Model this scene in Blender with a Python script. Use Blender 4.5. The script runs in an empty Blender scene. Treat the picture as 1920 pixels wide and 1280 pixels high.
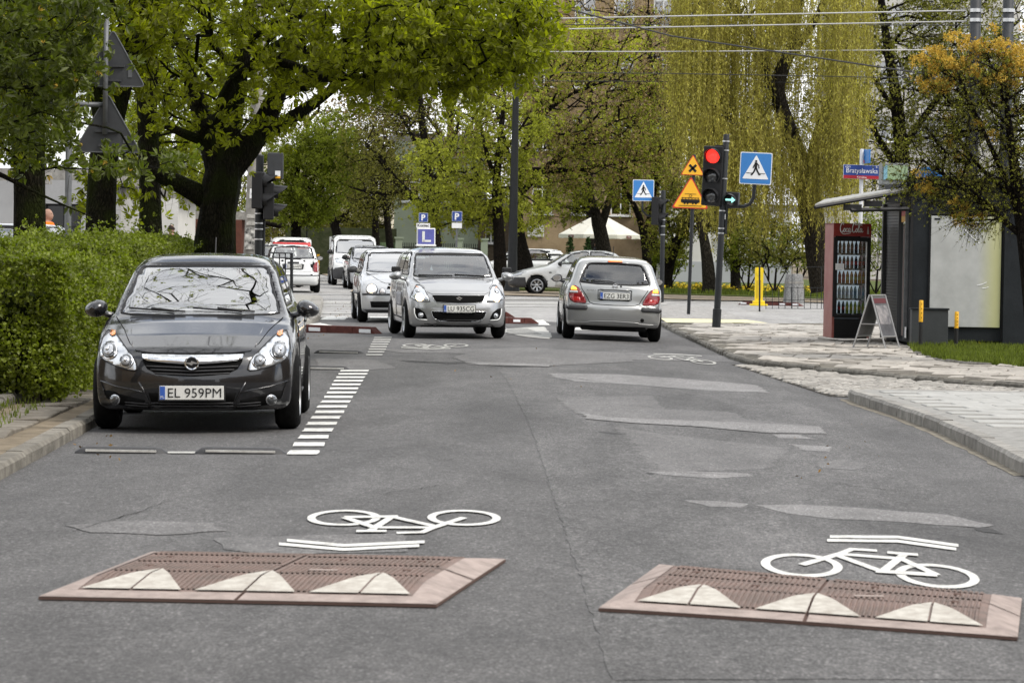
import bpy, bmesh, math, random
import numpy as np
from mathutils import Vector, Matrix
from mathutils.bvhtree import BVHTree
from mathutils.geometry import delaunay_2d_cdt, tessellate_polygon

SC = bpy.context.scene
COL = SC.collection
RNG = np.random.default_rng(7)
random.seed(7)
PI = math.pi

CAMH = 1.54
FPX = 6000.0                    
YH = 459.0
ROLL = math.radians(1.0)
PITCH = math.atan((640 - YH) / FPX)
FW = Vector((0, math.cos(PITCH), -math.sin(PITCH)))
_r0 = Vector((1, 0, 0)); _u0 = Vector((0, math.sin(PITCH), math.cos(PITCH)))
RT = _r0 * math.cos(ROLL) + _u0 * math.sin(ROLL)
UP = _u0 * math.cos(ROLL) - _r0 * math.sin(ROLL)
cam_d = bpy.data.cameras.new('camera'); cam = bpy.data.objects.new('camera', cam_d); COL.objects.link(cam)
M3 = Matrix((RT, UP, -FW)).transposed()
cam.matrix_world = Matrix.Translation((0, 0, CAMH)) @ M3.to_4x4()
cam_d.sensor_width = 36.0
cam_d.lens = FPX * 36.0 / 1920.0
cam_d.clip_start = 0.5; cam_d.clip_end = 3000
cam_d.dof.use_dof = True
cam_d.dof.focus_distance = 42
cam_d.dof.aperture_fstop = 10.0
SC.camera = cam

SUN_EL = math.radians(52); SUN_AZ = math.radians(118)    
W = bpy.data.worlds.new('World'); SC.world = W; W.use_nodes = True
nt = W.node_tree; nt.nodes.clear()
wo = nt.nodes.new('ShaderNodeOutputWorld'); bg = nt.nodes.new('ShaderNodeBackground')
sky = nt.nodes.new('ShaderNodeTexSky'); sky.sky_type = 'NISHITA'; sky.sun_disc = False
sky.sun_elevation = SUN_EL; sky.sun_rotation = SUN_AZ; sky.air_density = 1.0; sky.dust_density = 1.5; sky.ozone_density = 1.2
tc = nt.nodes.new('ShaderNodeTexCoord')
mp = nt.nodes.new('ShaderNodeMapping'); mp.inputs['Scale'].default_value = (1, 1, 2.2)
n1 = nt.nodes.new('ShaderNodeTexNoise'); n1.inputs['Scale'].default_value = 2.6; n1.inputs['Detail'].default_value = 7; n1.inputs['Roughness'].default_value = .55
r1 = nt.nodes.new('ShaderNodeValToRGB'); r1.color_ramp.elements[0].position = .36; r1.color_ramp.elements[1].position = .50
n2 = nt.nodes.new('ShaderNodeTexNoise'); n2.inputs['Scale'].default_value = 5; n2.inputs['Detail'].default_value = 5
r2 = nt.nodes.new('ShaderNodeValToRGB'); r2.color_ramp.elements[0].position = .3; r2.color_ramp.elements[1].position = .7
r2.color_ramp.elements[0].color = (9.0, 9.3, 9.8, 1); r2.color_ramp.elements[1].color = (13.5, 13.5, 13.5, 1)
mx = nt.nodes.new('ShaderNodeMix'); mx.data_type = 'RGBA'
nt.links.new(tc.outputs['Generated'], mp.inputs['Vector'])
nt.links.new(mp.outputs[0], n1.inputs['Vector']); nt.links.new(mp.outputs[0], n2.inputs['Vector'])
nt.links.new(n1.outputs['Fac'], r1.inputs['Fac']); nt.links.new(n2.outputs['Fac'], r2.inputs['Fac'])
nt.links.new(r1.outputs['Color'], mx.inputs['Factor'])
nt.links.new(sky.outputs[0], mx.inputs['A']); nt.links.new(r2.outputs['Color'], mx.inputs['B'])
nt.links.new(mx.outputs['Result'], bg.inputs['Color']); nt.links.new(bg.outputs[0], wo.inputs['Surface'])
bg.inputs['Strength'].default_value = 0.1
sl = bpy.data.lights.new('sun', 'SUN'); sl.energy = 2.1; sl.angle = math.radians(24); sl.color = (1, .94, .86)
so = bpy.data.objects.new('sun', sl); COL.objects.link(so)
sd = Vector((math.sin(SUN_AZ) * math.cos(SUN_EL), math.cos(SUN_AZ) * math.cos(SUN_EL), math.sin(SUN_EL)))
so.rotation_euler = (-sd).to_track_quat('-Z', 'Y').to_euler()
so.location = (0, 0, 60)
SC.view_settings.view_transform = 'Standard'; SC.view_settings.look = 'None'
SC.view_settings.exposure = 0.5; SC.view_settings.gamma = 1.0; SC.view_settings.use_curve_mapping = False
SC.render.engine = 'CYCLES'
SC.cycles.max_bounces = 7; SC.cycles.transparent_max_bounces = 24; SC.cycles.diffuse_bounces = 3; SC.cycles.glossy_bounces = 3
SC.cycles.use_denoising = True

def ray(px, py):
    return FW + RT * ((px - 960) / FPX) + UP * ((640 - py) / FPX)
def sst(a, b, t):
    t = min(1, max(0, (t - a) / (b - a))); return t * t * (3 - 2 * t)
def gz(x, y):
    c = x + 0.02 * y - 0.6
    k = 0.35
    cl = min(max(-c, -1), 3.6); cr = min(max(c, -1), 3.7)
    f = 1 - sst(60, 74, y)
    return -(0.015 * k * math.log1p(math.exp(cl / k)) + 0.026 * k * math.log1p(math.exp(cr / k))) * f
def P(px, py, dz=0.0):
    d = ray(px, py); z = dz
    for _ in range(8):
        t = (z - CAMH) / d.z if d.z < -1e-5 else 400
        p = Vector((0, 0, CAMH)) + d * t
        z = gz(p.x, p.y) + dz
    return p
def PD(px, py, D):
    d = ray(px, py); return Vector((0, 0, CAMH)) + d * (D / d.y)
def G(px, D, dz=0.0):
    """ground point in pixel column px at distance D"""
    x = (px - 960) * D / FPX
    return Vector((x, D, gz(x, D) + dz))

MATS = {}
def mat(name, col, rough=.6, metal=0.0, var=0.0, vscale=8.0, bump=0.0, bscale=60.0, coat=0.0, emis=None, estr=0.0,
        isl=0.0, trans=None, col2=None, spec=.5, objrand=0.0, island_col=None, trw=.45):
    if name in MATS: return MATS[name]
    m = bpy.data.materials.new(name); m.use_nodes = True; N = m.node_tree; n = N.nodes; L = N.links
    b = n['Principled BSDF']; out = n['Material Output']
    b.inputs['Roughness'].default_value = rough; b.inputs['Metallic'].default_value = metal
    b.inputs['Coat Weight'].default_value = coat; b.inputs['Coat Roughness'].default_value = .04
    b.inputs['Specular IOR Level'].default_value = (spec if rough < .55 or metal > .2 else (.28 if rough < .7 else .12)) * (.6 if max(col) < .03 and rough > .3 else 1)
    c4 = (*col, 1); last = None
    geo = n.new('ShaderNodeNewGeometry')
    if var > 0 or col2 is not None:
        tx = n.new('ShaderNodeTexNoise'); tx.inputs['Scale'].default_value = vscale; tx.inputs['Detail'].default_value = 6; tx.inputs['Roughness'].default_value = .62
        L.new(geo.outputs['Position'], tx.inputs['Vector'])
        rp = n.new('ShaderNodeValToRGB'); rp.color_ramp.elements[0].position = .34; rp.color_ramp.elements[1].position = .66
        if col2 is None:
            rp.color_ramp.elements[0].color = (*[c * (1 - var) for c in col], 1); rp.color_ramp.elements[1].color = (*[c * (1 + var) for c in col], 1)
        else:
            rp.color_ramp.elements[0].color = c4; rp.color_ramp.elements[1].color = (*col2, 1)
        L.new(tx.outputs['Fac'], rp.inputs['Fac']); last = rp.outputs['Color']
    if isl > 0 or objrand > 0:
        hsv = n.new('ShaderNodeHueSaturation')
        if last is None: hsv.inputs['Color'].default_value = c4
        else: L.new(last, hsv.inputs['Color'])
        mr = n.new('ShaderNodeMapRange'); v = isl if isl > 0 else objrand
        mr.inputs['To Min'].default_value = 1 - v; mr.inputs['To Max'].default_value = 1 + v
        if isl > 0: L.new(geo.outputs['Random Per Island'], mr.inputs['Value'])
        else:
            oi = n.new('ShaderNodeObjectInfo'); L.new(oi.outputs['Random'], mr.inputs['Value'])
        L.new(mr.outputs[0], hsv.inputs['Value']); last = hsv.outputs['Color']
    if last is None: b.inputs['Base Color'].default_value = c4
    else: L.new(last, b.inputs['Base Color'])
    if bump > 0:
        t2 = n.new('ShaderNodeTexNoise'); t2.inputs['Scale'].default_value = bscale; t2.inputs['Detail'].default_value = 4
        L.new(geo.outputs['Position'], t2.inputs['Vector'])
        bp = n.new('ShaderNodeBump'); bp.inputs['Strength'].default_value = min(1, bump); bp.inputs['Distance'].default_value = .02
        L.new(t2.outputs['Fac'], bp.inputs['Height']); L.new(bp.outputs[0], b.inputs['Normal'])
    if emis is not None:
        b.inputs['Emission Color'].default_value = (*emis, 1); b.inputs['Emission Strength'].default_value = estr
    if trans is not None:
        tl = n.new('ShaderNodeBsdfTranslucent'); ms = n.new('ShaderNodeMixShader'); ms.inputs[0].default_value = trw
        if last is None: tl.inputs['Color'].default_value = (*trans, 1)
        else:
            mm = n.new('ShaderNodeMix'); mm.data_type = 'RGBA'; mm.blend_type = 'MULTIPLY'; mm.inputs['Factor'].default_value = 1
            L.new(last, mm.inputs['A']); mm.inputs['B'].default_value = (*trans, 1); L.new(mm.outputs['Result'], tl.inputs['Color'])
        L.new(b.outputs[0], ms.inputs[1]); L.new(tl.outputs[0], ms.inputs[2]); L.new(ms.outputs[0], out.inputs['Surface'])
    MATS[name] = m; return m

def bark_mat(name, c1, c2, moss=None):
    m = bpy.data.materials.new(name); m.use_nodes = True; n = m.node_tree.nodes; L = m.node_tree.links; b = n['Principled BSDF']; b.inputs['Roughness'].default_value = .95; b.inputs['Specular IOR Level'].default_value = .1
    g = n.new('ShaderNodeNewGeometry'); mp = n.new('ShaderNodeMapping'); mp.inputs['Scale'].default_value = (1, 1, .28); L.new(g.outputs['Position'], mp.inputs['Vector'])
    v = n.new('ShaderNodeTexVoronoi'); v.inputs['Scale'].default_value = 26; v.feature = 'DISTANCE_TO_EDGE'; t0 = n.new('ShaderNodeTexNoise'); t0.inputs['Scale'].default_value = 14; t0.inputs['Detail'].default_value = 6
    L.new(mp.outputs[0], t0.inputs['Vector']); ad = n.new('ShaderNodeMix'); ad.data_type = 'VECTOR'; ad.inputs['Factor'].default_value = .12; L.new(mp.outputs[0], ad.inputs['A']); L.new(t0.outputs['Color'], ad.inputs['B']); L.new(ad.outputs['Result'], v.inputs['Vector'])
    r = n.new('ShaderNodeValToRGB'); r.color_ramp.elements[0].position = .02; r.color_ramp.elements[1].position = .22; r.color_ramp.elements[0].color = (*c2, 1); r.color_ramp.elements[1].color = (*c1, 1); L.new(v.outputs['Distance'], r.inputs['Fac'])
    out = r.outputs['Color']
    if moss:
        t = n.new('ShaderNodeTexNoise'); t.inputs['Scale'].default_value = 2.4; t.inputs['Detail'].default_value = 6; L.new(g.outputs['Position'], t.inputs['Vector']); r2 = n.new('ShaderNodeValToRGB'); r2.color_ramp.elements[0].position = .45; r2.color_ramp.elements[1].position = .62; L.new(t.outputs['Fac'], r2.inputs['Fac'])
        mx = n.new('ShaderNodeMix'); mx.data_type = 'RGBA'; L.new(r2.outputs['Color'], mx.inputs['Factor']); L.new(out, mx.inputs['A']); mx.inputs['B'].default_value = (*moss, 1); out = mx.outputs['Result']
    L.new(out, b.inputs['Base Color']); bp = n.new('ShaderNodeBump'); bp.inputs['Strength'].default_value = 1; bp.inputs['Distance'].default_value = .05; mm = n.new('ShaderNodeMath'); mm.operation = 'MULTIPLY_ADD'; mm.inputs[1].default_value = 2.5; L.new(v.outputs['Distance'], mm.inputs[0]); L.new(t0.outputs['Fac'], mm.inputs[2]); L.new(mm.outputs[0], bp.inputs['Height']); L.new(bp.outputs[0], b.inputs['Normal'])
    MATS[name] = m; return m

def glass_mat(name, tint=(.75, .8, .8), refl=.16, dark=0.0):
    if name in MATS: return MATS[name]
    m = bpy.data.materials.new(name); m.use_nodes = True; N = m.node_tree; n = N.nodes; L = N.links; n.clear()
    out = n.new('ShaderNodeOutputMaterial'); tr = n.new('ShaderNodeBsdfTransparent'); gl = n.new('ShaderNodeBsdfGlossy')
    tr.inputs[0].default_value = (*tint, 1); gl.inputs['Roughness'].default_value = .015; gl.inputs['Color'].default_value = (1, 1, 1, 1)
    fr = n.new('ShaderNodeFresnel'); fr.inputs[0].default_value = 1.5
    ma = n.new('ShaderNodeMath'); ma.operation = 'MULTIPLY_ADD'; ma.inputs[1].default_value = 1.5; ma.inputs[2].default_value = refl - .06; ma.use_clamp = True
    ms = n.new('ShaderNodeMixShader')
    L.new(fr.outputs[0], ma.inputs[0]); L.new(ma.outputs[0], ms.inputs[0]); L.new(tr.outputs[0], ms.inputs[1]); L.new(gl.outputs[0], ms.inputs[2]); L.new(ms.outputs[0], out.inputs[0])
    MATS[name] = m; return m

def link(o, parent=None):
    COL.objects.link(o)
    if parent is not None: o.parent = parent
    return o
def tag(o, label=None, cat=None, group=None, kind=None):
    if label: o['label'] = label
    if cat: o['category'] = cat
    if group: o['group'] = group
    if kind: o['kind'] = kind
    return o
def thing(name, label, cat, loc=(0, 0, 0), rz=0.0, group=None):
    o = bpy.data.objects.new(name, None); o.empty_display_size = .2; link(o)
    o.location = loc; o.rotation_euler = (0, 0, rz)
    return tag(o, label, cat, group)
def node(name, parent, loc=(0, 0, 0), rot=(0, 0, 0)):
    o = bpy.data.objects.new(name, None); link(o, parent); o.location = loc; o.rotation_euler = rot; return o
def add(name, verts, faces, m, parent=None, smooth=False, mi=None, loc=None, label=None, kind=None):
    me = bpy.data.meshes.new(name)
    if isinstance(verts, np.ndarray) and isinstance(faces, np.ndarray):
        fastmesh(me, verts, faces)
    else:
        me.from_pydata([tuple(v) for v in verts], [], [tuple(f) for f in faces])
    for q in (m if isinstance(m, (list, tuple)) else [m]): me.materials.append(q)
    if mi is not None: me.polygons.foreach_set('material_index', np.asarray(mi, dtype=np.int32))
    if smooth: me.polygons.foreach_set('use_smooth', np.ones(len(me.polygons), dtype=bool))
    me.update()
    o = bpy.data.objects.new(name, me); link(o, parent)
    if loc is not None: o.location = loc
    if label: o['label'] = label
    if kind: o['kind'] = kind
    return o
def fastmesh(me, V, F):
    n, k = F.shape
    me.vertices.add(len(V)); me.vertices.foreach_set('co', np.ascontiguousarray(V, dtype=np.float32).ravel())
    me.loops.add(n * k); me.loops.foreach_set('vertex_index', np.ascontiguousarray(F, dtype=np.int32).ravel())
    me.polygons.add(n); me.polygons.foreach_set('loop_start', np.arange(0, n * k, k, dtype=np.int32))
    me.polygons.foreach_set('loop_total', np.full(n, k, dtype=np.int32)); me.update(calc_edges=True)

class MB:
    """collects shapes for ONE mesh"""
    def __init__(s): s.v = []; s.f = []; s.m = []
    def geo(s, v, f, m=0):
        b = len(s.v); s.v += [tuple(p) for p in v]; s.f += [tuple(i + b for i in q) for q in f]; s.m += [m] * len(f); return s
    def box(s, c, d, m=0, rot=None, bev=0.0, taper=1.0):
        x, y, z = [k / 2 for k in d]
        if bev <= 0:
            v = [(-x, -y, -z), (x, -y, -z), (x, y, -z), (-x, y, -z), (-x * taper, -y * taper, z), (x * taper, -y * taper, z), (x * taper, y * taper, z), (-x * taper, y * taper, z)]
            f = [(0, 3, 2, 1), (4, 5, 6, 7), (0, 1, 5, 4), (1, 2, 6, 5), (2, 3, 7, 6), (3, 0, 4, 7)]
        else:
            bm = bmesh.new(); bmesh.ops.create_cube(bm, size=1)
            for q in bm.verts: q.co = Vector((q.co.x * d[0], q.co.y * d[1], q.co.z * d[2]))
            bmesh.ops.bevel(bm, geom=bm.edges[:], offset=bev, segments=2, affect='EDGES', profile=.5)
            bm.verts.index_update()
            v = [q.co.copy() for q in bm.verts]; f = [[w.index for w in q.verts] for q in bm.faces]; bm.free()
        if rot is not None:
            R = rot if isinstance(rot, Matrix) else Matrix.Rotation(rot, 3, 'Z')
            v = [R @ Vector(p) for p in v]
        return s.geo([Vector(p) + Vector(c) for p in v], f, m)
    def tube(s, pts, r, k=8, m=0, cap=True, closed=False):
        pts = [Vector(p) for p in pts]; n = len(pts); rr = r if isinstance(r, (list, tuple)) else [r] * n
        rings = []; prev = None
        for i, p in enumerate(pts):
            if closed: t = pts[(i + 1) % n] - pts[i - 1]
            else: t = pts[min(i + 1, n - 1)] - pts[max(i - 1, 0)]
            t.normalize()
            if prev is None:
                a = Vector((0, 0, 1)) if abs(t.z) < .9 else Vector((1, 0, 0)); prev = (a - t * a.dot(t)).normalized()
            else: prev = (prev - t * prev.dot(t)).normalized()
            w = t.cross(prev); rings.append([p + (prev * math.cos(2 * PI * j / k) + w * math.sin(2 * PI * j / k)) * rr[i] for j in range(k)])
        v = [q for R in rings for q in R]; f = []
        for i in range(n if closed else n - 1):
            a = i * k; b = ((i + 1) % n) * k
            f += [(a + j, a + (j + 1) % k, b + (j + 1) % k, b + j) for j in range(k)]
        if cap and not closed: f += [tuple(range(k - 1, -1, -1)), tuple((n - 1) * k + j for j in range(k))]
        return s.geo(v, f, m)
    def lathe(s, prof, k=24, axis='Z', c=(0, 0, 0), m=0, ms=None):
        """prof: (r, h) pairs"""
        v = []; f = []; n = len(prof)
        for r, h in prof:
            for j in range(k):
                a = 2 * PI * j / k; x, y = r * math.cos(a), r * math.sin(a)
                p = {'Z': (x, y, h), 'X': (h, x, y), 'Y': (x, h, y)}[axis]; v.append((p[0] + c[0], p[1] + c[1], p[2] + c[2]))
        for i in range(n - 1):
            b = len(s.v)
            fs = []
            for j in range(k):
                q = (i * k + j, i * k + (j + 1) % k, (i + 1) * k + (j + 1) % k, (i + 1) * k + j)
                fs.append(q if axis != 'Y' else q[::-1])
            f += fs
        mm = m; b = len(s.v); s.v += v; s.f += [tuple(i + b for i in q) for q in f]
        if ms is None: s.m += [m] * len(f)
        else:
            for i in range(n - 1): s.m += [ms[i]] * k
        return s
    def prism(s, poly, y0, y1, m=0, axes='XZ'):
        """poly 2d extruded along the third axis"""
        n = len(poly)
        def co(p, h):
            return {'XZ': (p[0], h, p[1]), 'XY': (p[0], p[1], h), 'YZ': (h, p[0], p[1])}[axes]
        v = [co(p, y0) for p in poly] + [co(p, y1) for p in poly]
        tr = tessellate_polygon([[Vector((p[0], p[1], 0)) for p in poly]])
        f = [t for t in tr] + [tuple(i + n for i in reversed(t)) for t in tr]
        f += [(i, (i + 1) % n, n + (i + 1) % n, n + i) for i in range(n)]
        return s.geo(v, f, m)
    def build(s, name, m, parent=None, smooth=False, loc=None, label=None, kind=None, fix=False, sharp=None):
        o = add(name, s.v, s.f, m, parent, smooth, s.m if isinstance(m, (list, tuple)) else None, loc, label, kind)
        if fix or smooth:
            bm = bmesh.new(); bm.from_mesh(o.data); bmesh.ops.recalc_face_normals(bm, faces=bm.faces[:])
            if smooth and sharp:
                for e in bm.edges:
                    if len(e.link_faces) == 2 and e.calc_face_angle(0) > sharp: e.smooth = False
            bm.to_mesh(o.data); bm.free()
        return o

def shared(name, me, parent, loc, rot=(0, 0, 0), scl=(1, 1, 1), **kw):
    o = bpy.data.objects.new(name, me); link(o, parent); o.location = loc; o.rotation_euler = rot; o.scale = scl
    for k, v in kw.items(): o[k] = v
    return o

def text(s, m, parent, loc, rot, width=None, height=None, depth=.002, name='lettering', shear=0.0, align='CENTER', bold=0.0, spacing=1.0):
    cu = bpy.data.curves.new('t', 'FONT'); cu.body = s; cu.size = 1; cu.extrude = 0; cu.shear = shear; cu.offset = bold; cu.space_character = spacing
    cu.resolution_u = 3
    t = bpy.data.objects.new('t', cu); COL.objects.link(t)
    bpy.context.view_layer.update()
    me = bpy.data.meshes.new_from_object(t); bpy.data.objects.remove(t)
    n = len(me.vertices); co = np.zeros(n * 3, dtype=np.float32); me.vertices.foreach_get('co', co); co = co.reshape(-1, 3)
    mn = co.min(0); mxx = co.max(0); sz = mxx - mn
    sx = sy = 1
    if width: sx = width / sz[0]; sy = sx
    if height: sy = height / sz[1]; sx = sx if width else sy
    co[:, 0] = (co[:, 0] - (mn[0] + mxx[0]) / 2) * sx; co[:, 1] = (co[:, 1] - (mn[1] + mxx[1]) / 2) * sy; co[:, 2] = depth
    me.vertices.foreach_set('co', co.ravel()); me.materials.clear(); me.materials.append(m); me.update(); me.name = name
    o = bpy.data.objects.new(name, me); link(o, parent); o.location = loc; o.rotation_euler = rot
    return o
FRONT = (PI / 2, 0, 0)   

def inpoly(x, y, poly):
    c = False; n = len(poly); j = n - 1
    for i in range(n):
        xi, yi = poly[i]; xj, yj = poly[j]
        if (yi > y) != (yj > y) and x < (xj - xi) * (y - yi) / (yj - yi) + xi: c = not c
        j = i
    return c
def fill(poly, step, jitter=0.0, rough=0.0, ystep=None):
    """triangulate a 2d polygon with interior grid points; returns verts2d, tris, boundary loop indices"""
    ystep = ystep or step
    B = []
    n = len(poly)
    for i in range(n):
        a = Vector(poly[i]); b = Vector(poly[(i + 1) % n]); k = max(1, int((b - a).length / max(step, 1e-6)))
        for j in range(k):
            p = a.lerp(b, j / k)
            if rough: p = p + Vector((random.uniform(-rough, rough), random.uniform(-rough, rough)))
            B.append(p)
    bp = [(p.x, p.y) for p in B]
    xs = [p[0] for p in bp]; ys = [p[1] for p in bp]; I = []
    x = math.floor(min(xs) / step) * step
    while x < max(xs):
        y = math.floor(min(ys) / ystep) * ystep
        while y < max(ys):
            if inpoly(x, y, bp):
                I.append(Vector((x, y)))
            y += ystep
        x += step
    V = B + I; nb = len(B)
    r = delaunay_2d_cdt(V, [], [list(range(nb))], 1, 1e-5)
    vv, ff, orig = r[0], r[2], r[3]
    return [(v.x, v.y) for v in vv], [tuple(f) for f in ff]

def sheet(name, poly, dz, m, parent=None, step=.5, rough=0.0, skirt=0.0, label=None, kind='structure', ystep=None, smooth=True, zf=None):
    """flat surface following the ground; poly in world xy"""
    v, f = fill([tuple(p[:2]) for p in poly], step, rough=rough, ystep=ystep)
    V = [(x, y, gz(x, y) + dz + (zf(x, y) if zf else 0)) for x, y in v]
    F = [t if ((v[t[1]][0] - v[t[0]][0]) * (v[t[2]][1] - v[t[0]][1]) - (v[t[1]][1] - v[t[0]][1]) * (v[t[2]][0] - v[t[0]][0])) > 0 else t[::-1] for t in f]
    if skirt > 0:
        cnt = {}
        for t in F:
            for i in range(3):
                e = (t[i], t[(i + 1) % 3]); cnt[e] = 1
        b = [e for e in cnt if (e[1], e[0]) not in cnt]
        base = len(V); idx = {}
        for e in b:
            for q in e:
                if q not in idx: idx[q] = len(V); V.append((V[q][0], V[q][1], V[q][2] - skirt))
            F.append((e[1], e[0], idx[e[0]], idx[e[1]]))
    o = add(name, V, F, m, parent)
    if kind: o['kind'] = kind
    if label: o['label'] = label
    return o
def pxpoly(pts, dz=0.0): return [tuple(P(x, y, dz)[:2]) for x, y in pts]

def smax(a, b, k):
    h = np.maximum(k - np.abs(a - b), 0); return np.maximum(a, b) + h * h / (4 * k)
def smin(a, b, k): return -smax(-a, -b, k)
def sdpoly(px, py, poly):
    """signed distance to polygon on arrays"""
    poly = np.asarray(poly, float); n = len(poly)
    d = np.full(px.shape, 1e9); s = np.ones(px.shape)
    for i in range(n):
        a = poly[i]; b = poly[i - 1]; ex, ey = b - a; wx = px - a[0]; wy = py - a[1]
        t = np.clip((wx * ex + wy * ey) / (ex * ex + ey * ey + 1e-12), 0, 1)
        dx = wx - ex * t; dy = wy - ey * t; d = np.minimum(d, dx * dx + dy * dy)
        c1 = py >= a[1]; c2 = py < b[1]; c3 = ex * wy > ey * wx
        fl = (c1 & c2 & c3) | (~c1 & ~c2 & ~c3); s = np.where(fl, -s, s)
    return s * np.sqrt(d)
def surface_nets(f, o, h, project=True):
    s = f < 0
    nx, ny, nz = f.shape
    c = np.zeros((nx - 1, ny - 1, nz - 1), dtype=np.int8)
    for i in (0, 1):
        for j in (0, 1):
            for k in (0, 1): c += s[i:nx - 1 + i, j:ny - 1 + j, k:nz - 1 + k]
    act = (c > 0) & (c < 8); I, J, K = np.nonzero(act); N = len(I)
    ids = np.full(act.shape, -1, dtype=np.int32); ids[I, J, K] = np.arange(N)
    acc = np.zeros((N, 3)); cnt = np.zeros(N)
    cor = {(i, j, k): f[I + i, J + j, K + k] for i in (0, 1) for j in (0, 1) for k in (0, 1)}
    for (a, b) in [((0, 0, 0), (1, 0, 0)), ((0, 1, 0), (1, 1, 0)), ((0, 0, 1), (1, 0, 1)), ((0, 1, 1), (1, 1, 1)),
                   ((0, 0, 0), (0, 1, 0)), ((1, 0, 0), (1, 1, 0)), ((0, 0, 1), (0, 1, 1)), ((1, 0, 1), (1, 1, 1)),
                   ((0, 0, 0), (0, 0, 1)), ((1, 0, 0), (1, 0, 1)), ((0, 1, 0), (0, 1, 1)), ((1, 1, 0), (1, 1, 1))]:
        fa = cor[a]; fb = cor[b]; m = (fa < 0) != (fb < 0)
        t = np.where(m, fa / np.where(m, fa - fb, 1), 0)
        for q in range(3): acc[:, q] += np.where(m, a[q] + t * (b[q] - a[q]), 0)
        cnt += m
    V = acc / cnt[:, None] + np.stack([I, J, K], 1)
    if project:
        for _ in range(2):
            i0 = np.clip(V.astype(int), 0, [nx - 2, ny - 2, nz - 2]); u = V - i0
            g = np.zeros((N, 3)); val = np.zeros(N)
            for a in (0, 1):
                for b in (0, 1):
                    for cc in (0, 1):
                        w = [(u[:, 0] if a else 1 - u[:, 0]), (u[:, 1] if b else 1 - u[:, 1]), (u[:, 2] if cc else 1 - u[:, 2])]
                        fv = f[i0[:, 0] + a, i0[:, 1] + b, i0[:, 2] + cc]; val += w[0] * w[1] * w[2] * fv
                        g[:, 0] += (1 if a else -1) * w[1] * w[2] * fv; g[:, 1] += (1 if b else -1) * w[0] * w[2] * fv; g[:, 2] += (1 if cc else -1) * w[0] * w[1] * fv
            g2 = (g * g).sum(1) + 1e-9; V -= g * np.clip(val / g2, -.5 / np.sqrt(g2), .5 / np.sqrt(g2))[:, None]
    F = []
    for ax in range(3):
        sl0 = [slice(None)] * 3; sl1 = [slice(None)] * 3; sl0[ax] = slice(0, -1); sl1[ax] = slice(1, None)
        a = s[tuple(sl0)]; b = s[tuple(sl1)]; m = a != b
        o1, o2 = [(1, 2), (2, 0), (0, 1)][ax]
        E = np.stack(np.nonzero(m), 1)
        E = E[(E[:, o1] > 0) & (E[:, o2] > 0) & (E[:, o1] < f.shape[o1] - 1) & (E[:, o2] < f.shape[o2] - 1)]
        def cell(d1, d2):
            q = E.copy(); q[:, o1] -= d1; q[:, o2] -= d2; return ids[q[:, 0], q[:, 1], q[:, 2]]
        q = np.stack([cell(1, 1), cell(0, 1), cell(0, 0), cell(1, 0)], 1)
        inside = a[E[:, 0], E[:, 1], E[:, 2]]
        q = np.where(inside[:, None], q, q[:, ::-1]); F.append(q)
    F = np.concatenate(F); F = F[(F >= 0).all(1)]
    return V * h + np.asarray(o), F
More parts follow.
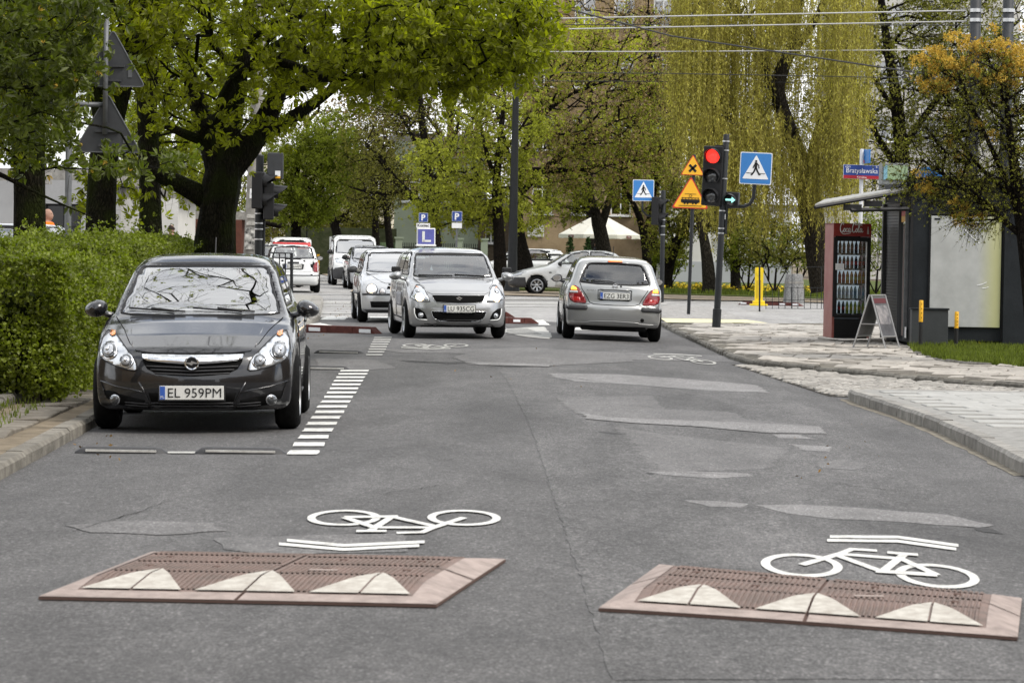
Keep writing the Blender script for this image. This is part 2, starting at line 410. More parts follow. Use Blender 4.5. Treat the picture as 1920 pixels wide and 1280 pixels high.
# ================================================================== GROUND
def asphalt(name, base, tint=(1, .972, .958), lo=.75, hi=1.25, big=.35, agg=1.0):
    m = bpy.data.materials.new(name); m.use_nodes = True; N = m.node_tree; n = N.nodes; L = N.links; b = n['Principled BSDF']
    geo = n.new('ShaderNodeNewGeometry')
    def noise(scale, det, rough=.6, vec=None, dist=0):
        t = n.new('ShaderNodeTexNoise'); t.inputs['Scale'].default_value = scale; t.inputs['Detail'].default_value = det; t.inputs['Roughness'].default_value = rough; t.inputs['Distortion'].default_value = dist
        L.new(vec or geo.outputs['Position'], t.inputs['Vector']); return t.outputs['Fac']
    def mr(x, a, bb, c, d):
        q = n.new('ShaderNodeMapRange'); L.new(x, q.inputs[0]); q.inputs[1].default_value = a; q.inputs[2].default_value = bb; q.inputs[3].default_value = c; q.inputs[4].default_value = d; return q.outputs[0]
    def mul(x, y):
        q = n.new('ShaderNodeMath'); q.operation = 'MULTIPLY'; L.new(x, q.inputs[0]); L.new(y, q.inputs[1]); return q.outputs[0]
    mp = n.new('ShaderNodeMapping'); mp.inputs['Scale'].default_value = (.55, .12, 1); L.new(geo.outputs['Position'], mp.inputs['Vector'])
    mp2 = n.new('ShaderNodeMapping'); mp2.inputs['Scale'].default_value = (1.0, 5.0, 1); L.new(geo.outputs['Position'], mp2.inputs['Vector'])
    mp3 = n.new('ShaderNodeMapping'); mp3.inputs['Scale'].default_value = (1, .4, 1); L.new(geo.outputs['Position'], mp3.inputs['Vector'])
    v = mul(mr(noise(1.6, 5, .6, mp.outputs[0], .6), .3, .7, 1 - big, 1 + big), mr(noise(3.2, 8, .75, mp3.outputs[0], .5), .3, .7, .78, 1.22))
    v = mul(v, mr(noise(26, 6, .85, mp3.outputs[0]), .32, .68, 1 - .5 * agg, 1 + .5 * agg))
    v = mul(v, mr(noise(80, 3, .8, mp3.outputs[0]), .33, .67, 1 - .55 * agg, 1 + .55 * agg))
    v = mul(v, mr(noise(1.3, 6, .8, mp2.outputs[0], 1.5), .58, .70, 1, .72))
    vo = n.new('ShaderNodeTexVoronoi'); vo.inputs['Scale'].default_value = 38; L.new(mp3.outputs[0], vo.inputs['Vector'])
    v = mul(v, mr(vo.outputs['Distance'], 0, .35, 1.9, .88))
    v = mul(v, mr(noise(.9, 7, .8, None, 2.0), .63, .74, 1, .70))
    cm = n.new('ShaderNodeCombineColor')
    for i, t in enumerate(tint):
        q = n.new('ShaderNodeMath'); q.operation = 'MULTIPLY'; L.new(v, q.inputs[0]); q.inputs[1].default_value = base * t; L.new(q.outputs[0], cm.inputs[i])
    L.new(cm.outputs[0], b.inputs['Base Color']); b.inputs['Roughness'].default_value = .82
    bp = n.new('ShaderNodeBump'); bp.inputs['Strength'].default_value = .55; bp.inputs['Distance'].default_value = .012
    L.new(noise(60, 5, .8), bp.inputs['Height']); L.new(bp.outputs[0], b.inputs['Normal'])
    MATS[name] = m; return m
M_asph = asphalt('asphalt_worn', .088)
M_asph_l = asphalt('asphalt_patch_pale', .205, (1, .975, .96), big=.15, agg=.6)
M_asph_m = asphalt('asphalt_patch_grey', .135, (1, .973, .958), big=.2, agg=.8)
M_asph_d = asphalt('asphalt_tar_dark', .04, big=.2); M_seam = asphalt('asphalt_seam', .068, big=.4)
M_cross = asphalt('tram_street_paving', .29, (1, .98, .95), big=.18, agg=.7)
M_paint = mat('road_paint_white', (.66, .66, .63), .7, col2=(.24, .235, .225), vscale=9, bump=.2, bscale=120)
def scuff(m, a, b):
    r = [q for q in m.node_tree.nodes if q.type == 'VALTORGB'][0].color_ramp.elements; r[0].position = a; r[1].position = b
    t = [q for q in m.node_tree.nodes if q.type == 'TEX_NOISE'][0]; t.inputs['Roughness'].default_value = .85; t.inputs['Detail'].default_value = 9
scuff(M_paint, .48, .68)
M_paint_old = mat('road_paint_worn', (.50, .50, .47), .75, col2=(.30, .295, .28), vscale=14, bump=.2, bscale=120)
M_paint_yel = mat('paint_cream', (.62, .57, .36), .7, var=.12, vscale=10)
M_slab = mat('concrete_slab', (.36, .335, .30), .85, var=.22, vscale=6, bump=.35, bscale=90, objrand=.16)
M_slab2 = mat('new_grey_slab', (.36, .357, .34), .8, var=.12, vscale=5, bump=.3, bscale=120, objrand=.07)
M_joint = mat('joint_sand', (.035, .031, .026), .95, var=.4, vscale=12)
M_slab_o = mat('old_dirty_slab', (.19, .172, .145), .9, col2=(.11, .098, .08), vscale=5, bump=.5, bscale=40, objrand=.2)
M_kerb_o = mat('old_dirty_kerb', (.17, .158, .135), .9, var=.35, vscale=6, bump=.6, bscale=40, objrand=.15)
M_kerb = mat('kerb_concrete', (.26, .25, .23), .85, var=.25, vscale=7, bump=.5, bscale=60, objrand=.12)
M_kerb_g = mat('kerb_granite', (.17, .16, .14), .8, var=.3, vscale=9, bump=.8, bscale=25, objrand=.15)
M_cob = mat('cobble_granite', (.30, .285, .26), .75, var=.25, vscale=18, bump=.6, bscale=50, objrand=.2)
M_soil = mat('trodden_soil', (.17, .14, .10), .95, var=.35, vscale=3, bump=.8, bscale=14)
M_dirt = mat('pale_dirt', (.30, .25, .19), .95, var=.3, vscale=2.5, bump=.8, bscale=20)
M_grassbase = mat('grass_ground', (.055, .085, .018), .95, col2=(.09, .10, .03), vscale=4)

xs = [-900, -300, -120, -60, -30, -18, -12] + [x * .5 for x in range(-18, 33)] + [20, 26, 34, 60, 120, 300, 900]
ys = [-300, -60, -10, 0, 5] + [float(y) for y in range(8, 76)] + [80, 86, 92, 100, 110, 125, 140, 170, 220, 300, 500, 900, 1500]
V = [(x, y, gz(x, y) - .03) for y in ys for x in xs]; nx = len(xs)
F = [(j * nx + i, j * nx + i + 1, (j + 1) * nx + i + 1, (j + 1) * nx + i) for j in range(len(ys) - 1) for i in range(nx - 1)]
ground = add('ground', V, F, M_soil, kind='structure')

kl_near = P(0, 895); kl_far = P(175, 793)
def roadx(c, y): return c - .02 * y
LK = [(-2.95, 6), (-2.9, 20), (-2.95, 26), (-3.05, 34), (-3.1, 50), (-3.15, 62)]
left_edge = [(roadx(c, y), y) for c, y in LK]
right_near = pxpoly([(1920, 893), (1840, 850), (1760, 812), (1690, 785), (1640, 768), (1605, 757), (1590, 749)])
RE = [(4.15, 6), (4.1, 14)]
right_edge = [(roadx(c, y), y) for c, y in RE] + right_near
plaza_kerb = pxpoly([(1240, 611), (1290, 636), (1330, 655), (1370, 674), (1400, 683), (1450, 690), (1560, 701), (1680, 712), (1790, 722), (1920, 731)])
corner = [(plaza_kerb[-1][0] + 6, plaza_kerb[-1][1] - .3)]
side_r = (right_near[-1][0] + 12, right_near[-1][1] + 1.2)
road_poly = left_edge + [(-4.4, 63), (-4.8, 66.5)] + [tuple(P(1240, 611)[:2])] + plaza_kerb[1:] + [(plaza_kerb[-1][0] + 8, plaza_kerb[-1][1] - .5), (side_r[0], side_r[1])] + right_near[::-1] + [(roadx(c, y), y) for c, y in RE][::-1]
road = sheet('road', road_poly, 0, M_asph, step=.5, ystep=1.0)
tag(road, 'grey patched asphalt street with cushions and painted bicycles')
cs_poly = [(-60, 67), (-4.8, 66.5)] + [tuple(P(1240, 611)[:2])] + [(6.5, 67.5), (40, 70), (60, 84), (60, 100), (10, 98), (1.2, 98.5), (-1.2, 103), (-2.4, 170), (-12.0, 170), (-10.5, 103), (-13, 98), (-60, 94)]
cross = sheet('cross_street', cs_poly, -.004, M_cross, step=2.0)

def mark(poly, m=M_paint, dz=.008, name='road_marking', rough=0.0, step=.3, parent=None, label=None):
    return sheet(name, poly, dz, m, parent or road, step=step, rough=rough, kind=None, label=label)
def patchy(px, m, dz, lab=None, rough=.03):
    q = pxpoly(px); return sheet('asphalt_patch', q, dz, m, road, step=.13, rough=rough, kind=None, label=lab)
M_right = asphalt('asphalt_right_lane', .098, (1, .973, .958), big=.4, agg=1.25)
patchy([(930, 690), (945, 705), (958, 725), (990, 790), (1012, 850), (1030, 910), (1062, 1000), (1100, 1120), (1150, 1275), (1900, 1275), (1800, 960), (1600, 800), (1420, 700), (1200, 690)], M_right, .002, rough=.012)
patchy([(1030, 700), (1160, 702), (1300, 712), (1420, 722), (1440, 736), (1330, 733), (1200, 722), (1080, 715), (1040, 707)], M_asph_l, .004)
patchy([(1040, 745), (1220, 742), (1250, 768), (1370, 772), (1400, 786), (1540, 800), (1555, 815), (1440, 813), (1330, 800), (1180, 792), (1090, 780), (1065, 765)], M_asph_m, .004)
patchy([(1090, 775), (1140, 783), (1250, 788), (1400, 793), (1540, 801), (1552, 814), (1430, 812), (1300, 800), (1190, 794), (1100, 786)], M_asph_l, .008)
patchy([(1445, 815), (1500, 815), (1530, 824), (1460, 822)], M_asph_l, .004)
patchy([(1480, 833), (1560, 838), (1555, 847), (1510, 845)], M_asph_l, .004)
patchy([(1530, 868), (1590, 860), (1630, 872), (1600, 882), (1540, 878)], M_asph_m, .004)
patchy([(1215, 885), (1300, 884), (1400, 888), (1410, 893), (1340, 897), (1260, 892)], M_asph_l, .004, rough=.02)
patchy([(1280, 938), (1350, 940), (1400, 945), (1395, 952), (1330, 950)], M_asph_l, .004, rough=.02)
patchy([(1420, 947), (1500, 946), (1640, 955), (1780, 965), (1860, 984), (1840, 990), (1700, 980), (1560, 973), (1470, 962)], M_asph_l, .004, rough=.025)
patchy([(1160, 800), (1240, 815), (1480, 840), (1440, 880), (1240, 885), (1200, 850)], M_asph_m, .0032, rough=.05)
patchy([(905, 655), (1000, 652), (1180, 664), (1190, 678), (1030, 686), (880, 684), (850, 670)], M_asph_m, .004)
patchy([(870, 679), (950, 681), (1030, 684), (1030, 688), (900, 685)], M_asph_l, .008, rough=.01)
patchy([(590, 672), (700, 675), (745, 690), (690, 694), (600, 690)], M_asph_m, .0032)
patchy([(120, 985), (260, 976), (400, 980), (420, 995), (300, 1004), (170, 998)], M_asph_m, .004)
patchy([(400, 1008), (760, 1000), (770, 1035), (500, 1040), (420, 1030)], M_asph_m, .0032, rough=.02)
patchy([(700, 655), (1180, 661), (1500, 668), (1500, 680), (1180, 674), (760, 662)], M_asph_m, .0032)
for q in ([(1118, 808), (1160, 812), (1178, 814), (1150, 815), (1120, 811)], [(1205, 886), (1225, 884), (1240, 888), (1220, 891)],
          [(1820, 985), (1850, 988), (1880, 1001), (1840, 997)], [(750, 676), (850, 679), (930, 677), (930, 679), (850, 682), (770, 679)], [(930, 686), (1030, 685), (1032, 687), (960, 689)]):
    patchy(q, M_asph_d if len(q) < 10 else M_seam, .003, rough=.02 if len(q) < 10 else .04)

def crack(a, b, n=14, w=.011, jit=.028):
    a = Vector(P(*a)[:2]); b = Vector(P(*b)[:2]); d = b - a; nn = Vector((-d.y, d.x)).normalized(); V = []; o_ = 0
    for i in range(n + 1):
        o_ = o_ * .6 + random.uniform(-jit, jit); p = a + d * i / n + nn * o_; ww = w * .7 * random.uniform(.3, 1.2) * math.sin(PI * (i + .4) / (n + .8))
        q = d.normalized().orthogonal() * ww
        for s_ in (1, -1): V.append((p.x + q.x * s_, p.y + q.y * s_, gz(p.x, p.y) + .0055))
    F = [(2 * i, 2 * i + 1, 2 * i + 3, 2 * i + 2) for i in range(n)]; o = add('crack', V, F, mat('crack_black', (.018, .017, .016), .95), road)
    if o.data.polygons[0].normal.z < 0: o.data.flip_normals()
for a, b, w in (((700, 672), (870, 684), .02), ((860, 690), (1030, 686), .02), ((1180, 792), (1330, 802), .016), ((1330, 802), (1550, 816), .014),
                ((1030, 704), (1160, 720), .014), ((1200, 724), (1440, 738), .012), ((1230, 884), (1420, 892), .010), ((1560, 715), (1590, 745), .02), ((1140, 660), (1190, 664), .02), ((700, 930), (860, 905), .007), ((360, 930), (90, 1010), .007), ((1500, 900), (1760, 930), .008)):
    crack(a, b, 16, w)
def stripes(p_near_l, p_near_r, p_far_l, p_far_r, n, wear=0):
    a, b, c, d = [P(*q) for q in (p_near_l, p_near_r, p_far_l, p_far_r)]
    a, b, c, d = [Vector(v[:2]) for v in (a, b, c, d)]
    for i in range(n):
        t = i / (n - .45); u = t + .5 / n
        l0 = a.lerp(c, t); r0 = b.lerp(d, t); l1 = a.lerp(c, u); r1 = b.lerp(d, u)
        mark([l0, r0, r1, l1], M_paint_old if wear else M_paint, name='ladder_stripe', rough=.008, step=.2)
stripes((539, 853), (596, 853), (640, 694), (693, 694), 17)
stripes((686, 667), (717, 667), (702, 632), (735, 632), 8, 1)
mark(pxpoly([(313, 848), (366, 848), (366, 851), (313, 851)]), M_paint_old, rough=.01)
for q in ([(612, 594), (656, 594), (646, 600), (598, 600)], [(694, 594), (760, 594), (754, 601), (690, 601)], [(1080, 614), (1135, 615), (1136, 620), (1076, 619)], [(1155, 616), (1200, 617), (1204, 622), (1160, 621)],
          [(575, 608), (600, 606), (640, 614), (580, 615)], [(1003, 601), (1018, 600), (1032, 610), (1010, 610)]):
    mark(pxpoly(q), M_paint, rough=.02)
for q in ([(948, 616), (1022, 613), (1036, 632), (1030, 636), (985, 632), (948, 624)],):
    mark(pxpoly(q), M_paint_old, rough=.02, name='hatched_island_marking')
for i in range(5):
    y = 616 + i * 2.6
    mark(pxpoly([(950, y), (990 + i * 6, y + .5), (992 + i * 6, y + 1.2), (950, y + .8)]), M_asph, .012, name='hatch_gap', step=.6)
for (y, x0, x1, dx) in ((566, 470, 1250, 2), (573, 600, 1240, 1), (560, 480, 1560, 1.2), (552, 480, 1560, 1.0), (587, 600, 690, 1.2)):
    sheet('tram_rail' if y < 565 else 'street_line', pxpoly([(x0, y), (x1, y + (x1 - x0) * .004), (x1, y + dx + (x1 - x0) * .004), (x0, y + dx)]), .006, MATS['paint_cream'] if False else (mat('rail_steel', (.22, .21, .2), .35, .6) if y < 565 else M_paint_old), cross if y < 577 else road, step=2.0, kind=None)

def stroke_poly(pts, w, closed=False):
    pts = [Vector(p) for p in pts]; n = len(pts); L_ = []; R_ = []
    for i in range(n):
        t = (pts[(i + 1) % n] - pts[i - 1]) if closed else (pts[min(i + 1, n - 1)] - pts[max(i - 1, 0)])
        t.normalize(); nn = Vector((-t.y, t.x)); L_.append(pts[i] + nn * w / 2); R_.append(pts[i] - nn * w / 2)
    return L_, R_
def bicycle(o, ex, ey, m, chev=None):
    V = []; F = []
    def tr(p): q = o + ex * p[0] + ey * p[1]; return q
    def st(pts, w, closed=False, lift=0):
        l, r = stroke_poly(pts, w, closed); b = len(V); n = len(pts)
        for a_, b_ in zip(l, r):
            for q in (a_, b_):
                g = tr(q); V.append((g.x, g.y, gz(g.x, g.y) + .008 + lift))
        for i in range(n if closed else n - 1):
            j = (i + 1) % n; F.append((b + 2 * i, b + 2 * i + 1, b + 2 * j + 1, b + 2 * j))
    def circ(cx, cy, r, w, lift=0):
        st([(cx + r * math.cos(a * PI / 16), cy + r * math.sin(a * PI / 16)) for a in range(32)], w, True, lift)
    w = .07
    circ(-.5, 0, .272, w); circ(.5, 0, .272, w)
    st([(-.5, 0), (-.22, .40), (-.14, .55), (.06, .57)], w, lift=.0005)              
    st([(-.22, .38), (.20, .38)], w, lift=.001); st([(-.24, .33), (.10, -.02)], w, lift=.0015)
    st([(.10, -.02), (.27, .50)], w, lift=.002); st([(.23, .40), (.5, 0)], w, lift=.0025); st([(.05, -.02), (.5, 0)], w * 1.2, lift=.003)
    st([(.14, .52), (.38, .52)], w, lift=.0035)
    if chev:
        for k in (0, 1):
            yy = chev + k * .16 * (1 if chev > 0 else -1); st([(-.36, yy), (.02, yy + .12 * (1 if chev > 0 else -1)), (.40, yy)], .07, lift=.004)
    ob = add('bicycle_marking', V, F, m, road)
    bm = bmesh.new(); bm.from_mesh(ob.data)
    for fc in bm.faces:
        fc.normal_update()
        if fc.normal.z < 0: fc.normal_flip()
    bm.to_mesh(ob.data); bm.free(); return ob
def bike_px(front, rear, top, m, chev, lab=None):
    a = Vector(P(*front)[:2]); b = Vector(P(*rear)[:2]); ex = b - a; o = (a + b) / 2
    tp = Vector(P(*top)[:2]); ey = (tp - (a * .5 + b * .5))
    ey = ey / .57
    ob = bicycle(o, ex, ey, m, chev)
    if lab: ob['label'] = lab
bike_px((870, 972), (645, 972), (758, 1001), M_paint, None, 'white bicycle symbol with chevrons behind the left cushion')
bike_px((1503, 1061), (1757, 1081), (1630, 1033), M_paint, None, 'white bicycle symbol with chevrons behind the right cushion')
bike_px((855, 648), (778, 648), (816, 654), M_paint_old, None)
bike_px((1238, 671), (1318, 679), (1278, 668), M_paint_old, None)

for ln in ([(538, 1015), (645, 1025), (796, 1018)], [(523, 1022), (645, 1032.5), (786, 1025)], [(1556, 1008), (1683, 1009), (1797, 1025)], [(1551, 1015), (1683, 1016.5), (1793, 1031.5)], [(1225, 664), (1270, 665), (1316, 668)], [(752, 652), (800, 655), (845, 654)]):
    w_ = 2.6 if ln[0][1] > 900 else .8
    mark(pxpoly([(x, y - w_) for x, y in ln] + [(x, y + w_) for x, y in ln[::-1]]), M_paint if w_ > 1 else M_paint_old, .009, 'chevron', step=.4)
M_rub = mat('red_rubber', (.225, .165, .145), .8, col2=(.16, .128, .113), vscale=7, bump=.5, bscale=60)
M_rub_e = mat('faded_pink_rubber', (.32, .265, .24), .75, var=.2, vscale=9, bump=.3, bscale=60)
M_rub_d = mat('dark_rubber_groove', (.12, .08, .068), .85)
M_white_ref = mat('dirty_white_inlay', (.52, .50, .45), .7, col2=(.36, .33, .29), vscale=16, bump=.2, bscale=80)
def cushion(c4, label, flip=False):
    """c4: near-left, near-right, far-right, far-left ground points"""
    c = [P(*q) for q in c4]
    o = (c[0] + c[1] + c[2] + c[3]) / 4
    root = thing('speed_cushion', label, 'speed cushion', o, 0, 'red rubber speed cushions in the two lanes')
    def B(u, v, h=0.0):
        q = (c[0] * (1 - u) + c[1] * u) * (1 - v) + (c[3] * (1 - u) + c[2] * u) * v
        q = Vector((q.x, q.y, gz(q.x, q.y) + h + .004)); return q - o
    H = .062; eu = .085; ev = .10
    def grid(u0, u1, v0, v1, hf, nu, nv, name, m, thick=None, label=None):
        Vv = [B(u0 + (u1 - u0) * i / nu, v0 + (v1 - v0) * j / nv, hf(u0 + (u1 - u0) * i / nu, v0 + (v1 - v0) * j / nv)) for j in range(nv + 1) for i in range(nu + 1)]
        Ff = [(j * (nu + 1) + i, j * (nu + 1) + i + 1, (j + 1) * (nu + 1) + i + 1, (j + 1) * (nu + 1) + i) for j in range(nv) for i in range(nu)]
        return add(name, Vv, Ff, m, root, label=label)
    def prof(u, v):
        a = min(u / eu, (1 - u) / eu, 1); b = min(v / (ev * 2.6), (1 - v) / (ev * 2.6), 1)
        s = lambda t: t
        return .012 + (H - .012) * min(s(max(0, a)), s(max(0, b)))
    g = .004
    for (u0, u1, v0, v1) in ((0, .5 - g, 0, .5 - g), (.5 + g, 1, 0, .5 - g), (0, .5 - g, .5 + g, 1), (.5 + g, 1, .5 + g, 1)):
        mod = grid(u0, u1, v0, v1, prof, 28, 24, 'rubber_module', M_rub)
    b = MB(); n = 20; lo = [];
    ring = [(i / n, 0) for i in range(n)] + [(1, i / n) for i in range(n)] + [(1 - i / n, 1) for i in range(n)] + [(0, 1 - i / n) for i in range(n)]
    vv = [B(u, v, 0) for u, v in ring] + [B(u, v, .012) for u, v in ring]; m_ = len(ring)
    b.geo(vv, [(i, (i + 1) % m_, m_ + (i + 1) % m_, m_ + i) for i in range(m_)])
    k = len(b.v)
    b.build('rim', M_rub_d, root)
    grid(.002, .998, .002, .998, lambda u, v: max(.002, prof(u, v) - .008), 24, 24, 'underlay', M_rub_d)
    def strip(pts, w, name, m, h=.003, n=10):
        for (ua, va), (ub, vb), (uc, vc), (ud, vd) in pts:
            Vv = [];
            for j in range(n + 1):
                for i in range(n + 1):
                    s_, t_ = i / n, j / n
                    u = (ua * (1 - s_) + ub * s_) * (1 - t_) + (ud * (1 - s_) + uc * s_) * t_
                    v = (va * (1 - s_) + vb * s_) * (1 - t_) + (vd * (1 - s_) + vc * s_) * t_
                    Vv.append(B(u, v, prof(u, v) + h))
            Ff = [(j * (n + 1) + i, j * (n + 1) + i + 1, (j + 1) * (n + 1) + i + 1, (j + 1) * (n + 1) + i) for j in range(n) for i in range(n)]
            add(name, Vv, Ff, m, root)
    e = .075
    strip([((0, 0), (.495, 0), (.495, e), (e * .9, e)), ((.505, 0), (1, 0), (1 - e * .9, e), (.505, e))], 0, 'front_bevel', M_rub_e)
    strip([((1, .005), (1, .49), (1 - e * 1.0, .49), (1 - e * 1.0, e)), ((1, .51), (1, .995), (1 - e, 1 - e), (1 - e, .51))], 0, 'side_bevel', M_rub_e)
    strip([((0, .005), (e, e), (e, .49), (0, .49)), ((0, .51), (e, .51), (e, 1 - e), (0, .995))], 0, 'side_bevel', M_rub_e)
    rb = MB()
    for i in range(58):
        u = .1 + .8 * i / 57
        if abs(u - .5) < .012: continue
        w = .0042
        for (va, vb) in ((.10, .30), (.32, .47), (.53, .66), (.69, .9)):
            vv = []
            for q in range(5):
                v = va + (vb - va) * q / 4
                vv += [B(u - w, v, prof(u, v)), B(u - w * .7, v, prof(u, v) + .007), B(u + w * .7, v, prof(u, v) + .007), B(u + w, v, prof(u, v))]
            ff = []
            for q in range(4):
                for s_ in range(3): ff.append((q * 4 + s_, q * 4 + s_ + 1, (q + 1) * 4 + s_ + 1, (q + 1) * 4 + s_))
            rb.geo(vv, ff)
    rb.build('rib', M_rub, root, kind='stuff', smooth=False)
    for t in range(3):
        cx = .21 + .29 * t; hw = .125;
        for sgn in (-1, 1):
            n = 10; Vv = []; Ff = []
            for j in range(n + 1):
                for i in range(n + 1):
                    vj = .085 + .27 * j / n; wj = hw * (1 - j / n); u = cx + sgn * (.003 + (wj) * i / n)
                    Vv.append(B(u, vj, prof(u, vj) + .0085))
            for j in range(n):
                for i in range(n):
                    q = (j * (n + 1) + i, j * (n + 1) + i + 1, (j + 1) * (n + 1) + i + 1, (j + 1) * (n + 1) + i); Ff.append(q if sgn > 0 else q[::-1])
            add('white_triangle', Vv, Ff, M_white_ref, root)
    for u in (.16, .34, .63, .84):
        for v in (.42, .62):
            p = B(u, v, prof(u, v) + .008); MB().lathe([(.0, .002), (.018, .002), (.022, -.004)], 10, 'Z', p).build('bolt_cover', M_rub_d, root)
    p = B(.63, .38, prof(.63, .38) + .008); MB().box(p, (.13, .05, .004), 0).build('maker_plate', M_rub_e, root)
    return root
cushion([(72, 1125), (818, 1140), (948, 1054), (285, 1040)], 'red rubber speed cushion with white triangles in the left lane')
cushion([(1122, 1147), (1908, 1202), (1916, 1128), (1236, 1064)], 'red rubber speed cushion with white triangles in the right lane')

def kerb(parent, pts, w=.15, top=.12, L=.9, m=M_kerb, side=1, jit=.006, name='kerb_stone'):
    """pts: face line nearest the road, side=+1: stone lies to the left of travel"""
    pts = [Vector(p[:2]) for p in pts]; seg = []
    tot = 0; acc = [0]
    for a, b in zip(pts, pts[1:]): tot += (b - a).length; acc.append(tot)
    def at(s):
        for i in range(len(pts) - 1):
            if s <= acc[i + 1] or i == len(pts) - 2:
                return pts[i].lerp(pts[i + 1], (s - acc[i]) / max(1e-6, acc[i + 1] - acc[i]))
    n = max(1, round(tot / L))
    for i in range(n):
        a = at(i * tot / n + .008); b = at((i + 1) * tot / n - .008); d = (b - a).normalized(); nn = Vector((-d.y, d.x)) * side
        j = random.uniform(-jit, jit); h0 = top + random.uniform(-jit, jit); a = a + nn * j; b = b + nn * random.uniform(-jit, jit)
        sec = [(0, -.1), (.006, h0 - .028), (.03, h0), (w - .01, h0), (w, h0 - .02), (w, -.1)]
        V = []
        for p in (a, b):
            g = gz(p.x, p.y)
            for s_, z in sec: q = p + nn * s_; V.append((q.x, q.y, g + z))
        k = len(sec); F = [(q, q + 1, k + q + 1, k + q) for q in range(k - 1)] + [tuple(range(k))[::-1], tuple(range(k, 2 * k))]
        if side < 0: F = [f[::-1] for f in F]
        add(name, V, F, m, parent)

def slab_mesh(name, sx, sy, h, m, bev=.008, dome=0.0):
    x, y = sx / 2, sy / 2; b = bev
    v = [(-x, -y, -h), (x, -y, -h), (x, y, -h), (-x, y, -h), (-x, -y, -b), (x, -y, -b), (x, y, -b), (-x, y, -b), (-x + b, -y + b, 0), (x - b, -y + b, 0), (x - b, y - b, 0), (-x + b, y - b, 0)]
    f = [(0, 1, 5, 4), (1, 2, 6, 5), (2, 3, 7, 6), (3, 0, 4, 7), (4, 5, 9, 8), (5, 6, 10, 9), (6, 7, 11, 10), (7, 4, 8, 11), (8, 9, 10, 11)]
    if dome:
        v.append((0, 0, dome)); f = f[:-1] + [(8, 9, 12), (9, 10, 12), (10, 11, 12), (11, 8, 12)]
    me = bpy.data.meshes.new(name); me.from_pydata(v, [], f); me.materials.append(m); me.update(); return me
def pave(parent, poly, sx, sy, ang, top, m, name='paving_slab', gap=.008, tilt=.006, zj=.004, maxn=300, stagger=.5, dome=0.0, h=.05, maxd=60, posj=0.0, bev=.008):
    me = slab_mesh(name, sx, sy, h, m, bev, dome)
    ca, sa = math.cos(ang), math.sin(ang); poly = [tuple(p[:2]) for p in poly]
    ox, oy = poly[0]; loc = [((x - ox) * ca + (y - oy) * sa, -(x - ox) * sa + (y - oy) * ca) for x, y in poly]
    u0 = min(p[0] for p in loc); u1 = max(p[0] for p in loc); v0 = min(p[1] for p in loc); v1 = max(p[1] for p in loc)
    it = []; row = 0; v = v0 + sy / 2
    while v < v1:
        u = u0 + sx / 2 - (stagger * sx if row % 2 else 0)
        while u < u1 + sx:
            cx = ox + u * ca - v * sa; cy = oy + u * sa + v * ca
            ok = all(inpoly(ox + (u + du) * ca - (v + dv) * sa, oy + (u + du) * sa + (v + dv) * ca, poly) for du in (-sx * .42, sx * .42) for dv in (-sy * .42, sy * .42))
            if ok:
                px = 960 + FPX * cx / cy if cy > 0 else -9
                it.append((cy if -40 < px < 1960 else cy + 500, cx, cy))
            u += sx + gap
        v += sy + gap; row += 1
    it.sort()
    big = MB(); n = 0
    bv = [Vector(q.co) for q in me.vertices]; bf = [tuple(p.vertices) for p in me.polygons]
    for d, cx, cy in it:
        if d > 500 + 12: continue
        r = (random.gauss(0, tilt), random.gauss(0, tilt), ang + random.gauss(0, tilt * .7))
        l = (cx + random.uniform(-posj, posj), cy + random.uniform(-posj, posj), gz(cx, cy) + top + random.uniform(-zj, zj))
        gs = (gz(cx + .2, cy) - gz(cx - .2, cy)) / .4; r = (r[0], r[1] - math.atan(gs), r[2])
        if n < maxn and d < 500:
            shared(name, me, parent, l, r); n += 1
        elif d < 500 + 8 and cy < maxd:
            R = Matrix.Translation(l) @ Matrix.Rotation(r[2], 4, 'Z') @ Matrix.Rotation(r[1], 4, 'Y') @ Matrix.Rotation(r[0], 4, 'X')
            big.geo([R @ q for q in bv], bf)
    if big.v: big.build(name + '_field', mat(m.name + '_field', tuple(m['c']) if 'c' in m else (.26, .245, .22), .85, var=.2, vscale=6, isl=.15), parent, kind='stuff')
for m_, c_ in ((M_slab, (.35, .33, .30)), (M_slab2, (.36, .357, .34)), (M_cob, (.29, .275, .25))): m_['c'] = c_

rn = right_near
off = 7.0
p_right = [(x + .07, y - .02) for x, y in rn] + [(rn[-1][0] + .5, rn[-1][1] + .25), (rn[-1][0] + 9, rn[-1][1] + .9), (14, 12), (roadx(4.17, 14), 14)]
walk_r = sheet('pavement', p_right, .11, mat('cement_bed', (.26, .255, .24), .9, var=.2, vscale=8), step=.6, skirt=.12)
tag(walk_r, 'new pale slab pavement with grey kerb at the near right')
kerb(walk_r, [(roadx(4.1, 14), 14)] + rn, side=-1, top=.12)
kerb(walk_r, [rn[-1], (rn[-1][0] + .6, rn[-1][1] + .28), (rn[-1][0] + 4.5, rn[-1][1] + .55)], side=-1, top=.10, L=.6)
inner = [(x + .22, y - .12) for x, y in rn]
pave(walk_r, [(roadx(4.1, 14) + .2, 14)] + inner + [(rn[-1][0] + 9, rn[-1][1] + .55), (14, 12)], .70, .35, math.radians(2), .122, M_slab2, tilt=.002, zj=.001, gap=.006)
sheet('gutter_sand', [(x - .09, y + .02) for x, y in rn] + [(x + .01, y + .02) for x, y in rn[::-1]], 0.004, mat('gutter_grit', (.20, .18, .145), .95, var=.35, vscale=9), road, step=.3, rough=.02, kind=None)

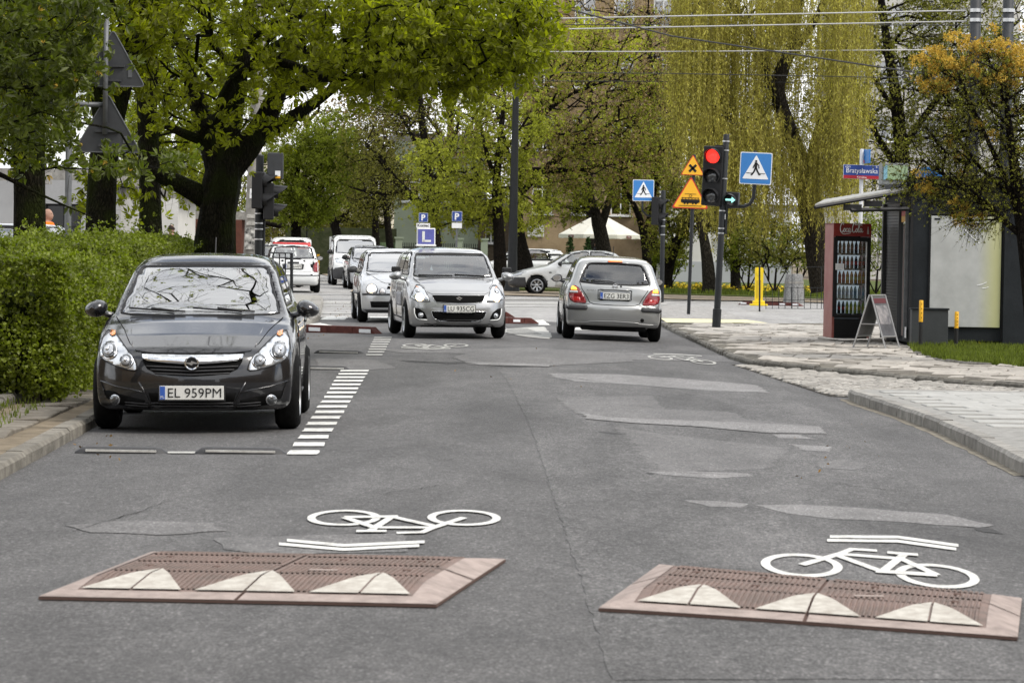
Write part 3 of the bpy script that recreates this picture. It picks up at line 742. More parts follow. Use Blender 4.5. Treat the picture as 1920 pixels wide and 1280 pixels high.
pk = plaza_kerb
p_plaza = [tuple(P(1240, 611)[:2])] + [(x + .03, y + .09) for x, y in pk[1:]] + [(pk[-1][0] + 6, pk[-1][1] - .4), (pk[-1][0] + 12, 66), (6.5, 67.2)]
plaza = sheet('plaza', p_plaza, .055, mat('plaza_bed', (.13, .12, .10), .95, var=.4, vscale=9), step=.7, skirt=.09)
tag(plaza, 'uneven old slab plaza in front of the dark kiosk')
kerb(plaza, pk[::-1] if False else pk, side=1, top=.075, L=.55, m=M_kerb_g, jit=.014, w=.12)
p_in = [(p[0] + .1, p[1] + .22) for p in pk]
pave(plaza, [tuple(P(1256, 612)[:2])] + [(p[0] + .12, p[1] + .1) for p in pk[1:4]] + p_in[4:] + [(pk[-1][0] + 5, pk[-1][1]), (pk[-1][0] + 10, 66), (8, 66.5)], .5, .5, math.radians(-14), .078, M_slab, tilt=.036, zj=.014, gap=.03, posj=.015, maxn=300, maxd=70)
sheet('tactile_strip', pxpoly([(1238, 604), (1400, 607), (1440, 613), (1250, 612)]), .085, M_paint_yel, plaza, step=.5, kind=None)
sheet('gravel_setts', [tuple(P(1240, 603)[:2]), tuple(P(1400, 606)[:2]), tuple(P(1330, 580)[:2]), tuple(P(1236, 578)[:2])], .075, mat('small_setts', (.40, .39, .37), .8, col2=(.16, .155, .15), vscale=9, bump=.6, bscale=20), plaza, step=.8, kind=None)
cp = [(pk[4][0] - .25, pk[4][1] - .3)] + [(p[0], p[1] - .12) for p in pk[5:]] + [(pk[-1][0] + 3.5, pk[-1][1] - .5), (rn[-1][0] + 5.5, rn[-1][1] + 1.0), (rn[-1][0] + .1, rn[-1][1] + .45), (rn[-1][0] - .15, rn[-1][1] + .6)]
cob = sheet('side_street', cp, .004, M_joint, step=.6)
tag(cob, 'cobbled side street mouth between the two kerbs')
pave(cob, cp, .19, .14, math.radians(8), .028, M_cob, name='cobble', gap=.022, tilt=.05, zj=.008, maxn=300, dome=.008, h=.04, posj=.008, bev=.014)

le = [(x, y) for x, y in left_edge]
in_l = [(x - 1.15, y + .3) for x, y in le]
walk_l = sheet('verge', [(x - .07, y) for x, y in le[::-1]] + [(x, y) for x, y in in_l] , .07, M_soil, step=.5, skirt=.1)
tag(walk_l, 'narrow cracked slab verge along the left kerb')
kerb(walk_l, le, side=1, top=.10, m=M_kerb_o, jit=.010)
kerb(walk_l, [(x - .95, y) for x, y in le if y < 45], side=1, top=.135, m=M_kerb_g, jit=.03, L=.5, w=.13)
pave(walk_l, [(x - .12, y) for x, y in le[1:]] + [(x - 1.0, y) for x, y in le[1:][::-1]], .385, .5, math.radians(1.2), .095, M_slab_o, tilt=.03, zj=.008, gap=.012, maxn=160, stagger=0, posj=.008)
bank = sheet('flower_bed', [(x - 1.05, y) for x, y in le] + [(-12, 66), (-12, 6)], .06, M_soil, step=.8, skirt=.1, zf=lambda x, y: .12 * (1 - math.exp(-max(0, (-x - .02 * y + .4 - 3.6)) * .9)) + .02 * math.sin(x * 3 + y * 2))
isl = pxpoly([(540, 618), (572, 612), (600, 600), (606, 566), (600, 560), (560, 558), (520, 560)])
island = sheet('traffic_island', isl, .09, mat('island_setts', (.33, .32, .29), .85, col2=(.22, .21, .19), vscale=14, bump=.8, bscale=22), step=.6, skirt=.12)
kerb(island, pxpoly([(572, 612), (600, 600), (606, 566)]), side=1, top=.12, L=.8, w=.28)
lawn = sheet('lawn', [tuple(G(1240, 103)[:2]), tuple(G(1980, 94)[:2]), tuple(G(2600, 94)[:2]), tuple(G(2600, 160)[:2]), tuple(G(700, 160)[:2]), tuple(G(700, 112)[:2]), tuple(G(1000, 108)[:2])], .06, M_grassbase, step=4, skirt=.1)
dirt = sheet('dirt_path', [tuple(G(660, 98)[:2]), tuple(G(2600, 88)[:2]), tuple(G(2600, 97)[:2]), tuple(G(1900, 95)[:2]), tuple(G(1240, 104)[:2]), tuple(G(660, 108)[:2])], .03, M_dirt, step=3, rough=.1)
farpath = sheet('far_footway', [tuple(G(600, 150)[:2]), tuple(G(705, 106)[:2]), tuple(G(740, 108)[:2]), tuple(G(740, 175)[:2]), tuple(G(500, 190)[:2]), tuple(G(500, 165)[:2])], .03, M_dirt, step=3)
# ================================================================== VEHICLES
def paint(name, col, metal=.55, rough=.32, coat=1.0):
    return mat(name, col, rough, metal, var=.05, vscale=2.2, coat=coat)
M_blk = mat('black_plastic', (.018, .018, .019), .5, var=.15, vscale=30)
M_gap = mat('panel_gap_black', (.006, .006, .006), .8)
M_trim = mat('dark_grey_plastic', (.05, .05, .052), .55, var=.12, vscale=20)
M_tyre = mat('tyre_rubber', (.010, .010, .010), .8, var=.3, vscale=20, bump=.3, bscale=80)
M_rim = mat('alloy_silver', (.42, .43, .44), .32, .8)
M_chrome = mat('chrome', (.82, .83, .85), .08, 1.0)
M_lampsil = mat('lamp_reflector', (.62, .64, .66), .22, .85)
M_lampdk = mat('lamp_dark', (.10, .105, .11), .2, .6, coat=1)
M_lens = mat('lamp_lens', (.45, .47, .5), .06, .35, coat=1)
M_amber = mat('amber_lens', (.75, .24, .03), .15, coat=1)
M_red = mat('red_lens', (.22, .008, .012), .12, coat=1)
M_red2 = mat('red_lens_bright', (.42, .02, .02), .12, coat=1)
M_whitelens = mat('white_lens', (.6, .58, .58), .15, coat=1)
M_lit = mat('lit_headlamp', (1, .95, .85), .3, emis=(1, .70, .36), estr=5)
M_litam = mat('lit_amber', (1, .5, .1), .3, emis=(1, .34, .03), estr=1.7)
M_litred = mat('lit_brake_light', (1, .2, .1), .3, emis=(1, .16, .05), estr=1.5)
M_glass = glass_mat('car_glass', (.62, .68, .66), .22)
M_glass_d = glass_mat('tinted_glass', (.20, .23, .23), .16)
M_int = mat('interior_grey', (.035, .036, .038), .8)
M_seat = mat('seat_fabric', (.03, .031, .035), .9)
M_plate = mat('plate_white', (.72, .72, .68), .45)
M_plate_b = mat('plate_blue', (.03, .10, .42), .45)
M_plate_k = mat('plate_letter_black', (.012, .012, .012), .5)

class Car:
    """local frame: x across, y from nose (0) to tail (L), z up"""
    def __init__(s, name, label, L, Wd, H, lower, lowf, plan, green, greenf, warp, wheels, R, body, h=.024, cat='car', group=None, cowl=.95, cav=True,
                 ws=None, rw=None, sides=(), gwarp=(.10, .06), crown=.05, hoodk=.05, rearref=False, tube=.06, glass=None, roundk=.08, lowcol=None, hoodcut=None):
        s.L = L; s.W = Wd; s.H = H; s.body = body
        s.root = thing(name, label, cat, (0, 0, 0), 0, group)
        x = np.arange(0, Wd / 2 + .12, h) - h / 2; y = np.arange(-.12, L + .12, h); z = np.arange(.08, H + .1, h)
        X, Y, Z = np.meshgrid(x, y, z, indexing='ij')
        hw = Wd / 2
        Y2, Z2 = np.meshgrid(np.arange(-.6, L + .6, h), np.arange(-.3, H + .5, h), indexing='ij')
        def look(tab, yy, zz):
            a = (yy + .6) / h; b = (zz + .3) / h
            i = np.clip(a.astype(int), 0, tab.shape[0] - 2); j = np.clip(b.astype(int), 0, tab.shape[1] - 2); u = a - i; v = b - j
            return (tab[i, j] * (1 - u) + tab[i + 1, j] * u) * (1 - v) + (tab[i, j + 1] * (1 - u) + tab[i + 1, j + 1] * u) * v
        def solid(side, front, pl, wf, wr, cr, k, topk=None):
            ts = sdpoly(Y2, Z2, side)
            q = (X / hw); t = np.clip(Y / L, 0, 1); q2 = np.abs(q) ** 2.2
            yy = Y - wf * q2 * np.clip(1 - Y / (L * .35), 0, 1) + wr * q2 * np.clip((Y - L * .65) / (L * .35), 0, 1)
            zz = Z + cr * q2 * np.clip((Z - .55) / .3, 0, 1)
            a = look(ts, yy, zz)
            XF, ZF = np.meshgrid(x, z, indexing='ij')
            fr = sdpoly(np.abs(XF), ZF, front)[:, None, :] + 0 * Y
            f = smax(a, fr, k)
            if pl is not None:
                XP, YP = np.meshgrid(x, y, indexing='ij')
                pp = sdpoly(np.abs(XP), YP, pl)[:, :, None] + 0 * Z
                f = smax(f, pp, k * 1.3)
            return f
        low = solid(lower, lowf, plan, warp[0], warp[1], crown, roundk)
        gr = solid(green, greenf, None, gwarp[0], gwarp[1], crown * .7, .09)
        f0 = smin(low, gr, .035)
        f = f0
        for wy in wheels:
            rr = np.sqrt((Y - wy) ** 2 + (Z - R) ** 2)
            arch = np.maximum(np.maximum(rr - (R + .045), hw - .34 - np.abs(X)), -1)
            f = smax(f, -arch, .01)
        solid_f = f.copy()
        s.f0 = f0
        if cav:
            box = np.maximum(np.maximum(cowl + .12 - Y, Y - (L - .16)), .42 - Z)
            cavf = smax(f0 + tube, box, .03); f = np.maximum(f, -cavf)
            yc = L * .45
            XF, ZF = np.meshgrid(x, z, indexing='ij')
            if ws is not None:
                w = sdpoly(np.abs(XF), ZF, ws)[:, None, :] + 0 * Y
                f = np.maximum(f, -np.maximum(np.maximum(w, Y - yc), cowl - Y))
            if rw is not None:
                w = sdpoly(np.abs(XF), ZF, rw)[:, None, :] + 0 * Y
                f = np.maximum(f, -np.maximum(w, L * .62 - Y))
            YS, ZS = np.meshgrid(y, z, indexing='ij')
            for sp in sides:
                w = sdpoly(YS, ZS, sp)[None, :, :] + 0 * X
                f = np.maximum(f, -np.maximum(w, .30 - np.abs(X)))
        def full(ff): return np.concatenate([ff[1:][::-1], ff[1:]], 0) if False else np.concatenate([ff[::-1][:-1], ff[1:]], 0)
        xo = -x[-1]
        def mesh(ff): return surface_nets(np.concatenate([ff[1:][::-1], ff[1:]], 0), (xo, y[0], z[0]), h)
        V, F = mesh(f)
        mats = [body, M_blk if lowcol is None else lowcol[1]]
        zc = V[F].mean(1); mi = np.zeros(len(F), dtype=np.int32)
        inner = np.zeros(len(F), bool)
        for wy in wheels:
            rr = np.hypot(zc[:, 1] - wy, zc[:, 2] - R); inner |= (rr < R + .043) & (np.abs(zc[:, 0]) < hw + .1) & (zc[:, 2] < R * 2.2)
        def samp(tab, pts):
            a = (np.abs(pts[:, 0]) - x[0]) / h; b = (pts[:, 1] - y[0]) / h; c = (pts[:, 2] - z[0]) / h
            i = np.clip(a.round().astype(int), 0, tab.shape[0] - 1); j = np.clip(b.round().astype(int), 0, tab.shape[1] - 1); k = np.clip(c.round().astype(int), 0, tab.shape[2] - 1); return tab[i, j, k]
        inner |= samp(f0, zc) < -.028
        inner |= zc[:, 2] < .20
        mi[inner] = 1
        if lowcol is not None:
            mi[lowcol[0](zc)] = 1
        s.bodyobj = add('body', V, F, mats, s.root, smooth=True, mi=mi)
        Vs, Fs = surface_nets(np.concatenate([solid_f[1:][::-1], solid_f[1:]], 0), (xo, y[0], z[0]), h)
        s.bvh = BVHTree.FromPolygons([tuple(v) for v in Vs], [tuple(q) for q in Fs])
        a_, b_, c_, d_ = (Vs[Fs[:, q]] for q in range(4)); fn = np.cross(c_ - a_, d_ - b_); vn = np.zeros_like(Vs)
        for q in range(4): np.add.at(vn, Fs[:, q], fn)
        s.vn = vn / (np.linalg.norm(vn, axis=1)[:, None] + 1e-12); s.vs = Vs; s.fs = Fs
        s.glass = glass or M_glass
    VIEW = {'front': ((0, 1, 0), lambda p, st: (p[0], st, p[1])), 'rear': ((0, -1, 0), lambda p, st: (p[0], st, p[1])),
            'right': ((-1, 0, 0), lambda p, st: (st, p[0], p[1])), 'left': ((1, 0, 0), lambda p, st: (-st, p[0], p[1])), 'top': ((0, 0, -1), lambda p, st: (p[0], p[1], st))}
    def hit(s, view, p, start=None):
        d, fn = s.VIEW[view]
        st = {'front': -1.0, 'rear': s.L + 1, 'right': s.W, 'left': s.W, 'top': s.H + 1}[view] if start is None else start
        o = Vector(fn(p, st)); d = Vector(d); loc, nr, i, ds = s.bvh.ray_cast(o, d)
        if loc is None:
            loc, nr, i, ds = s.bvh.find_nearest(o + d * (1.0 if view in ('front', 'rear') else .8))
        q = s.fs[i]; w = 1 / (np.linalg.norm(s.vs[q] - np.array(loc), axis=1) + .004); nr = Vector((s.vn[q] * w[:, None]).sum(0)).normalized()
        if nr.dot(d) > 0: nr = -nr
        return loc, nr
    def patch(s, name, view, poly, m, off=.004, th=.012, step=.05, start=None, parent=None, label=None, rim=None, smooth=True, dome=0.0):
        vs, fs = fill(poly, step)
        hits = [s.hit(view, p, start) for p in vs]
        cx = sum(p[0] for p in poly) / len(poly); cy = sum(p[1] for p in poly) / len(poly)
        rad = max(math.hypot(p[0] - cx, p[1] - cy) for p in poly)
        V = [l + n * (off + dome * max(0, 1 - (math.hypot(p[0] - cx, p[1] - cy) / rad) ** 2)) for (l, n), p in zip(hits, vs)]
        d = Vector(s.VIEW[view][0]); F = []
        for t in fs:
            a, b, c = (V[i] for i in t)
            F.append(t if (b - a).cross(c - a).dot(d) < 0 else t[::-1])
        mi = [0] * len(F)
        es = set((t[i], t[(i + 1) % 3]) for t in F for i in range(3)); bd = [e for e in es if (e[1], e[0]) not in es]
        idx = {}; V = list(V)
        for e in bd:
            for q in e:
                if q not in idx: idx[q] = len(V); V.append(hits[q][0] + hits[q][1] * (off - th))
            F.append((e[1], e[0], idx[e[0]], idx[e[1]])); mi.append(1)
        o = add(name, V, F, [m, rim or M_gap], parent or s.root, mi=mi, label=label)
        if smooth:
            fl = np.zeros(len(F), dtype=bool); fl[:len(fs)] = True; o.data.polygons.foreach_set('use_smooth', fl)
            o.data.update()
        return o
    def both(s, name, view, poly, m, **k):
        """mirrored pair; label None"""
        v2 = {'left': 'right', 'right': 'left'}.get(view, view)
        a = s.patch(name, view, poly, m, **k)
        b = s.patch(name, v2, poly if view in ('left', 'right') else [(-x, y) for x, y in poly], m, **k)
        return a, b
    def line(s, name, view, pts, w, m, off=.006, start=None, mirror=False, parent=None, k=6, step=.06):
        q = []
        for a, b in zip(pts, pts[1:]):
            n = max(1, int(math.hypot(b[0] - a[0], b[1] - a[1]) / step))
            q += [(a[0] + (b[0] - a[0]) * i / n, a[1] + (b[1] - a[1]) * i / n) for i in range(n)]
        q.append(pts[-1])
        for sgn in ((1, -1) if mirror else (1,)):
            vw = view if sgn == 1 else {'left': 'right', 'right': 'left'}.get(view, view)
            pp = []
            for p in q:
                if sgn < 0 and view not in ('left', 'right'): p = (-p[0], p[1])
                l, n = s.hit(vw, p, start); pp.append(l + n * off)
            MB().tube(pp, w / 2, k).build(name, m, parent or s.root, smooth=True)
    def disc(s, name, view, cx, cz, r, m, off=.008, mirror=False, parent=None, dome=.012, th=.02, n=18, rx=1.0):
        poly = [(cx + r * rx * math.cos(2 * PI * i / n), cz + r * math.sin(2 * PI * i / n)) for i in range(n)]
        if mirror: return s.both(name, view, poly, m, off=off, th=th, step=max(.02, r * .5), dome=dome, parent=parent)
        return s.patch(name, view, poly, m, off=off, th=th, step=max(.02, r * .5), dome=dome, parent=parent)
    def wheels(s, ys, R, track, w=.195, rimr=.195, spokes=5, hub='alloy'):
        for wy in ys:
            for sd in (-1, 1):
                nd = node('wheel', s.root, (sd * track / 2, wy, R), (0, 0, 0 if sd > 0 else PI))
                hw = w / 2; t = MB().lathe([(rimr, -hw + .01), (rimr + .02, -hw), (R - .045, -hw - .004), (R - .012, -hw + .02), (R, -hw + .045), (R + .003, 0), (R, hw - .045), (R - .012, hw - .02), (R - .045, hw + .004), (rimr + .02, hw), (rimr, hw - .01)], 36, 'X')
                t.build('tyre', M_tyre, nd, smooth=True)
                r = MB(); r.lathe([(rimr - .001, -hw + .02), (rimr + .012, hw - .003), (rimr - .005, hw + .001), (rimr - .02, hw - .02), (rimr - .03, .02), (rimr - .03, .0)], 32, 'X')
                for i in range(spokes):
                    a = 2 * PI * i / spokes + .3; ca, sa = math.cos(a), math.sin(a); wd = .9 / spokes * .16
                    def pt(rr, ww, xx): return (xx, ca * rr - sa * ww, sa * rr + ca * ww)
                    vv = [pt(.03, -wd * .8, hw - .035), pt(.03, wd * .8, hw - .035), pt(rimr - .012, wd * 1.35, hw - .016), pt(rimr - .012, -wd * 1.35, hw - .016),
                          pt(.03, -wd * .8, hw - .075), pt(.03, wd * .8, hw - .075), pt(rimr - .012, wd * 1.35, hw - .06), pt(rimr - .012, -wd * 1.35, hw - .06)]
                    r.geo(vv, [(0, 1, 2, 3), (7, 6, 5, 4), (0, 4, 5, 1), (1, 5, 6, 2), (2, 6, 7, 3), (3, 7, 4, 0)])
                r.lathe([(0, hw - .018), (.03, hw - .02), (.055, hw - .035), (.06, hw - .08)], 16, 'X')
                r.build('rim', M_rim, nd, smooth=True, sharp=.6)
                d = MB().lathe([(0, -.02), (rimr - .05, -.02), (rimr - .03, .0)], 20, 'X'); d.build('brake_disc', M_gap, nd)
    def window(s, name, view, poly, m=None, start=None, seal=.028, smat=None, off=.003, mirror=False, step=.07):
        g = m or s.glass
        if mirror: r = s.both(name, view, poly, g, off=off, th=.006, step=step, start=start, rim=g)
        else: r = (s.patch(name, view, poly, g, off=off, th=.006, step=step, start=start, rim=g),)
        if seal: s.line('window_seal', view, list(poly) + [poly[0], poly[1]], seal, smat or M_blk, off=-.003, start=start, mirror=mirror, step=.08)
        return r
    def mirror(s, y, z, x, m, arm=True, sz=(.20, .10, .14), lower=None):
        for sd in (-1, 1):
            b = MB(); pr = []
            n = 10
            for i in range(n + 1):
                a = -PI / 2 + PI * i / n; pr.append((math.cos(a), math.sin(a)))
            b.lathe(pr, 16, 'Y')
            k = []
            for v in b.v:
                xx, yy, zz = v; yy = yy if yy < 0 else yy * .25
                wz = zz * (1 - .15 * (xx * sd)); k.append((sd * (x + sz[0] / 2) + xx * sz[0] / 2, y + yy * sz[1], z + wz * sz[2] / 2 - .012 * xx * sd))
            b.v = k
            if arm: b.tube([(sd * (x - .10), y + .01, z - .07), (sd * (x + .0), y, z - .05), (sd * (x + .06), y - .01, z - .02)], .026, 8)
            o = b.build('wing_mirror', m, s.root, smooth=True)
            if lower: MB().box((sd * (x + sz[0] / 2), y + .006, z - sz[2] * .42), (sz[0] * .8, sz[1] * .9, sz[2] * .2), bev=.01).build('mirror_base', lower, o)
            g = MB().lathe([(0, .0), (.9, .0), (.92, -.1)], 16, 'Y'); g.v = [(sd * (x + sz[0] / 2) + v[0] * sz[0] * .44, y + .027 + v[1] * .02, z + v[2] * sz[2] * .42) for v in g.v]
            g.build('mirror_glass', M_chrome, o)
    def interior(s, ydash, yseat, zseat=.52, head=True, rear=True, wheel_side=1):
        d = MB(); d.box((0, ydash + .18, .80), (s.W - .34, .42, .22), bev=.05); d.box((wheel_side * .36, ydash + .22, .93), (.34, .2, .08), bev=.03); d.build('dashboard', M_int, s.root, smooth=True, sharp=1.2)
        for yy in ([yseat] + ([yseat + .85] if rear else [])):
            for sx in (-.36, .36):
                b = MB(); b.box((sx, yy, zseat - .1), (.48, .5, .16), bev=.05)
                b.box((sx, yy + .30, zseat + .22), (.46, .15, .62), rot=Matrix.Rotation(-.22, 3, 'X'), bev=.06)
                if head: b.box((sx, yy + .40, zseat + .63), (.25, .10, .17), rot=Matrix.Rotation(-.15, 3, 'X'), bev=.04); b.tube([(sx, yy + .37, zseat + .5), (sx, yy + .4, zseat + .6)], .03, 6)
                b.build('seat', M_seat, s.root, smooth=True, sharp=1.2)
        t = MB(); c = Vector((wheel_side * .36, yseat - .48, .93)); ring = []
        for i in range(20):
            a = 2 * PI * i / 20; ring.append(c + Vector((math.cos(a) * .185, math.sin(a) * .08, math.sin(a) * .17)))
        t.tube(ring, .014, 6, closed=True); t.tube([ring[0], c, ring[10]], .014, 6); t.build('steering_wheel', M_blk, s.root, smooth=True)
        MB().box((0, ydash + .62, s.H - .22), (.24, .03, .065), bev=.012).build('rear_view_mirror', M_blk, s.root)
    def plate(s, txt, x, z, view, w=.52, hgt=.112, tilt=0, sub=None, start=None):
        l, n = s.hit(view, (x, z), start); sgn = -1 if view == 'front' else 1
        l2, _ = s.hit(view, (x, z + hgt * .5), start); l3, _ = s.hit(view, (x, z - hgt * .5), start)
        y = min(l.y, l2.y, l3.y) if view == 'front' else max(l.y, l2.y, l3.y); y += sgn * .02
        nd = node('number_plate', s.root, (x, y, z), (tilt, 0, 0 if view == 'front' else PI))
        MB().box((0, .006, 0), (w + .024, .02, hgt + .024), bev=.004).build('plate_frame', M_blk, nd)
        MB().box((0, -.006, .002), (w, .012, hgt), bev=.003).build('plate_panel', M_plate, nd)
        MB().box((-w / 2 + .024, -.0135, .002), (.042, .005, hgt - .006)).build('country_band', M_plate_b, nd)
        text('PL', M_plate, nd, (-w / 2 + .024, -.0175, -.032), FRONT, height=.022, depth=.0, name='country_letters')
        text(txt, M_plate_k, nd, (.024, -.0145, .002), FRONT, width=w * .83, height=hgt * .68, depth=.001, bold=0, name='plate_number')
        if sub: text(sub, M_plate, nd, (0, -.006, -hgt * .5 - .006), FRONT, width=w * .8, height=.012, depth=0, name='dealer_line')
    def place(s, px, py, D, adir, facing='front', zoff=0.0, gy=None):
        """put the nose (or tail) centre at pixel column px and distance D; adir: dx/dy of the away direction"""
        p = PD(px, py, D); a = math.atan2(-adir, 1)
        s.root.rotation_euler = (0, 0, a if facing == 'front' else a + PI)
        q = Vector((p.x, D, 0))
        if facing == 'rear': q = q + Vector((math.sin(-a), math.cos(a), 0)) * s.L    
        s.root.location = (q.x, q.y, 0)
        d = Vector((-math.sin(a), math.cos(a), 0)); mid = q + d * (s.L / 2 if facing == 'front' else -s.L / 2); r = Vector((math.cos(a), math.sin(a), 0)) * .7
        zl = gz(*(mid - r)[:2]); zr = gz(*(mid + r)[:2]); roll = math.atan2(zl - zr, 1.4)
        s.root.rotation_mode = 'XYZ'
        base = Matrix.Rotation(a, 4, 'Z') @ Matrix.Rotation(roll, 4, 'Y')
        if facing == 'rear': base = base @ Matrix.Rotation(PI, 4, 'Z')
        s.root.matrix_world = Matrix.Translation((q.x, q.y, (zl + zr) / 2 + zoff)) @ base
        s.root.rotation_euler = base.to_euler(); s.root.location = (q.x, q.y, (zl + zr) / 2 + zoff)

def tracer(ox, oy, sc, pxc, D, rear=False):
    """crop pixel -> (x, z) on the plane at distance D; x measured from the centre column"""
    s_ = FPX / D
    def f(cx, cy):
        px = ox + cx / sc; py = oy + cy / sc; yh = YH + math.tan(ROLL) * (pxc - 960)
        dx = px - pxc; dy = py - yh; c, s__ = math.cos(ROLL), math.sin(ROLL)
        X = (dx * c + dy * s__) / s_; Z = CAMH - (dy * c - dx * s__) / s_
        return (X - (0 if not True else 0), Z)
    return f
def tr(f, pts, right=True):
    r = [f(*p) for p in pts]
    return [(abs(x) if right else x, z) for x, z in r]
def sym(f, pts):
    """right half trace (centre to side) -> closed symmetric polygon"""
    r = [f(*p) for p in pts]; return [(abs(x), z) for x, z in r] + [(-abs(x), z) for x, z in r[::-1] if abs(x) > .01]

FULL_LOWF = lambda w, zs=.97: [(-.1, .17), (w - .15, .17), (w - .05, .22), (w - .012, .42), (w, .62), (w - .01, .80), (w - .045, zs - .02), (w - .11, zs + .06), (-.1, zs + .3)]
def greenf(wb, wt, zb, H): return [(-.1, zb - .2), (wb + .03, zb - .2), (wb, zb), (wt + .05, H - .16), (wt - .02, H - .06), (wt - .16, H), (-.1, H + .02)]
def planf(w, L, nf=.1, rf=.1): return [(-.1, -.05), (w - .26, -.02), (w - .13, .05 + nf * .4), (w - .05, .28), (w - .01, .7), (w, 1.2), (w, L - 1.0), (w - .015, L - .5), (w - .06, L - .18), (w - .16, L - .03), (w - .28, L + .02), (-.1, L + .05)]

M_dark = mat('anthracite_metallic', (.014, .0145, .017), .25, .4, var=.06, vscale=2, coat=1)
def build_dark():
    W2 = .857; L = 4.0
    low = [(.18, .16), (.05, .22), (0, .36), (.0, .46), (.03, .55), (.07, .63), (.16, .70), (.40, .80), (.75, .90), (1.02, .955), (1.4, .98), (2.6, .99), (3.6, 1.03), (3.86, .98), (3.96, .75), (4.0, .5), (3.97, .3), (3.85, .2), (3.5, .17)]
    gr = [(.86, .84), (1.0, .93), (1.36, 1.16), (1.72, 1.36), (1.98, 1.445), (2.35, 1.48), (2.8, 1.47), (3.3, 1.415), (3.55, 1.36), (3.9, 1.0), (3.9, .84)]
    f = tracer(140, 440, 3.048, 361, 25.95); fw = tracer(140, 440, 3.048, 372, 27.0)
    ws = [(0, .945), (.35, .945), (.60, .952), (.665, .965), (.64, 1.05), (.555, 1.30), (.545, 1.335), (.48, 1.352), (0, 1.362)]
    wsf = ws + [(-x, z) for x, z in ws[::-1] if x > 0]
    sides = [[(1.35, 1.02), (1.95, 1.33), (2.25, 1.385), (2.62, 1.385), (2.62, 1.03)], [(2.70, 1.03), (2.70, 1.385), (3.1, 1.35), (3.42, 1.25), (3.2, 1.10)]]
    rw = [(0, 1.05), (.5, 1.05), (.45, 1.30), (0, 1.32)]
    c = Car('parked_car', 'parked anthracite hatchback with trees mirrored in its windscreen', L, 1.714, 1.48, low, FULL_LOWF(W2, .96), planf(W2, L, .5), gr, greenf(.735, .56, .96, 1.48),
            (.30, .12), (.83, 3.34), .315, M_dark, h=.026, cowl=.98, ws=ws, rw=rw, sides=sides, glass=glass_mat('windscreen_glass', (.42, .46, .46), .34), crown=.05)
    r = c.root
    c.window('windscreen', 'front', wsf, start=.9, seal=.022)
    for sp in sides: c.window('side_window', 'right', sp, m=M_glass_d, seal=.02, mirror=True)
    hood = [(0, .648), (.33, .652), (.50, .665), (.44, .70), (.50, .80), (.60, .90), (.66, .955), (.3, .95), (0, .95)]
    c.line('hood_gap', 'front', [(.0, .652), (.33, .655), (.465, .668)], .008, M_gap, off=.001, mirror=True)
    c.line('hood_gap', 'front', [(.465, .668), (.53, .73), (.60, .83), (.70, .925)], .007, M_gap, off=.001, mirror=True)
    c.line('hood_crease', 'front', [(.50, .70), (.53, .80), (.565, .90)], .012, M_dark, off=-.003, mirror=True)
    hl = tr(f, [(1150, 548), (1187, 540), (1205, 580), (1214, 640), (1200, 690), (1160, 715), (1100, 735), (1040, 752), (990, 757), (975, 748), (990, 700), (1030, 655), (1070, 615), (1110, 575)])
    for sd in (1, -1):
        hp = [(x * sd, z) for x, z in hl]
        h = c.patch('headlight', 'front', hp, M_lampsil, off=.006, th=.02, step=.04)
        c.line('lamp_edge', 'front', hp + hp[:1], .010, M_blk, off=.006, parent=h, step=.04)
        (x1, z1) = f(1150, 652); (x2, z2) = f(1040, 705)
        for (xx, zz, rr) in ((abs(x1), z1, .062), (abs(x2), z2, .05)):
            c.disc('lamp_ring', 'front', xx * sd, zz, rr * 1.15, M_chrome, off=.012, parent=h, dome=.006)
            c.disc('lamp_bowl', 'front', xx * sd, zz, rr * .96, M_lampdk, off=.019, parent=h, dome=.004)
            c.disc('lamp_lens', 'front', xx * sd, zz, rr * .66, M_lens, off=.025, parent=h, dome=.02)
            c.disc('bulb', 'front', xx * sd, zz, rr * .25, M_chrome, off=.047, parent=h, dome=.01)
        t = [(.670 * sd, .815), (.712 * sd, .825), (.716 * sd, .79), (.69 * sd, .775), (.665 * sd, .785)]
        c.patch('turn_signal', 'front', t, M_amber, off=.012, th=.01, step=.03, parent=h)
    g = sym(f, [(673, 655), (960, 655), (945, 705), (920, 745), (870, 768), (780, 778), (673, 782)])
    gr_ = c.patch('upper_grille', 'front', g, M_gap, off=.004, th=.02)
    c.patch('chrome_bar', 'front', sym(f, [(673, 668), (800, 669), (950, 670), (946, 690), (915, 703), (800, 713), (720, 716), (673, 716)]), M_chrome, off=.022, th=.03, parent=gr_)
    for zz in (.535, .508, .48): c.line('grille_slat', 'front', [(-.37 + (.535 - zz) * 1.2, zz + .012), (0, zz), (.37 - (.535 - zz) * 1.2, zz + .012)], .012, M_trim, off=.01, parent=gr_)
    l, n = c.hit('front', (0, .578)); nd = MB(); cc = l + Vector((0, -.05, 0))
    nd.tube([cc + Vector((math.cos(a * PI / 12) * .052, 0, math.sin(a * PI / 12) * .052)) for a in range(24)], .0085, 8, closed=True)
    nd.prism([(-.052, .004), (-.01, .004), (-.002, .018), (.052, -.002), (.052, -.006), (.01, -.006), (.002, -.02), (-.052, 0)], cc.y - .006, cc.y + .006)
    nd.v[-16:] = [(v[0] + cc.x, v[1], v[2] + cc.z) for v in nd.v[-16:]]
    nd.build('badge', M_chrome, r, smooth=True, sharp=.5)
    MB().lathe([(0, .0), (.05, 0)], 20, 'Y', (cc.x, cc.y + .012, cc.z)).build('badge_back', M_blk, r)
    lg = sym(f, [(673, 880), (910, 880), (895, 930), (860, 960), (800, 975), (673, 980)])
    lo = c.patch('lower_grille', 'front', lg, M_gap, off=.003, th=.02)
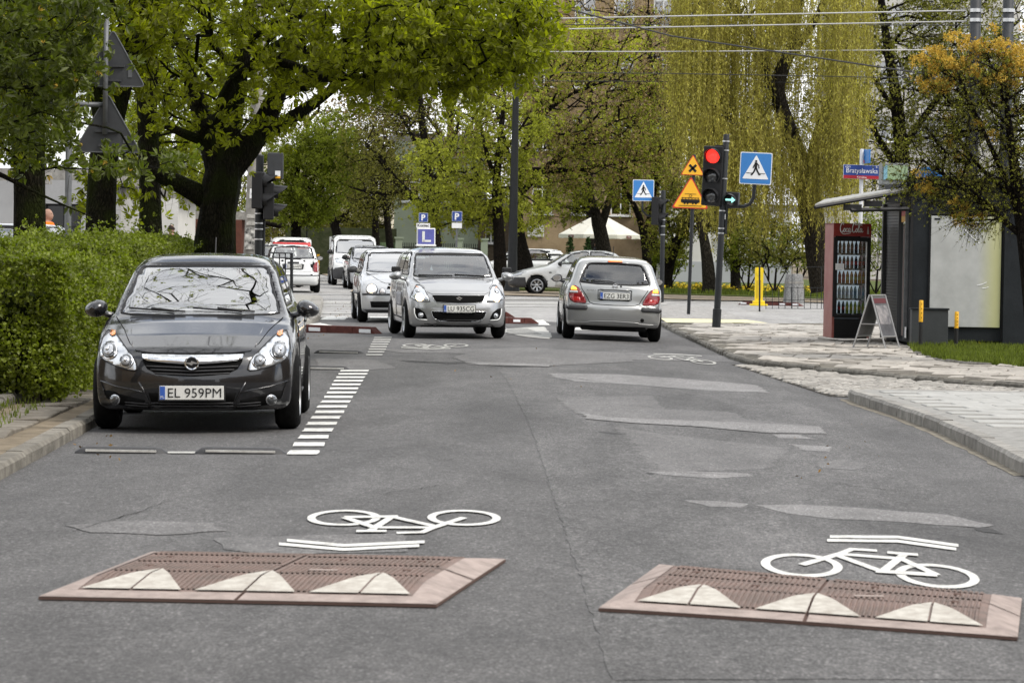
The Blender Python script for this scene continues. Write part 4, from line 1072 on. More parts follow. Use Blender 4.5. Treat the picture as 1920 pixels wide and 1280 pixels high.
    for zz in (.255, .232, .21): c.line('grille_slat', 'front', [(-.33, zz), (.33, zz)], .009, M_trim, off=.01, parent=lo)
    fogp = tr(f, [(905, 965), (930, 925), (1050, 900), (1110, 880), (1150, 875), (1175, 880), (1160, 920), (1110, 950), (1000, 968)])
    for a in c.both('fog_recess', 'front', fogp, M_gap, off=.003, th=.01): pass
    for zz in (.245, .225): c.line('recess_slat', 'front', [(.36, zz), (.55, zz + .012)], .008, M_trim, off=.008, mirror=True)
    fx, fz = f(1103, 925); c.disc('fog_lamp', 'front', abs(fx), fz, .043, M_lampsil, mirror=True, off=.012); c.disc('fog_lens', 'front', abs(fx), fz, .034, M_lampdk, mirror=True, off=.02, dome=.014)
    crease = tr(f, [(964, 820), (930, 880), (905, 930), (870, 965), (800, 985), (674, 992)])
    c.line('bumper_crease', 'front', crease, .014, M_dark, off=.004, mirror=True)
    c.line('bumper_crease', 'front', tr(f, [(930, 880), (1000, 865), (1100, 850), (1195, 822), (1180, 870), (1165, 905)]), .013, M_dark, off=.004, mirror=True)
    c.patch('under_lip', 'front', [(-.5, .165), (.5, .165), (.52, .19), (-.52, .19)], M_blk, off=.006, th=.02)
    c.plate('EL 959PM', 0, .335, 'front', w=.52)
    for a, b in (((-.60, .985), (-.12, .955)), ((-.06, .985), (.46, .955))):
        c.line('wiper', 'front', [a, (a[0] * .5 + b[0] * .5, a[1] * .5 + b[1] * .5 - .005), b], .016, M_blk, off=.022, start=.85)
        c.line('wiper', 'front', [(a[0] * .6 + b[0] * .4, .972), (b[0] * .8 + a[0] * .2, .950)], .024, M_blk, off=.03, start=.85)
    c.mirror(1.32, .99, .80, M_dark, sz=(.20, .12, .15))
    dr = [(1.20, .30), (1.22, .70), (1.33, .99), (2.60, .995), (2.66, .70), (2.55, .32)]
    c.both('door', 'right', dr, M_dark, off=.006, th=.014, step=.12)
    c.line('door_handle', 'right', [(2.34, .86), (2.52, .87)], .03, M_dark, off=.03, mirror=True)
    c.line('sill_trim', 'right', [(1.2, .25), (3.0, .25)], .03, M_blk, off=.0, mirror=True)
    c.patch('side_repeater', 'right', [(1.05, .76), (1.13, .76), (1.13, .79), (1.05, .79)], M_amber, off=.008)
    c.wheels((.83, 3.34), .315, 1.50, w=.20, rimr=.205, spokes=6)
    c.interior(1.02, 1.95, .55)
    MB().tube([(0, 3.25, 1.43), (0, 3.35, 1.60)], .006, 6).build('aerial', M_blk, r)
    for q in (-.42, -.2, .08):    
        pass
    c.place(361, 724, 25.95, -.034)
    return c
build_dark()

M_sil = paint('silver_paint', (.38, .385, .39), .65, .28)
M_sil2 = paint('silver_paint_dusty', (.33, .335, .33), .6, .33)
M_sil3 = paint('silver_paint_pale', (.46, .47, .48), .55, .30)
M_white = mat('white_car_paint', (.70, .71, .70), .3, 0, var=.04, coat=1)
M_signb = mat('school_sign_blue', (.12, .13, .42), .6, var=.1, vscale=20)
M_signw = mat('sign_white', (.76, .77, .76), .5)
def build_school():
    L = 3.85; W2 = .848; D = 52.2
    low = [(.16, .17), (.04, .24), (0, .36), (.0, .5), (.04, .62), (.08, .70), (.18, .80), (.42, .92), (.75, .985), (.98, 1.005), (1.4, 1.0), (3.5, 1.02), (3.72, .98), (3.82, .7), (3.85, .45), (3.8, .25), (3.5, .18)]
    gr = [(.72, .88), (.84, .98), (1.1, 1.18), (1.45, 1.40), (1.7, 1.475), (2.2, 1.51), (2.8, 1.50), (3.3, 1.44), (3.55, 1.36), (3.76, 1.0), (3.76, .88)]
    f = tracer(560, 360, 4.266, 862, D)
    ws = [(0, .995), (.4, .998), (.655, 1.015), (.64, 1.08), (.585, 1.33), (.56, 1.375), (.50, 1.39), (0, 1.40)]
    sides = [[(1.1, 1.04), (1.55, 1.36), (1.95, 1.40), (2.15, 1.40), (2.15, 1.04)], [(2.22, 1.04), (2.22, 1.40), (2.9, 1.39), (3.02, 1.10), (2.95, 1.05)]]
    rw = [(0, 1.08), (.5, 1.08), (.46, 1.34), (0, 1.36)]
    c = Car('driving_school_car', 'silver hatchback with lit headlights and blue L sign on roof', L, 1.70, 1.51, low, FULL_LOWF(W2, .98), planf(W2, L, .4), gr, greenf(.74, .60, 1.0, 1.51),
            (.26, .10), (.80, 3.23), .30, M_sil, h=.030, cowl=.84, ws=ws, rw=rw, sides=sides, glass=glass_mat('screen_glass_b', (.5, .56, .56), .17))
    r = c.root
    c.window('windscreen', 'front', ws + [(-x, z) for x, z in ws[::-1] if x > 0], start=.75, seal=.022)
    for sp in sides: c.window('side_window', 'right', sp, m=M_glass_d, seal=.02, mirror=True)
    c.window('rear_window', 'rear', rw + [(-x, z) for x, z in rw[::-1] if x > 0], seal=.02)
    hl = tr(f, [(1510, 876), (1530, 820), (1550, 775), (1578, 745), (1606, 745), (1640, 800), (1664, 850), (1620, 870), (1560, 878)])
    for sd in (1, -1):
        hp = [(x * sd, z) for x, z in hl]; h = c.patch('headlight', 'front', hp, M_lampsil, off=.006, th=.02, step=.05)
        c.line('lamp_edge', 'front', hp + hp[:1], .008, M_trim, off=.006, parent=h, step=.05)
        x1, z1 = f(1588, 845); c.disc('lamp_bowl', 'front', abs(x1) * sd, z1, .062, M_lit, off=.012, parent=h, dome=.01)
        c.disc('upper_bowl', 'front', (abs(x1) + .03) * sd, z1 + .12, .04, M_lens, off=.012, parent=h, dome=.01)
        c.patch('turn_signal', 'front', [(.62 * sd, .77), (.665 * sd, .79), (.675 * sd, .86), (.63 * sd, .84)], M_amber, off=.010, th=.01, step=.04, parent=h)
    g = sym(f, [(1287, 822), (1400, 823), (1494, 825), (1480, 860), (1462, 879), (1380, 883), (1287, 884)])
    gg = c.patch('upper_grille', 'front', g, M_gap, off=.004, th=.02); c.line('grille_edge', 'front', g + g[:1], .007, M_sil, off=.008, parent=gg)
    l, n = c.hit('front', (0, .70)); y0 = l.y - .03
    sp = [(.0, .055), (.06, .025), (.035, .005), (-.005, .03), (-.02, .02), (.055, -.025), (0, -.062), (-.06, -.028), (-.035, -.008), (.005, -.032), (.02, -.022), (-.055, .022)]
    zz = f(1287, 851)[1]; MB().prism([(x * .9, z * .85 + zz) for x, z in sp], y0 - .006, y0 + .006).build('badge', M_chrome, r)
    lg = sym(f, [(1287, 948), (1500, 952), (1488, 990), (1470, 1012), (1425, 1028), (1287, 1030)])
    lo = c.patch('lower_grille', 'front', lg, M_gap, off=.004, th=.02); c.line('grille_edge', 'front', lg + lg[:1], .010, M_chrome, off=.008, parent=lo)
    for k in range(4):
        z_ = .235 + k * .028; c.line('grille_slat', 'front', [(-.37, z_), (.37, z_)], .008, M_trim, off=.012, parent=lo)
    fb = tr(f, [(1638, 925), (1632, 975), (1615, 1015), (1595, 1026), (1528, 1026), (1535, 995), (1555, 960), (1595, 932)])
    for a in c.both('fog_recess', 'front', fb, M_gap, off=.004, th=.015): pass
    c.line('daylight_strip', 'front', tr(f, [(1628, 930), (1624, 975), (1608, 1010), (1590, 1018), (1530, 1020)]), .02, M_signw, off=.014, mirror=True)
    fx, fz = f(1580, 985); c.disc('fog_lamp', 'front', abs(fx), fz, .04, M_lens, mirror=True, off=.012); c.disc('fog_bulb', 'front', abs(fx), fz, .018, M_chrome, mirror=True, off=.03)
    c.line('hood_gap', 'front', [(.0, .735), (.44, .735), (.50, .76), (.54, .84), (.60, .90), (.67, .99)], .007, M_gap, off=.001, mirror=True)
    c.patch('under_lip', 'front', [(-.6, .17), (.6, .17), (.62, .2), (-.62, .2)], M_blk, off=.006, th=.02)
    c.plate('LU 935CG', 0, f(1287, 926)[1], 'front', sub='PL LUBLIN 081 OSRODEK')
    for a, b in (((-.58, 1.02), (-.02, 1.01)), ((.02, 1.03), (.52, 1.01))): c.line('wiper', 'front', [a, b], .022, M_blk, off=.02, start=.7)
    c.mirror(1.12, 1.02, .83, M_sil, sz=(.22, .12, .15))
    for sd in (1, -1): MB().box((sd * .93, 1.16, 1.125), (.15, .08, .09), bev=.02).build('instructor_mirror', M_blk, r)
    dr = [(1.08, .30), (1.10, .75), (1.2, 1.0), (2.13, 1.01), (2.15, .32)]; c.both('door', 'right', dr, M_sil, off=.006, th=.014, step=.12)
    dr2 = [(2.18, .32), (2.18, 1.01), (3.0, 1.02), (3.02, .75), (2.78, .45), (2.75, .32)]; c.both('rear_door', 'right', dr2, M_sil, off=.006, th=.014, step=.12)
    for vw in ('left', 'right'): c.patch('door_banner', vw, [(1.25, .52), (2.02, .52), (2.02, .74), (1.25, .74)], mat('banner_dark', (.10, .10, .13), .5, col2=(.45, .45, .47), vscale=9), off=.016, th=.012)
    c.line('door_handle', 'right', [(1.9, .88), (2.05, .885)], .03, M_sil, off=.025, mirror=True); c.line('door_handle', 'right', [(2.72, .90), (2.87, .905)], .03, M_sil, off=.025, mirror=True)
    c.wheels((.80, 3.23), .30, 1.48, w=.185, rimr=.20, spokes=5); c.interior(.9, 1.75, .58)
    sg = node('roof_sign', r, (-.35, 1.95, 1.50))
    MB().box((0, 0, .02), (.34, .12, .03), bev=.01).build('sign_base', M_signw, sg)
    MB().box((0, 0, .17), (.315, .05, .29), bev=.012).build('sign_frame', M_signw, sg)
    MB().box((0, -.027, .17), (.275, .006, .25)).build('sign_face', M_signb, sg)
    MB().box((-.045, -.032, .17), (.045, .005, .18)).box((.018, -.032, .098), (.13, .005, .036)).build('letter', M_signw, sg)
    c.place(862, 560, D, -.135); return c
school = build_school()

def generic(name, label, L, W2, H, low, gr, gf, wh, R, paintm, f=None, h=.03, **k):
    return Car(name, label, L, W2 * 2, H, low, FULL_LOWF(W2, k.pop('zs', .96)), planf(W2, L, .4), gr, gf, k.pop('warp', (.22, .14)), wh, R, paintm, h=h, **k)

def build_round():
    L = 3.9; W2 = .825; D = 62.3
    low = [(.12, .17), (.02, .25), (0, .38), (.0, .52), (.05, .64), (.10, .72), (.30, .84), (.65, .93), (.95, .98), (1.4, .99), (3.6, 1.02), (3.8, .95), (3.88, .7), (3.9, .45), (3.8, .2)]
    gr = [(.80, .86), (.92, .96), (1.25, 1.2), (1.6, 1.39), (1.9, 1.45), (2.4, 1.465), (3.0, 1.45), (3.4, 1.38), (3.78, 1.0), (3.78, .86)]
    f = tracer(560, 360, 4.266, 753, D)
    ws = [(0, .985), (.35, .985), (.63, 1.0), (.60, 1.1), (.56, 1.32), (.5, 1.36), (0, 1.37)]
    sides = [[(1.2, 1.03), (1.65, 1.33), (2.1, 1.37), (2.15, 1.03)], [(2.22, 1.03), (2.22, 1.37), (2.9, 1.35), (3.05, 1.1), (2.95, 1.04)]]
    c = generic('silver_hatchback', 'pale silver hatchback with round lit headlights, half behind the driving school car', L, W2, 1.465, low, gr, greenf(.715, .59, .98, 1.465), (.78, 3.24), .30, M_sil3, h=.038, cowl=.94, ws=ws, sides=sides, warp=(.16, .1), glass=glass_mat('screen_glass_c', (.5, .56, .58), .42))
    r = c.root
    c.window('windscreen', 'front', ws + [(-x, z) for x, z in ws[::-1] if x > 0], start=.86, seal=.022)
    for sp in sides: c.window('side_window', 'right', sp, m=M_glass_d, seal=.02, mirror=True)
    for cx, cy, rr, lit in ((585, 770, .10, 1), (668, 788, .06, 0)):
        x, z = f(cx, cy); x = abs(x)
        c.disc('lamp_housing', 'front', x, z, rr * 1.12, M_trim, mirror=True, off=.01, dome=.01); c.disc('headlight', 'front', x, z, rr, M_lampsil, mirror=True, off=.02, dome=.03)
        c.disc('lamp_centre', 'front', x, z, rr * .68, M_lit if lit else M_whitelens, mirror=True, off=.045, dome=.02)
    c.line('bumper_strip', 'front', [(-.74, .555), (-.4, .555), (0, .555), (.4, .555), (.74, .555)], .045, M_trim, off=.0)
    c.patch('upper_grille', 'front', [(-.28, .66), (.28, .66), (.24, .76), (-.24, .76)], M_gap, off=.004)
    c.patch('lower_grille', 'front', [(-.58, .30), (.58, .30), (.6, .42), (-.6, .42)], M_gap, off=.004); c.patch('under_lip', 'front', [(-.72, .17), (.72, .17), (.74, .26), (-.74, .26)], M_trim, off=.008, th=.02)
    c.line('hood_gap', 'front', [(0, .775), (.3, .77), (.38, .80), (.5, .88), (.64, .97)], .01, M_gap, off=.001, mirror=True)
    c.both('door', 'right', [(1.18, .30), (1.2, .98), (2.16, .98), (2.18, .32)], M_sil3, off=.006, th=.014, step=.15)
    c.line('side_strip', 'right', [(1.2, .56), (3.0, .56)], .04, M_trim, off=.004, mirror=True)
    c.mirror(1.28, 1.03, .80, M_trim, sz=(.21, .1, .14)); c.wheels((.78, 3.24), .30, 1.44, rimr=.18, spokes=7); c.interior(.96, 1.8, .56)
    c.place(753, 560, D, -.095); return c
build_round()

def build_almera():
    L = 4.18; W2 = .853; D = 54.0
    low = [(.18, .18), (.03, .26), (0, .4), (.03, .56), (.1, .68), (.4, .82), (.95, .95), (1.5, .98), (3.0, .99), (3.75, 1.0), (4.0, .97), (4.06, .93), (4.10, .80), (4.12, .66), (4.14, .60), (4.18, .58), (4.18, .46), (4.16, .32), (4.12, .25), (3.9, .22), (3.5, .2)]
    gr = [(.9, .86), (1.05, .97), (1.6, 1.3), (1.95, 1.42), (2.4, 1.448), (3.0, 1.44), (3.5, 1.40), (3.72, 1.355), (3.88, 1.15), (3.99, .97), (3.99, .86)]
    f = tracer(940, 380, 4.572, 1151, D)
    rw = [(0, .955), (.30, .957), (.575, .985), (.585, 1.0), (.50, 1.21), (.455, 1.28), (.38, 1.30), (0, 1.315)]
    ws = [(0, 1.0), (.6, 1.0), (.52, 1.33), (0, 1.36)]
    sides = [[(1.45, 1.01), (1.9, 1.31), (2.3, 1.355), (2.3, 1.01)], [(2.38, 1.01), (2.38, 1.355), (3.1, 1.33), (3.28, 1.12), (3.2, 1.02)]]
    c = generic('moving_car', 'silver hatchback driving away with red tail lights and glowing amber tops', L, W2, 1.448, low, gr, greenf(.75, .59, .96, 1.448), (.87, 3.41), .31, M_sil2, h=.030, cowl=1.05, ws=ws, rw=rw, sides=sides, warp=(.22, .17), gwarp=(.1, .10), glass=glass_mat('rear_glass', (.62, .68, .66), .12))
    r = c.root
    c.window('rear_window', 'rear', rw + [(-x, z) for x, z in rw[::-1] if x > 0], start=L + .5, seal=.035)
    c.window('windscreen', 'front', ws + [(-x, z) for x, z in ws[::-1] if x > 0], start=1.0, seal=.02, m=M_glass_d)
    for sp in sides: c.window('side_window', 'right', sp, m=M_glass_d, seal=.02, mirror=True)
    tl = tr(f, [(1325, 700), (1343, 735), (1350, 785), (1335, 822), (1300, 842), (1210, 842), (1198, 835), (1205, 805), (1235, 755), (1270, 712), (1298, 695)])
    for sd in (1, -1):
        hp = [(x * sd, z - .012) for x, z in tl]
        t = c.patch('tail_light', 'rear', hp, M_red, off=.006, th=.02, step=.04, start=L + 1); c.line('lamp_edge', 'rear', hp + hp[:1], .007, M_gap, off=.004, parent=t, step=.04)
        xx = [p[0] for p in tl]; zz = [p[1] - .012 for p in tl]
        a, b = max(xx), max(zz)
        c.patch('turn_signal', 'rear', [(sd * (a - .035), b - .075), (sd * (a - .14), b - .075), (sd * (a - .12), b - .035), (sd * (a - .065), b - .010), (sd * (a - .045), b - .03)], M_litam, off=.014, th=.012, step=.03, parent=t)
        c.patch('reverse_lamp', 'rear', [(sd * (a - .012), b - .125), (sd * (a - .15), b - .125), (sd * (a - .145), b - .09), (sd * (a - .015), b - .09)], M_whitelens, off=.010, th=.012, step=.03, parent=t)
        c.patch('reflector', 'rear', [(sd * (a - .06), b - .26), (sd * (a - .21), b - .26), (sd * (a - .18), b - .19), (sd * (a - .05), b - .19)], M_red2, off=.010, th=.012, step=.03, parent=t)
    tg = [(.60, .985), (.555, .86), (.46, .72), (.42, .64), (.35, .615), (0, .605)]
    c.line('tailgate_gap', 'rear', tg, .012, M_gap, off=.001, mirror=True, start=L + 1)
    rec = [(-.285, .855), (-.22, .87), (.22, .87), (.285, .855), (.28, .70), (.23, .685), (-.23, .685), (-.28, .70)]
    c.line('plate_recess', 'rear', rec + rec[:1], .014, M_gap, off=.003, start=L + 1)
    c.line('handle_bar', 'rear', [(-.24, .862), (0, .87), (.24, .862)], .034, M_sil2, off=.012, start=L + 1)
    c.plate('EZG 3ER3', 0, .762, 'rear', w=.50, sub='PL ZGIERZ SALON SERWIS')
    x0, z0 = f(972, 700)
    l, n = c.hit('rear', (0, .925)); b = MB(); cc = l + Vector((0, .02, 0))
    b.tube([cc + Vector((math.cos(a * PI / 8) * .042, 0, math.sin(a * PI / 8) * .036)) for a in range(16)], .006, 6, closed=True); b.box(cc, (.10, .01, .018), bev=.003)
    b.build('badge', M_chrome, r, smooth=True, sharp=.6); c.disc('lock', 'rear', -.10, .925, .017, M_blk, off=.004, dome=0)
    t = text('ALMERA', M_trim, r, (.40, 4.125, .845), (PI / 2 - .12, 0, PI + .16), width=.17, height=.024, name='model_lettering')
    for sd in (1, -1):
        pl = [(sd * .46, .585), (sd * .80, .585), (sd * .82, .56), (sd * .82, .50), (sd * .47, .51), (sd * .45, .54)]
        c.patch('bumper_trim', 'rear', pl, M_trim, off=.012, th=.03, start=L + 1)
        c.line('side_trim', 'right' if sd > 0 else 'left', [(3.85, .54), (4.0, .54)], .05, M_trim, off=.0)
    c.line('bumper_crease', 'rear', [(-.8, .30), (-.45, .305), (-.40, .325), (0, .335), (.40, .325), (.45, .305), (.8, .30)], .014, M_sil2, off=.002, start=L + 1)
    c.line('bumper_seam', 'rear', [(.42, .61), (.60, .60), (.80, .605)], .009, M_gap, off=.001, mirror=True, start=L + 1)
    c.disc('tow_eye_hole', 'rear', -.48, .37, .032, M_gap, off=.004, dome=0)
    c.patch('third_brake_light', 'rear', [(-.115, 1.325), (.115, 1.325), (.115, 1.35), (-.115, 1.35)], M_litred, off=.02, th=.03, step=.03, start=L + 1)
    c.line('rear_wiper', 'rear', [(0, .96), (.10, .995), (.38, 1.0)], .016, M_blk, off=.022, start=L + 1)
    MB().tube([(0, 2.95, 1.44), (0, 3.05, 1.60)], .006, 6).build('aerial', M_blk, r)
    c.both('door', 'right', [(1.32, .30), (1.36, .96), (2.32, .97), (2.34, .32)], M_sil2, off=.006, th=.014, step=.15)
    c.both('rear_door', 'right', [(2.38, .32), (2.37, .97), (3.22, .98), (3.2, .75), (2.98, .5), (2.9, .32)], M_sil2, off=.006, th=.014, step=.15)
    c.mirror(1.45, 1.0, .80, M_trim, sz=(.19, .1, .14)); c.wheels((.87, 3.41), .31, 1.47, rimr=.18, spokes=7); c.interior(1.1, 2.0, .56)
    b = MB(); b.box((0, 3.9, .22), (1.1, .3, .10), bev=.03); b.tube([(-.40, 3.85, .22), (-.40, 4.08, .215)], .03, 8); b.build('exhaust', M_gap, r)
    b = MB(); b.box((0, 3.3, .24), (1.3, .12, .10)); b.build('rear_axle', M_gap, r)
    c.place(1151, 560, D, -.022, 'rear'); return c
nis = build_almera()

LOW_H = [(.12, .17), (.02, .25), (0, .4), (.02, .56), (.08, .68), (.35, .82), (.95, .95), (1.5, .98), (3.7, 1.0), (3.92, .95), (3.98, .7), (4.0, .45), (3.9, .2)]
GR_H = [(.9, .86), (1.05, .96), (1.55, 1.3), (1.9, 1.42), (2.4, 1.46), (3.2, 1.45), (3.6, 1.38), (3.88, 1.0), (3.88, .86)]
SIDE_H = [[(1.4, 1.02), (1.85, 1.33), (2.25, 1.37), (2.25, 1.02)], [(2.33, 1.02), (2.33, 1.37), (3.1, 1.35), (3.35, 1.12), (3.25, 1.03)]]
def far_front(name, label, px, D, adir, pm, grp=None, lamp=M_lampsil, L=4.0, H=1.46, low=LOW_H, gr=GR_H, sides=SIDE_H, W2=.84, bump=None, zs=.96, ws=None, R=.31, wh=(.82, 3.35), gfw=(.74, .58), gl=None, cat='car', platetxt=None, tall=0):
    ws = ws or [(0, 1.0), (.4, 1.0), (.66, 1.015), (.57, 1.33), (.5, 1.36), (0, 1.37)]
    c = generic(name, label, L, W2, H, low, gr, greenf(gfw[0], gfw[1], zs + .01, H), wh, R, pm, h=.058, cowl=1.0, ws=ws, sides=sides, zs=zs, glass=gl, cat=cat, group=grp)
    c.window('windscreen', 'front', ws + [(-x, z) for x, z in ws[::-1] if x > 0], start=.85, seal=.03)
    for sp in sides: c.window('side_window', 'right', sp, m=M_glass_d, seal=.03, mirror=True)
    zt = .70 + tall
    c.both('headlight', 'front', [(.42, zt - .02), (.50, zt - .07), (.72, zt - .03), (.76, zt + .08), (.70, zt + .13), (.55, zt + .08)], lamp, off=.008, th=.02, step=.06)
    c.patch('grille', 'front', [(-.36, zt - .05), (.36, zt - .05), (.34, zt + .04), (-.34, zt + .04)], M_gap, off=.006)
    c.patch('lower_grille', 'front', [(-.5, .26), (.5, .26), (.46, .40), (-.46, .40)], M_gap, off=.006)
    if bump:
        c.patch('bumper', 'front', [(-W2 + .06, .18), (W2 - .06, .18), (W2 - .04, .60), (.5, .66), (.36, .58), (-.36, .58), (-.5, .66), (-W2 + .04, .60)], bump, off=.012, th=.03, step=.08)
        for v in ('left', 'right'): c.patch('side_bumper', v, [(.12, .2), (.46, .2), (.44, .55), (.10, .60)], bump, off=.010, th=.03)
    c.line('hood_gap', 'front', [(0, zt + .06), (.36, zt + .05), (.5, zt + .14), (.66, .98)], .012, M_gap, off=.001, mirror=True)
    if platetxt: c.plate(platetxt, 0, .48, 'front')
    c.mirror(1.4, 1.04 + tall, .8, M_blk, sz=(.2, .1, .17)); c.wheels(wh, R, W2 * 2 - .22, rimr=.19, spokes=7); c.interior(1.0, 1.9, .56 + tall)
    c.both('door', 'right', [(1.3, .30), (1.32, .97), (2.27, .98), (2.28, .32)], pm, off=.006, th=.014, step=.2)
    c.place(px, 560, D, adir); return c
van_low = [(.12, .2), (.02, .28), (0, .45), (.02, .62), (.08, .78), (.30, .94), (.80, 1.08), (1.3, 1.12), (4.2, 1.14), (4.33, 1.1), (4.37, .6), (4.3, .25)]
van_gr = [(.75, 1.0), (.9, 1.1), (1.45, 1.58), (1.8, 1.75), (2.3, 1.81), (3.6, 1.82), (4.15, 1.79), (4.3, 1.6), (4.34, 1.0)]
van_side = [[(1.3, 1.14), (1.72, 1.52), (2.25, 1.56), (2.25, 1.14)], [(2.35, 1.14), (2.35, 1.56), (3.2, 1.56), (3.2, 1.14)]]
van_ws = [(0, 1.14), (.4, 1.14), (.70, 1.16), (.64, 1.55), (.56, 1.60), (0, 1.62)]
far_front('white_van', 'white panel van with black lower bumper waiting beyond the junction', 668, 113, -.10, M_white, L=4.37, H=1.82, low=van_low, gr=van_gr, sides=van_side, W2=.87, bump=M_trim, zs=1.10, ws=van_ws, R=.32, wh=(.85, 3.6), gfw=(.78, .70), cat='van', tall=.14, gl=glass_mat('screen_glass_d', (.5, .56, .6), .4))
M_grey = paint('grey_silver_paint', (.36, .37, .39), .5, .32)
far_front('silver_car', 'grey silver hatchback between the white van and the round headlight hatchback', 702, 104, -.115, M_grey, H=1.46, gl=glass_mat('screen_glass_e', (.6, .64, .66), .4))

def far_rear(name, label, px, D, adir, pm, L=4.2, H=1.45, plate=None, wagon=True, stripe=None, tall=0, W2=.83, facing='rear', cat='car', low=None, gr=None):
    low = low or [(.12, .18), (.02, .25), (0, .4), (.02, .56), (.1, .68), (.4, .82), (1.0, .95), (1.5, .97), (4.0, 1.0), (4.08, .95), (4.12, .62), (4.2, .58), (4.2, .36), (4.1, .24), (3.8, .2)]
    gr = gr or [(.95, .86), (1.1, .96), (1.6, 1.3), (1.9, 1.41), (2.4, 1.45), (3.5, 1.45), (3.85, 1.40), (4.04, 1.0), (4.04, .86)]
    rw = [(0, 1.03 + tall), (.52, 1.03 + tall), (.60, 1.05 + tall), (.53, 1.32 + tall), (.48, 1.35 + tall), (0, 1.36 + tall)]
    sides = [[(1.45, 1.02), (1.85, 1.33), (2.2, 1.37), (2.2, 1.02)], [(2.28, 1.02), (2.28, 1.37), (3.0, 1.37), (3.0, 1.02)], [(3.08, 1.02), (3.08, 1.37), (3.6, 1.36), (3.85, 1.04)]]
    if tall: sides = [[(y, z + tall) for y, z in s_] for s_ in sides[:1]]
    c = generic(name, label, L, W2, H, low, gr, greenf(.735, .60 + tall * .3, .97 + tall, H), (.85, 3.3), .31, pm, h=.058, cowl=1.05, rw=rw, ws=[(0, 1.02 + tall), (.6, 1.02 + tall), (.5, 1.34 + tall), (0, 1.35 + tall)], sides=sides, zs=.96 + tall * .6, cat=cat, warp=(.2, .12))
    c.window('rear_window', 'rear', rw + [(-x, z) for x, z in rw[::-1] if x > 0], start=L + .6, seal=.03)
    for sp in sides: c.window('side_window', 'right', sp, m=M_glass_d, seal=.025, mirror=True)
    for a in c.both('tail_light', 'rear', [(.60, .62), (.80, .62), (.80, .93), (.67, .93), (.60, .80)], M_red, off=.008, th=.02, step=.06):
        pass
    c.both('reverse_lamp', 'rear', [(.64, .76), (.79, .76), (.79, .80), (.63, .80)], M_red2, off=.014, th=.02, step=.06)
    c.line('bumper_strip', 'rear', [(-.78, .52), (-.4, .52), (0, .52), (.4, .52), (.78, .52)], .03, M_trim, off=.004, start=L + 1)
    if plate: c.patch('plate_recess', 'rear', [(-.30, .70), (.30, .70), (.33, .85), (-.33, .85)], M_trim, off=.003, th=.01); c.plate(plate, 0, .775, 'rear', w=.5)
    c.line('tailgate_gap', 'rear', [(.60, 1.02), (.585, .8), (.57, .62), (0, .61)], .014, M_gap, off=.001, mirror=True, start=L + 1)
    if stripe:
        c.patch('red_band', 'rear', [(-.74, 1.06 + tall), (.74, 1.06 + tall), (.70, 1.32 + tall), (-.70, 1.32 + tall)], stripe, off=.02, th=.02)
    c.line('side_strip', 'right', [(1.2, .52), (3.0, .52)], .04, M_trim, off=.004, mirror=True)
    c.mirror(1.45, 1.02, .8, M_trim); c.wheels((.85, 3.3), .31, W2 * 2 - .2, rimr=.18, spokes=7); c.interior(1.1, 2.0, .56)
    c.place(px, 560, D, adir, facing); return c
far_rear('estate_car', 'white estate car with red tail lights seen from behind, beyond the parked hatchback', 549, 95.5, -.10, M_white, plate='EL 8644M')
van_low2 = [(.12, .2), (0, .45), (.05, .75), (.30, .94), (.80, 1.05), (1.3, 1.1), (4.6, 1.14), (4.7, 1.0), (4.72, .5), (4.6, .25)]
van_gr2 = [(.75, 1.0), (.9, 1.1), (1.5, 1.62), (1.9, 1.86), (2.5, 1.94), (4.2, 1.92), (4.55, 1.82), (4.68, 1.5), (4.68, 1.0)]
dv = far_rear('delivery_van', 'white van with a red band, roof seen above the estate car', 545, 121, -.06, M_white, L=4.72, H=1.94, stripe=mat('red_vinyl', (.5, .03, .03), .5), tall=.36, cat='van', low=van_low2, gr=van_gr2)
dv.root.scale = (1, 1, .88)
far_rear('silver_estate', 'silver grey car half hidden ahead of the white estate car', 516, 106, -.03, M_sil2)

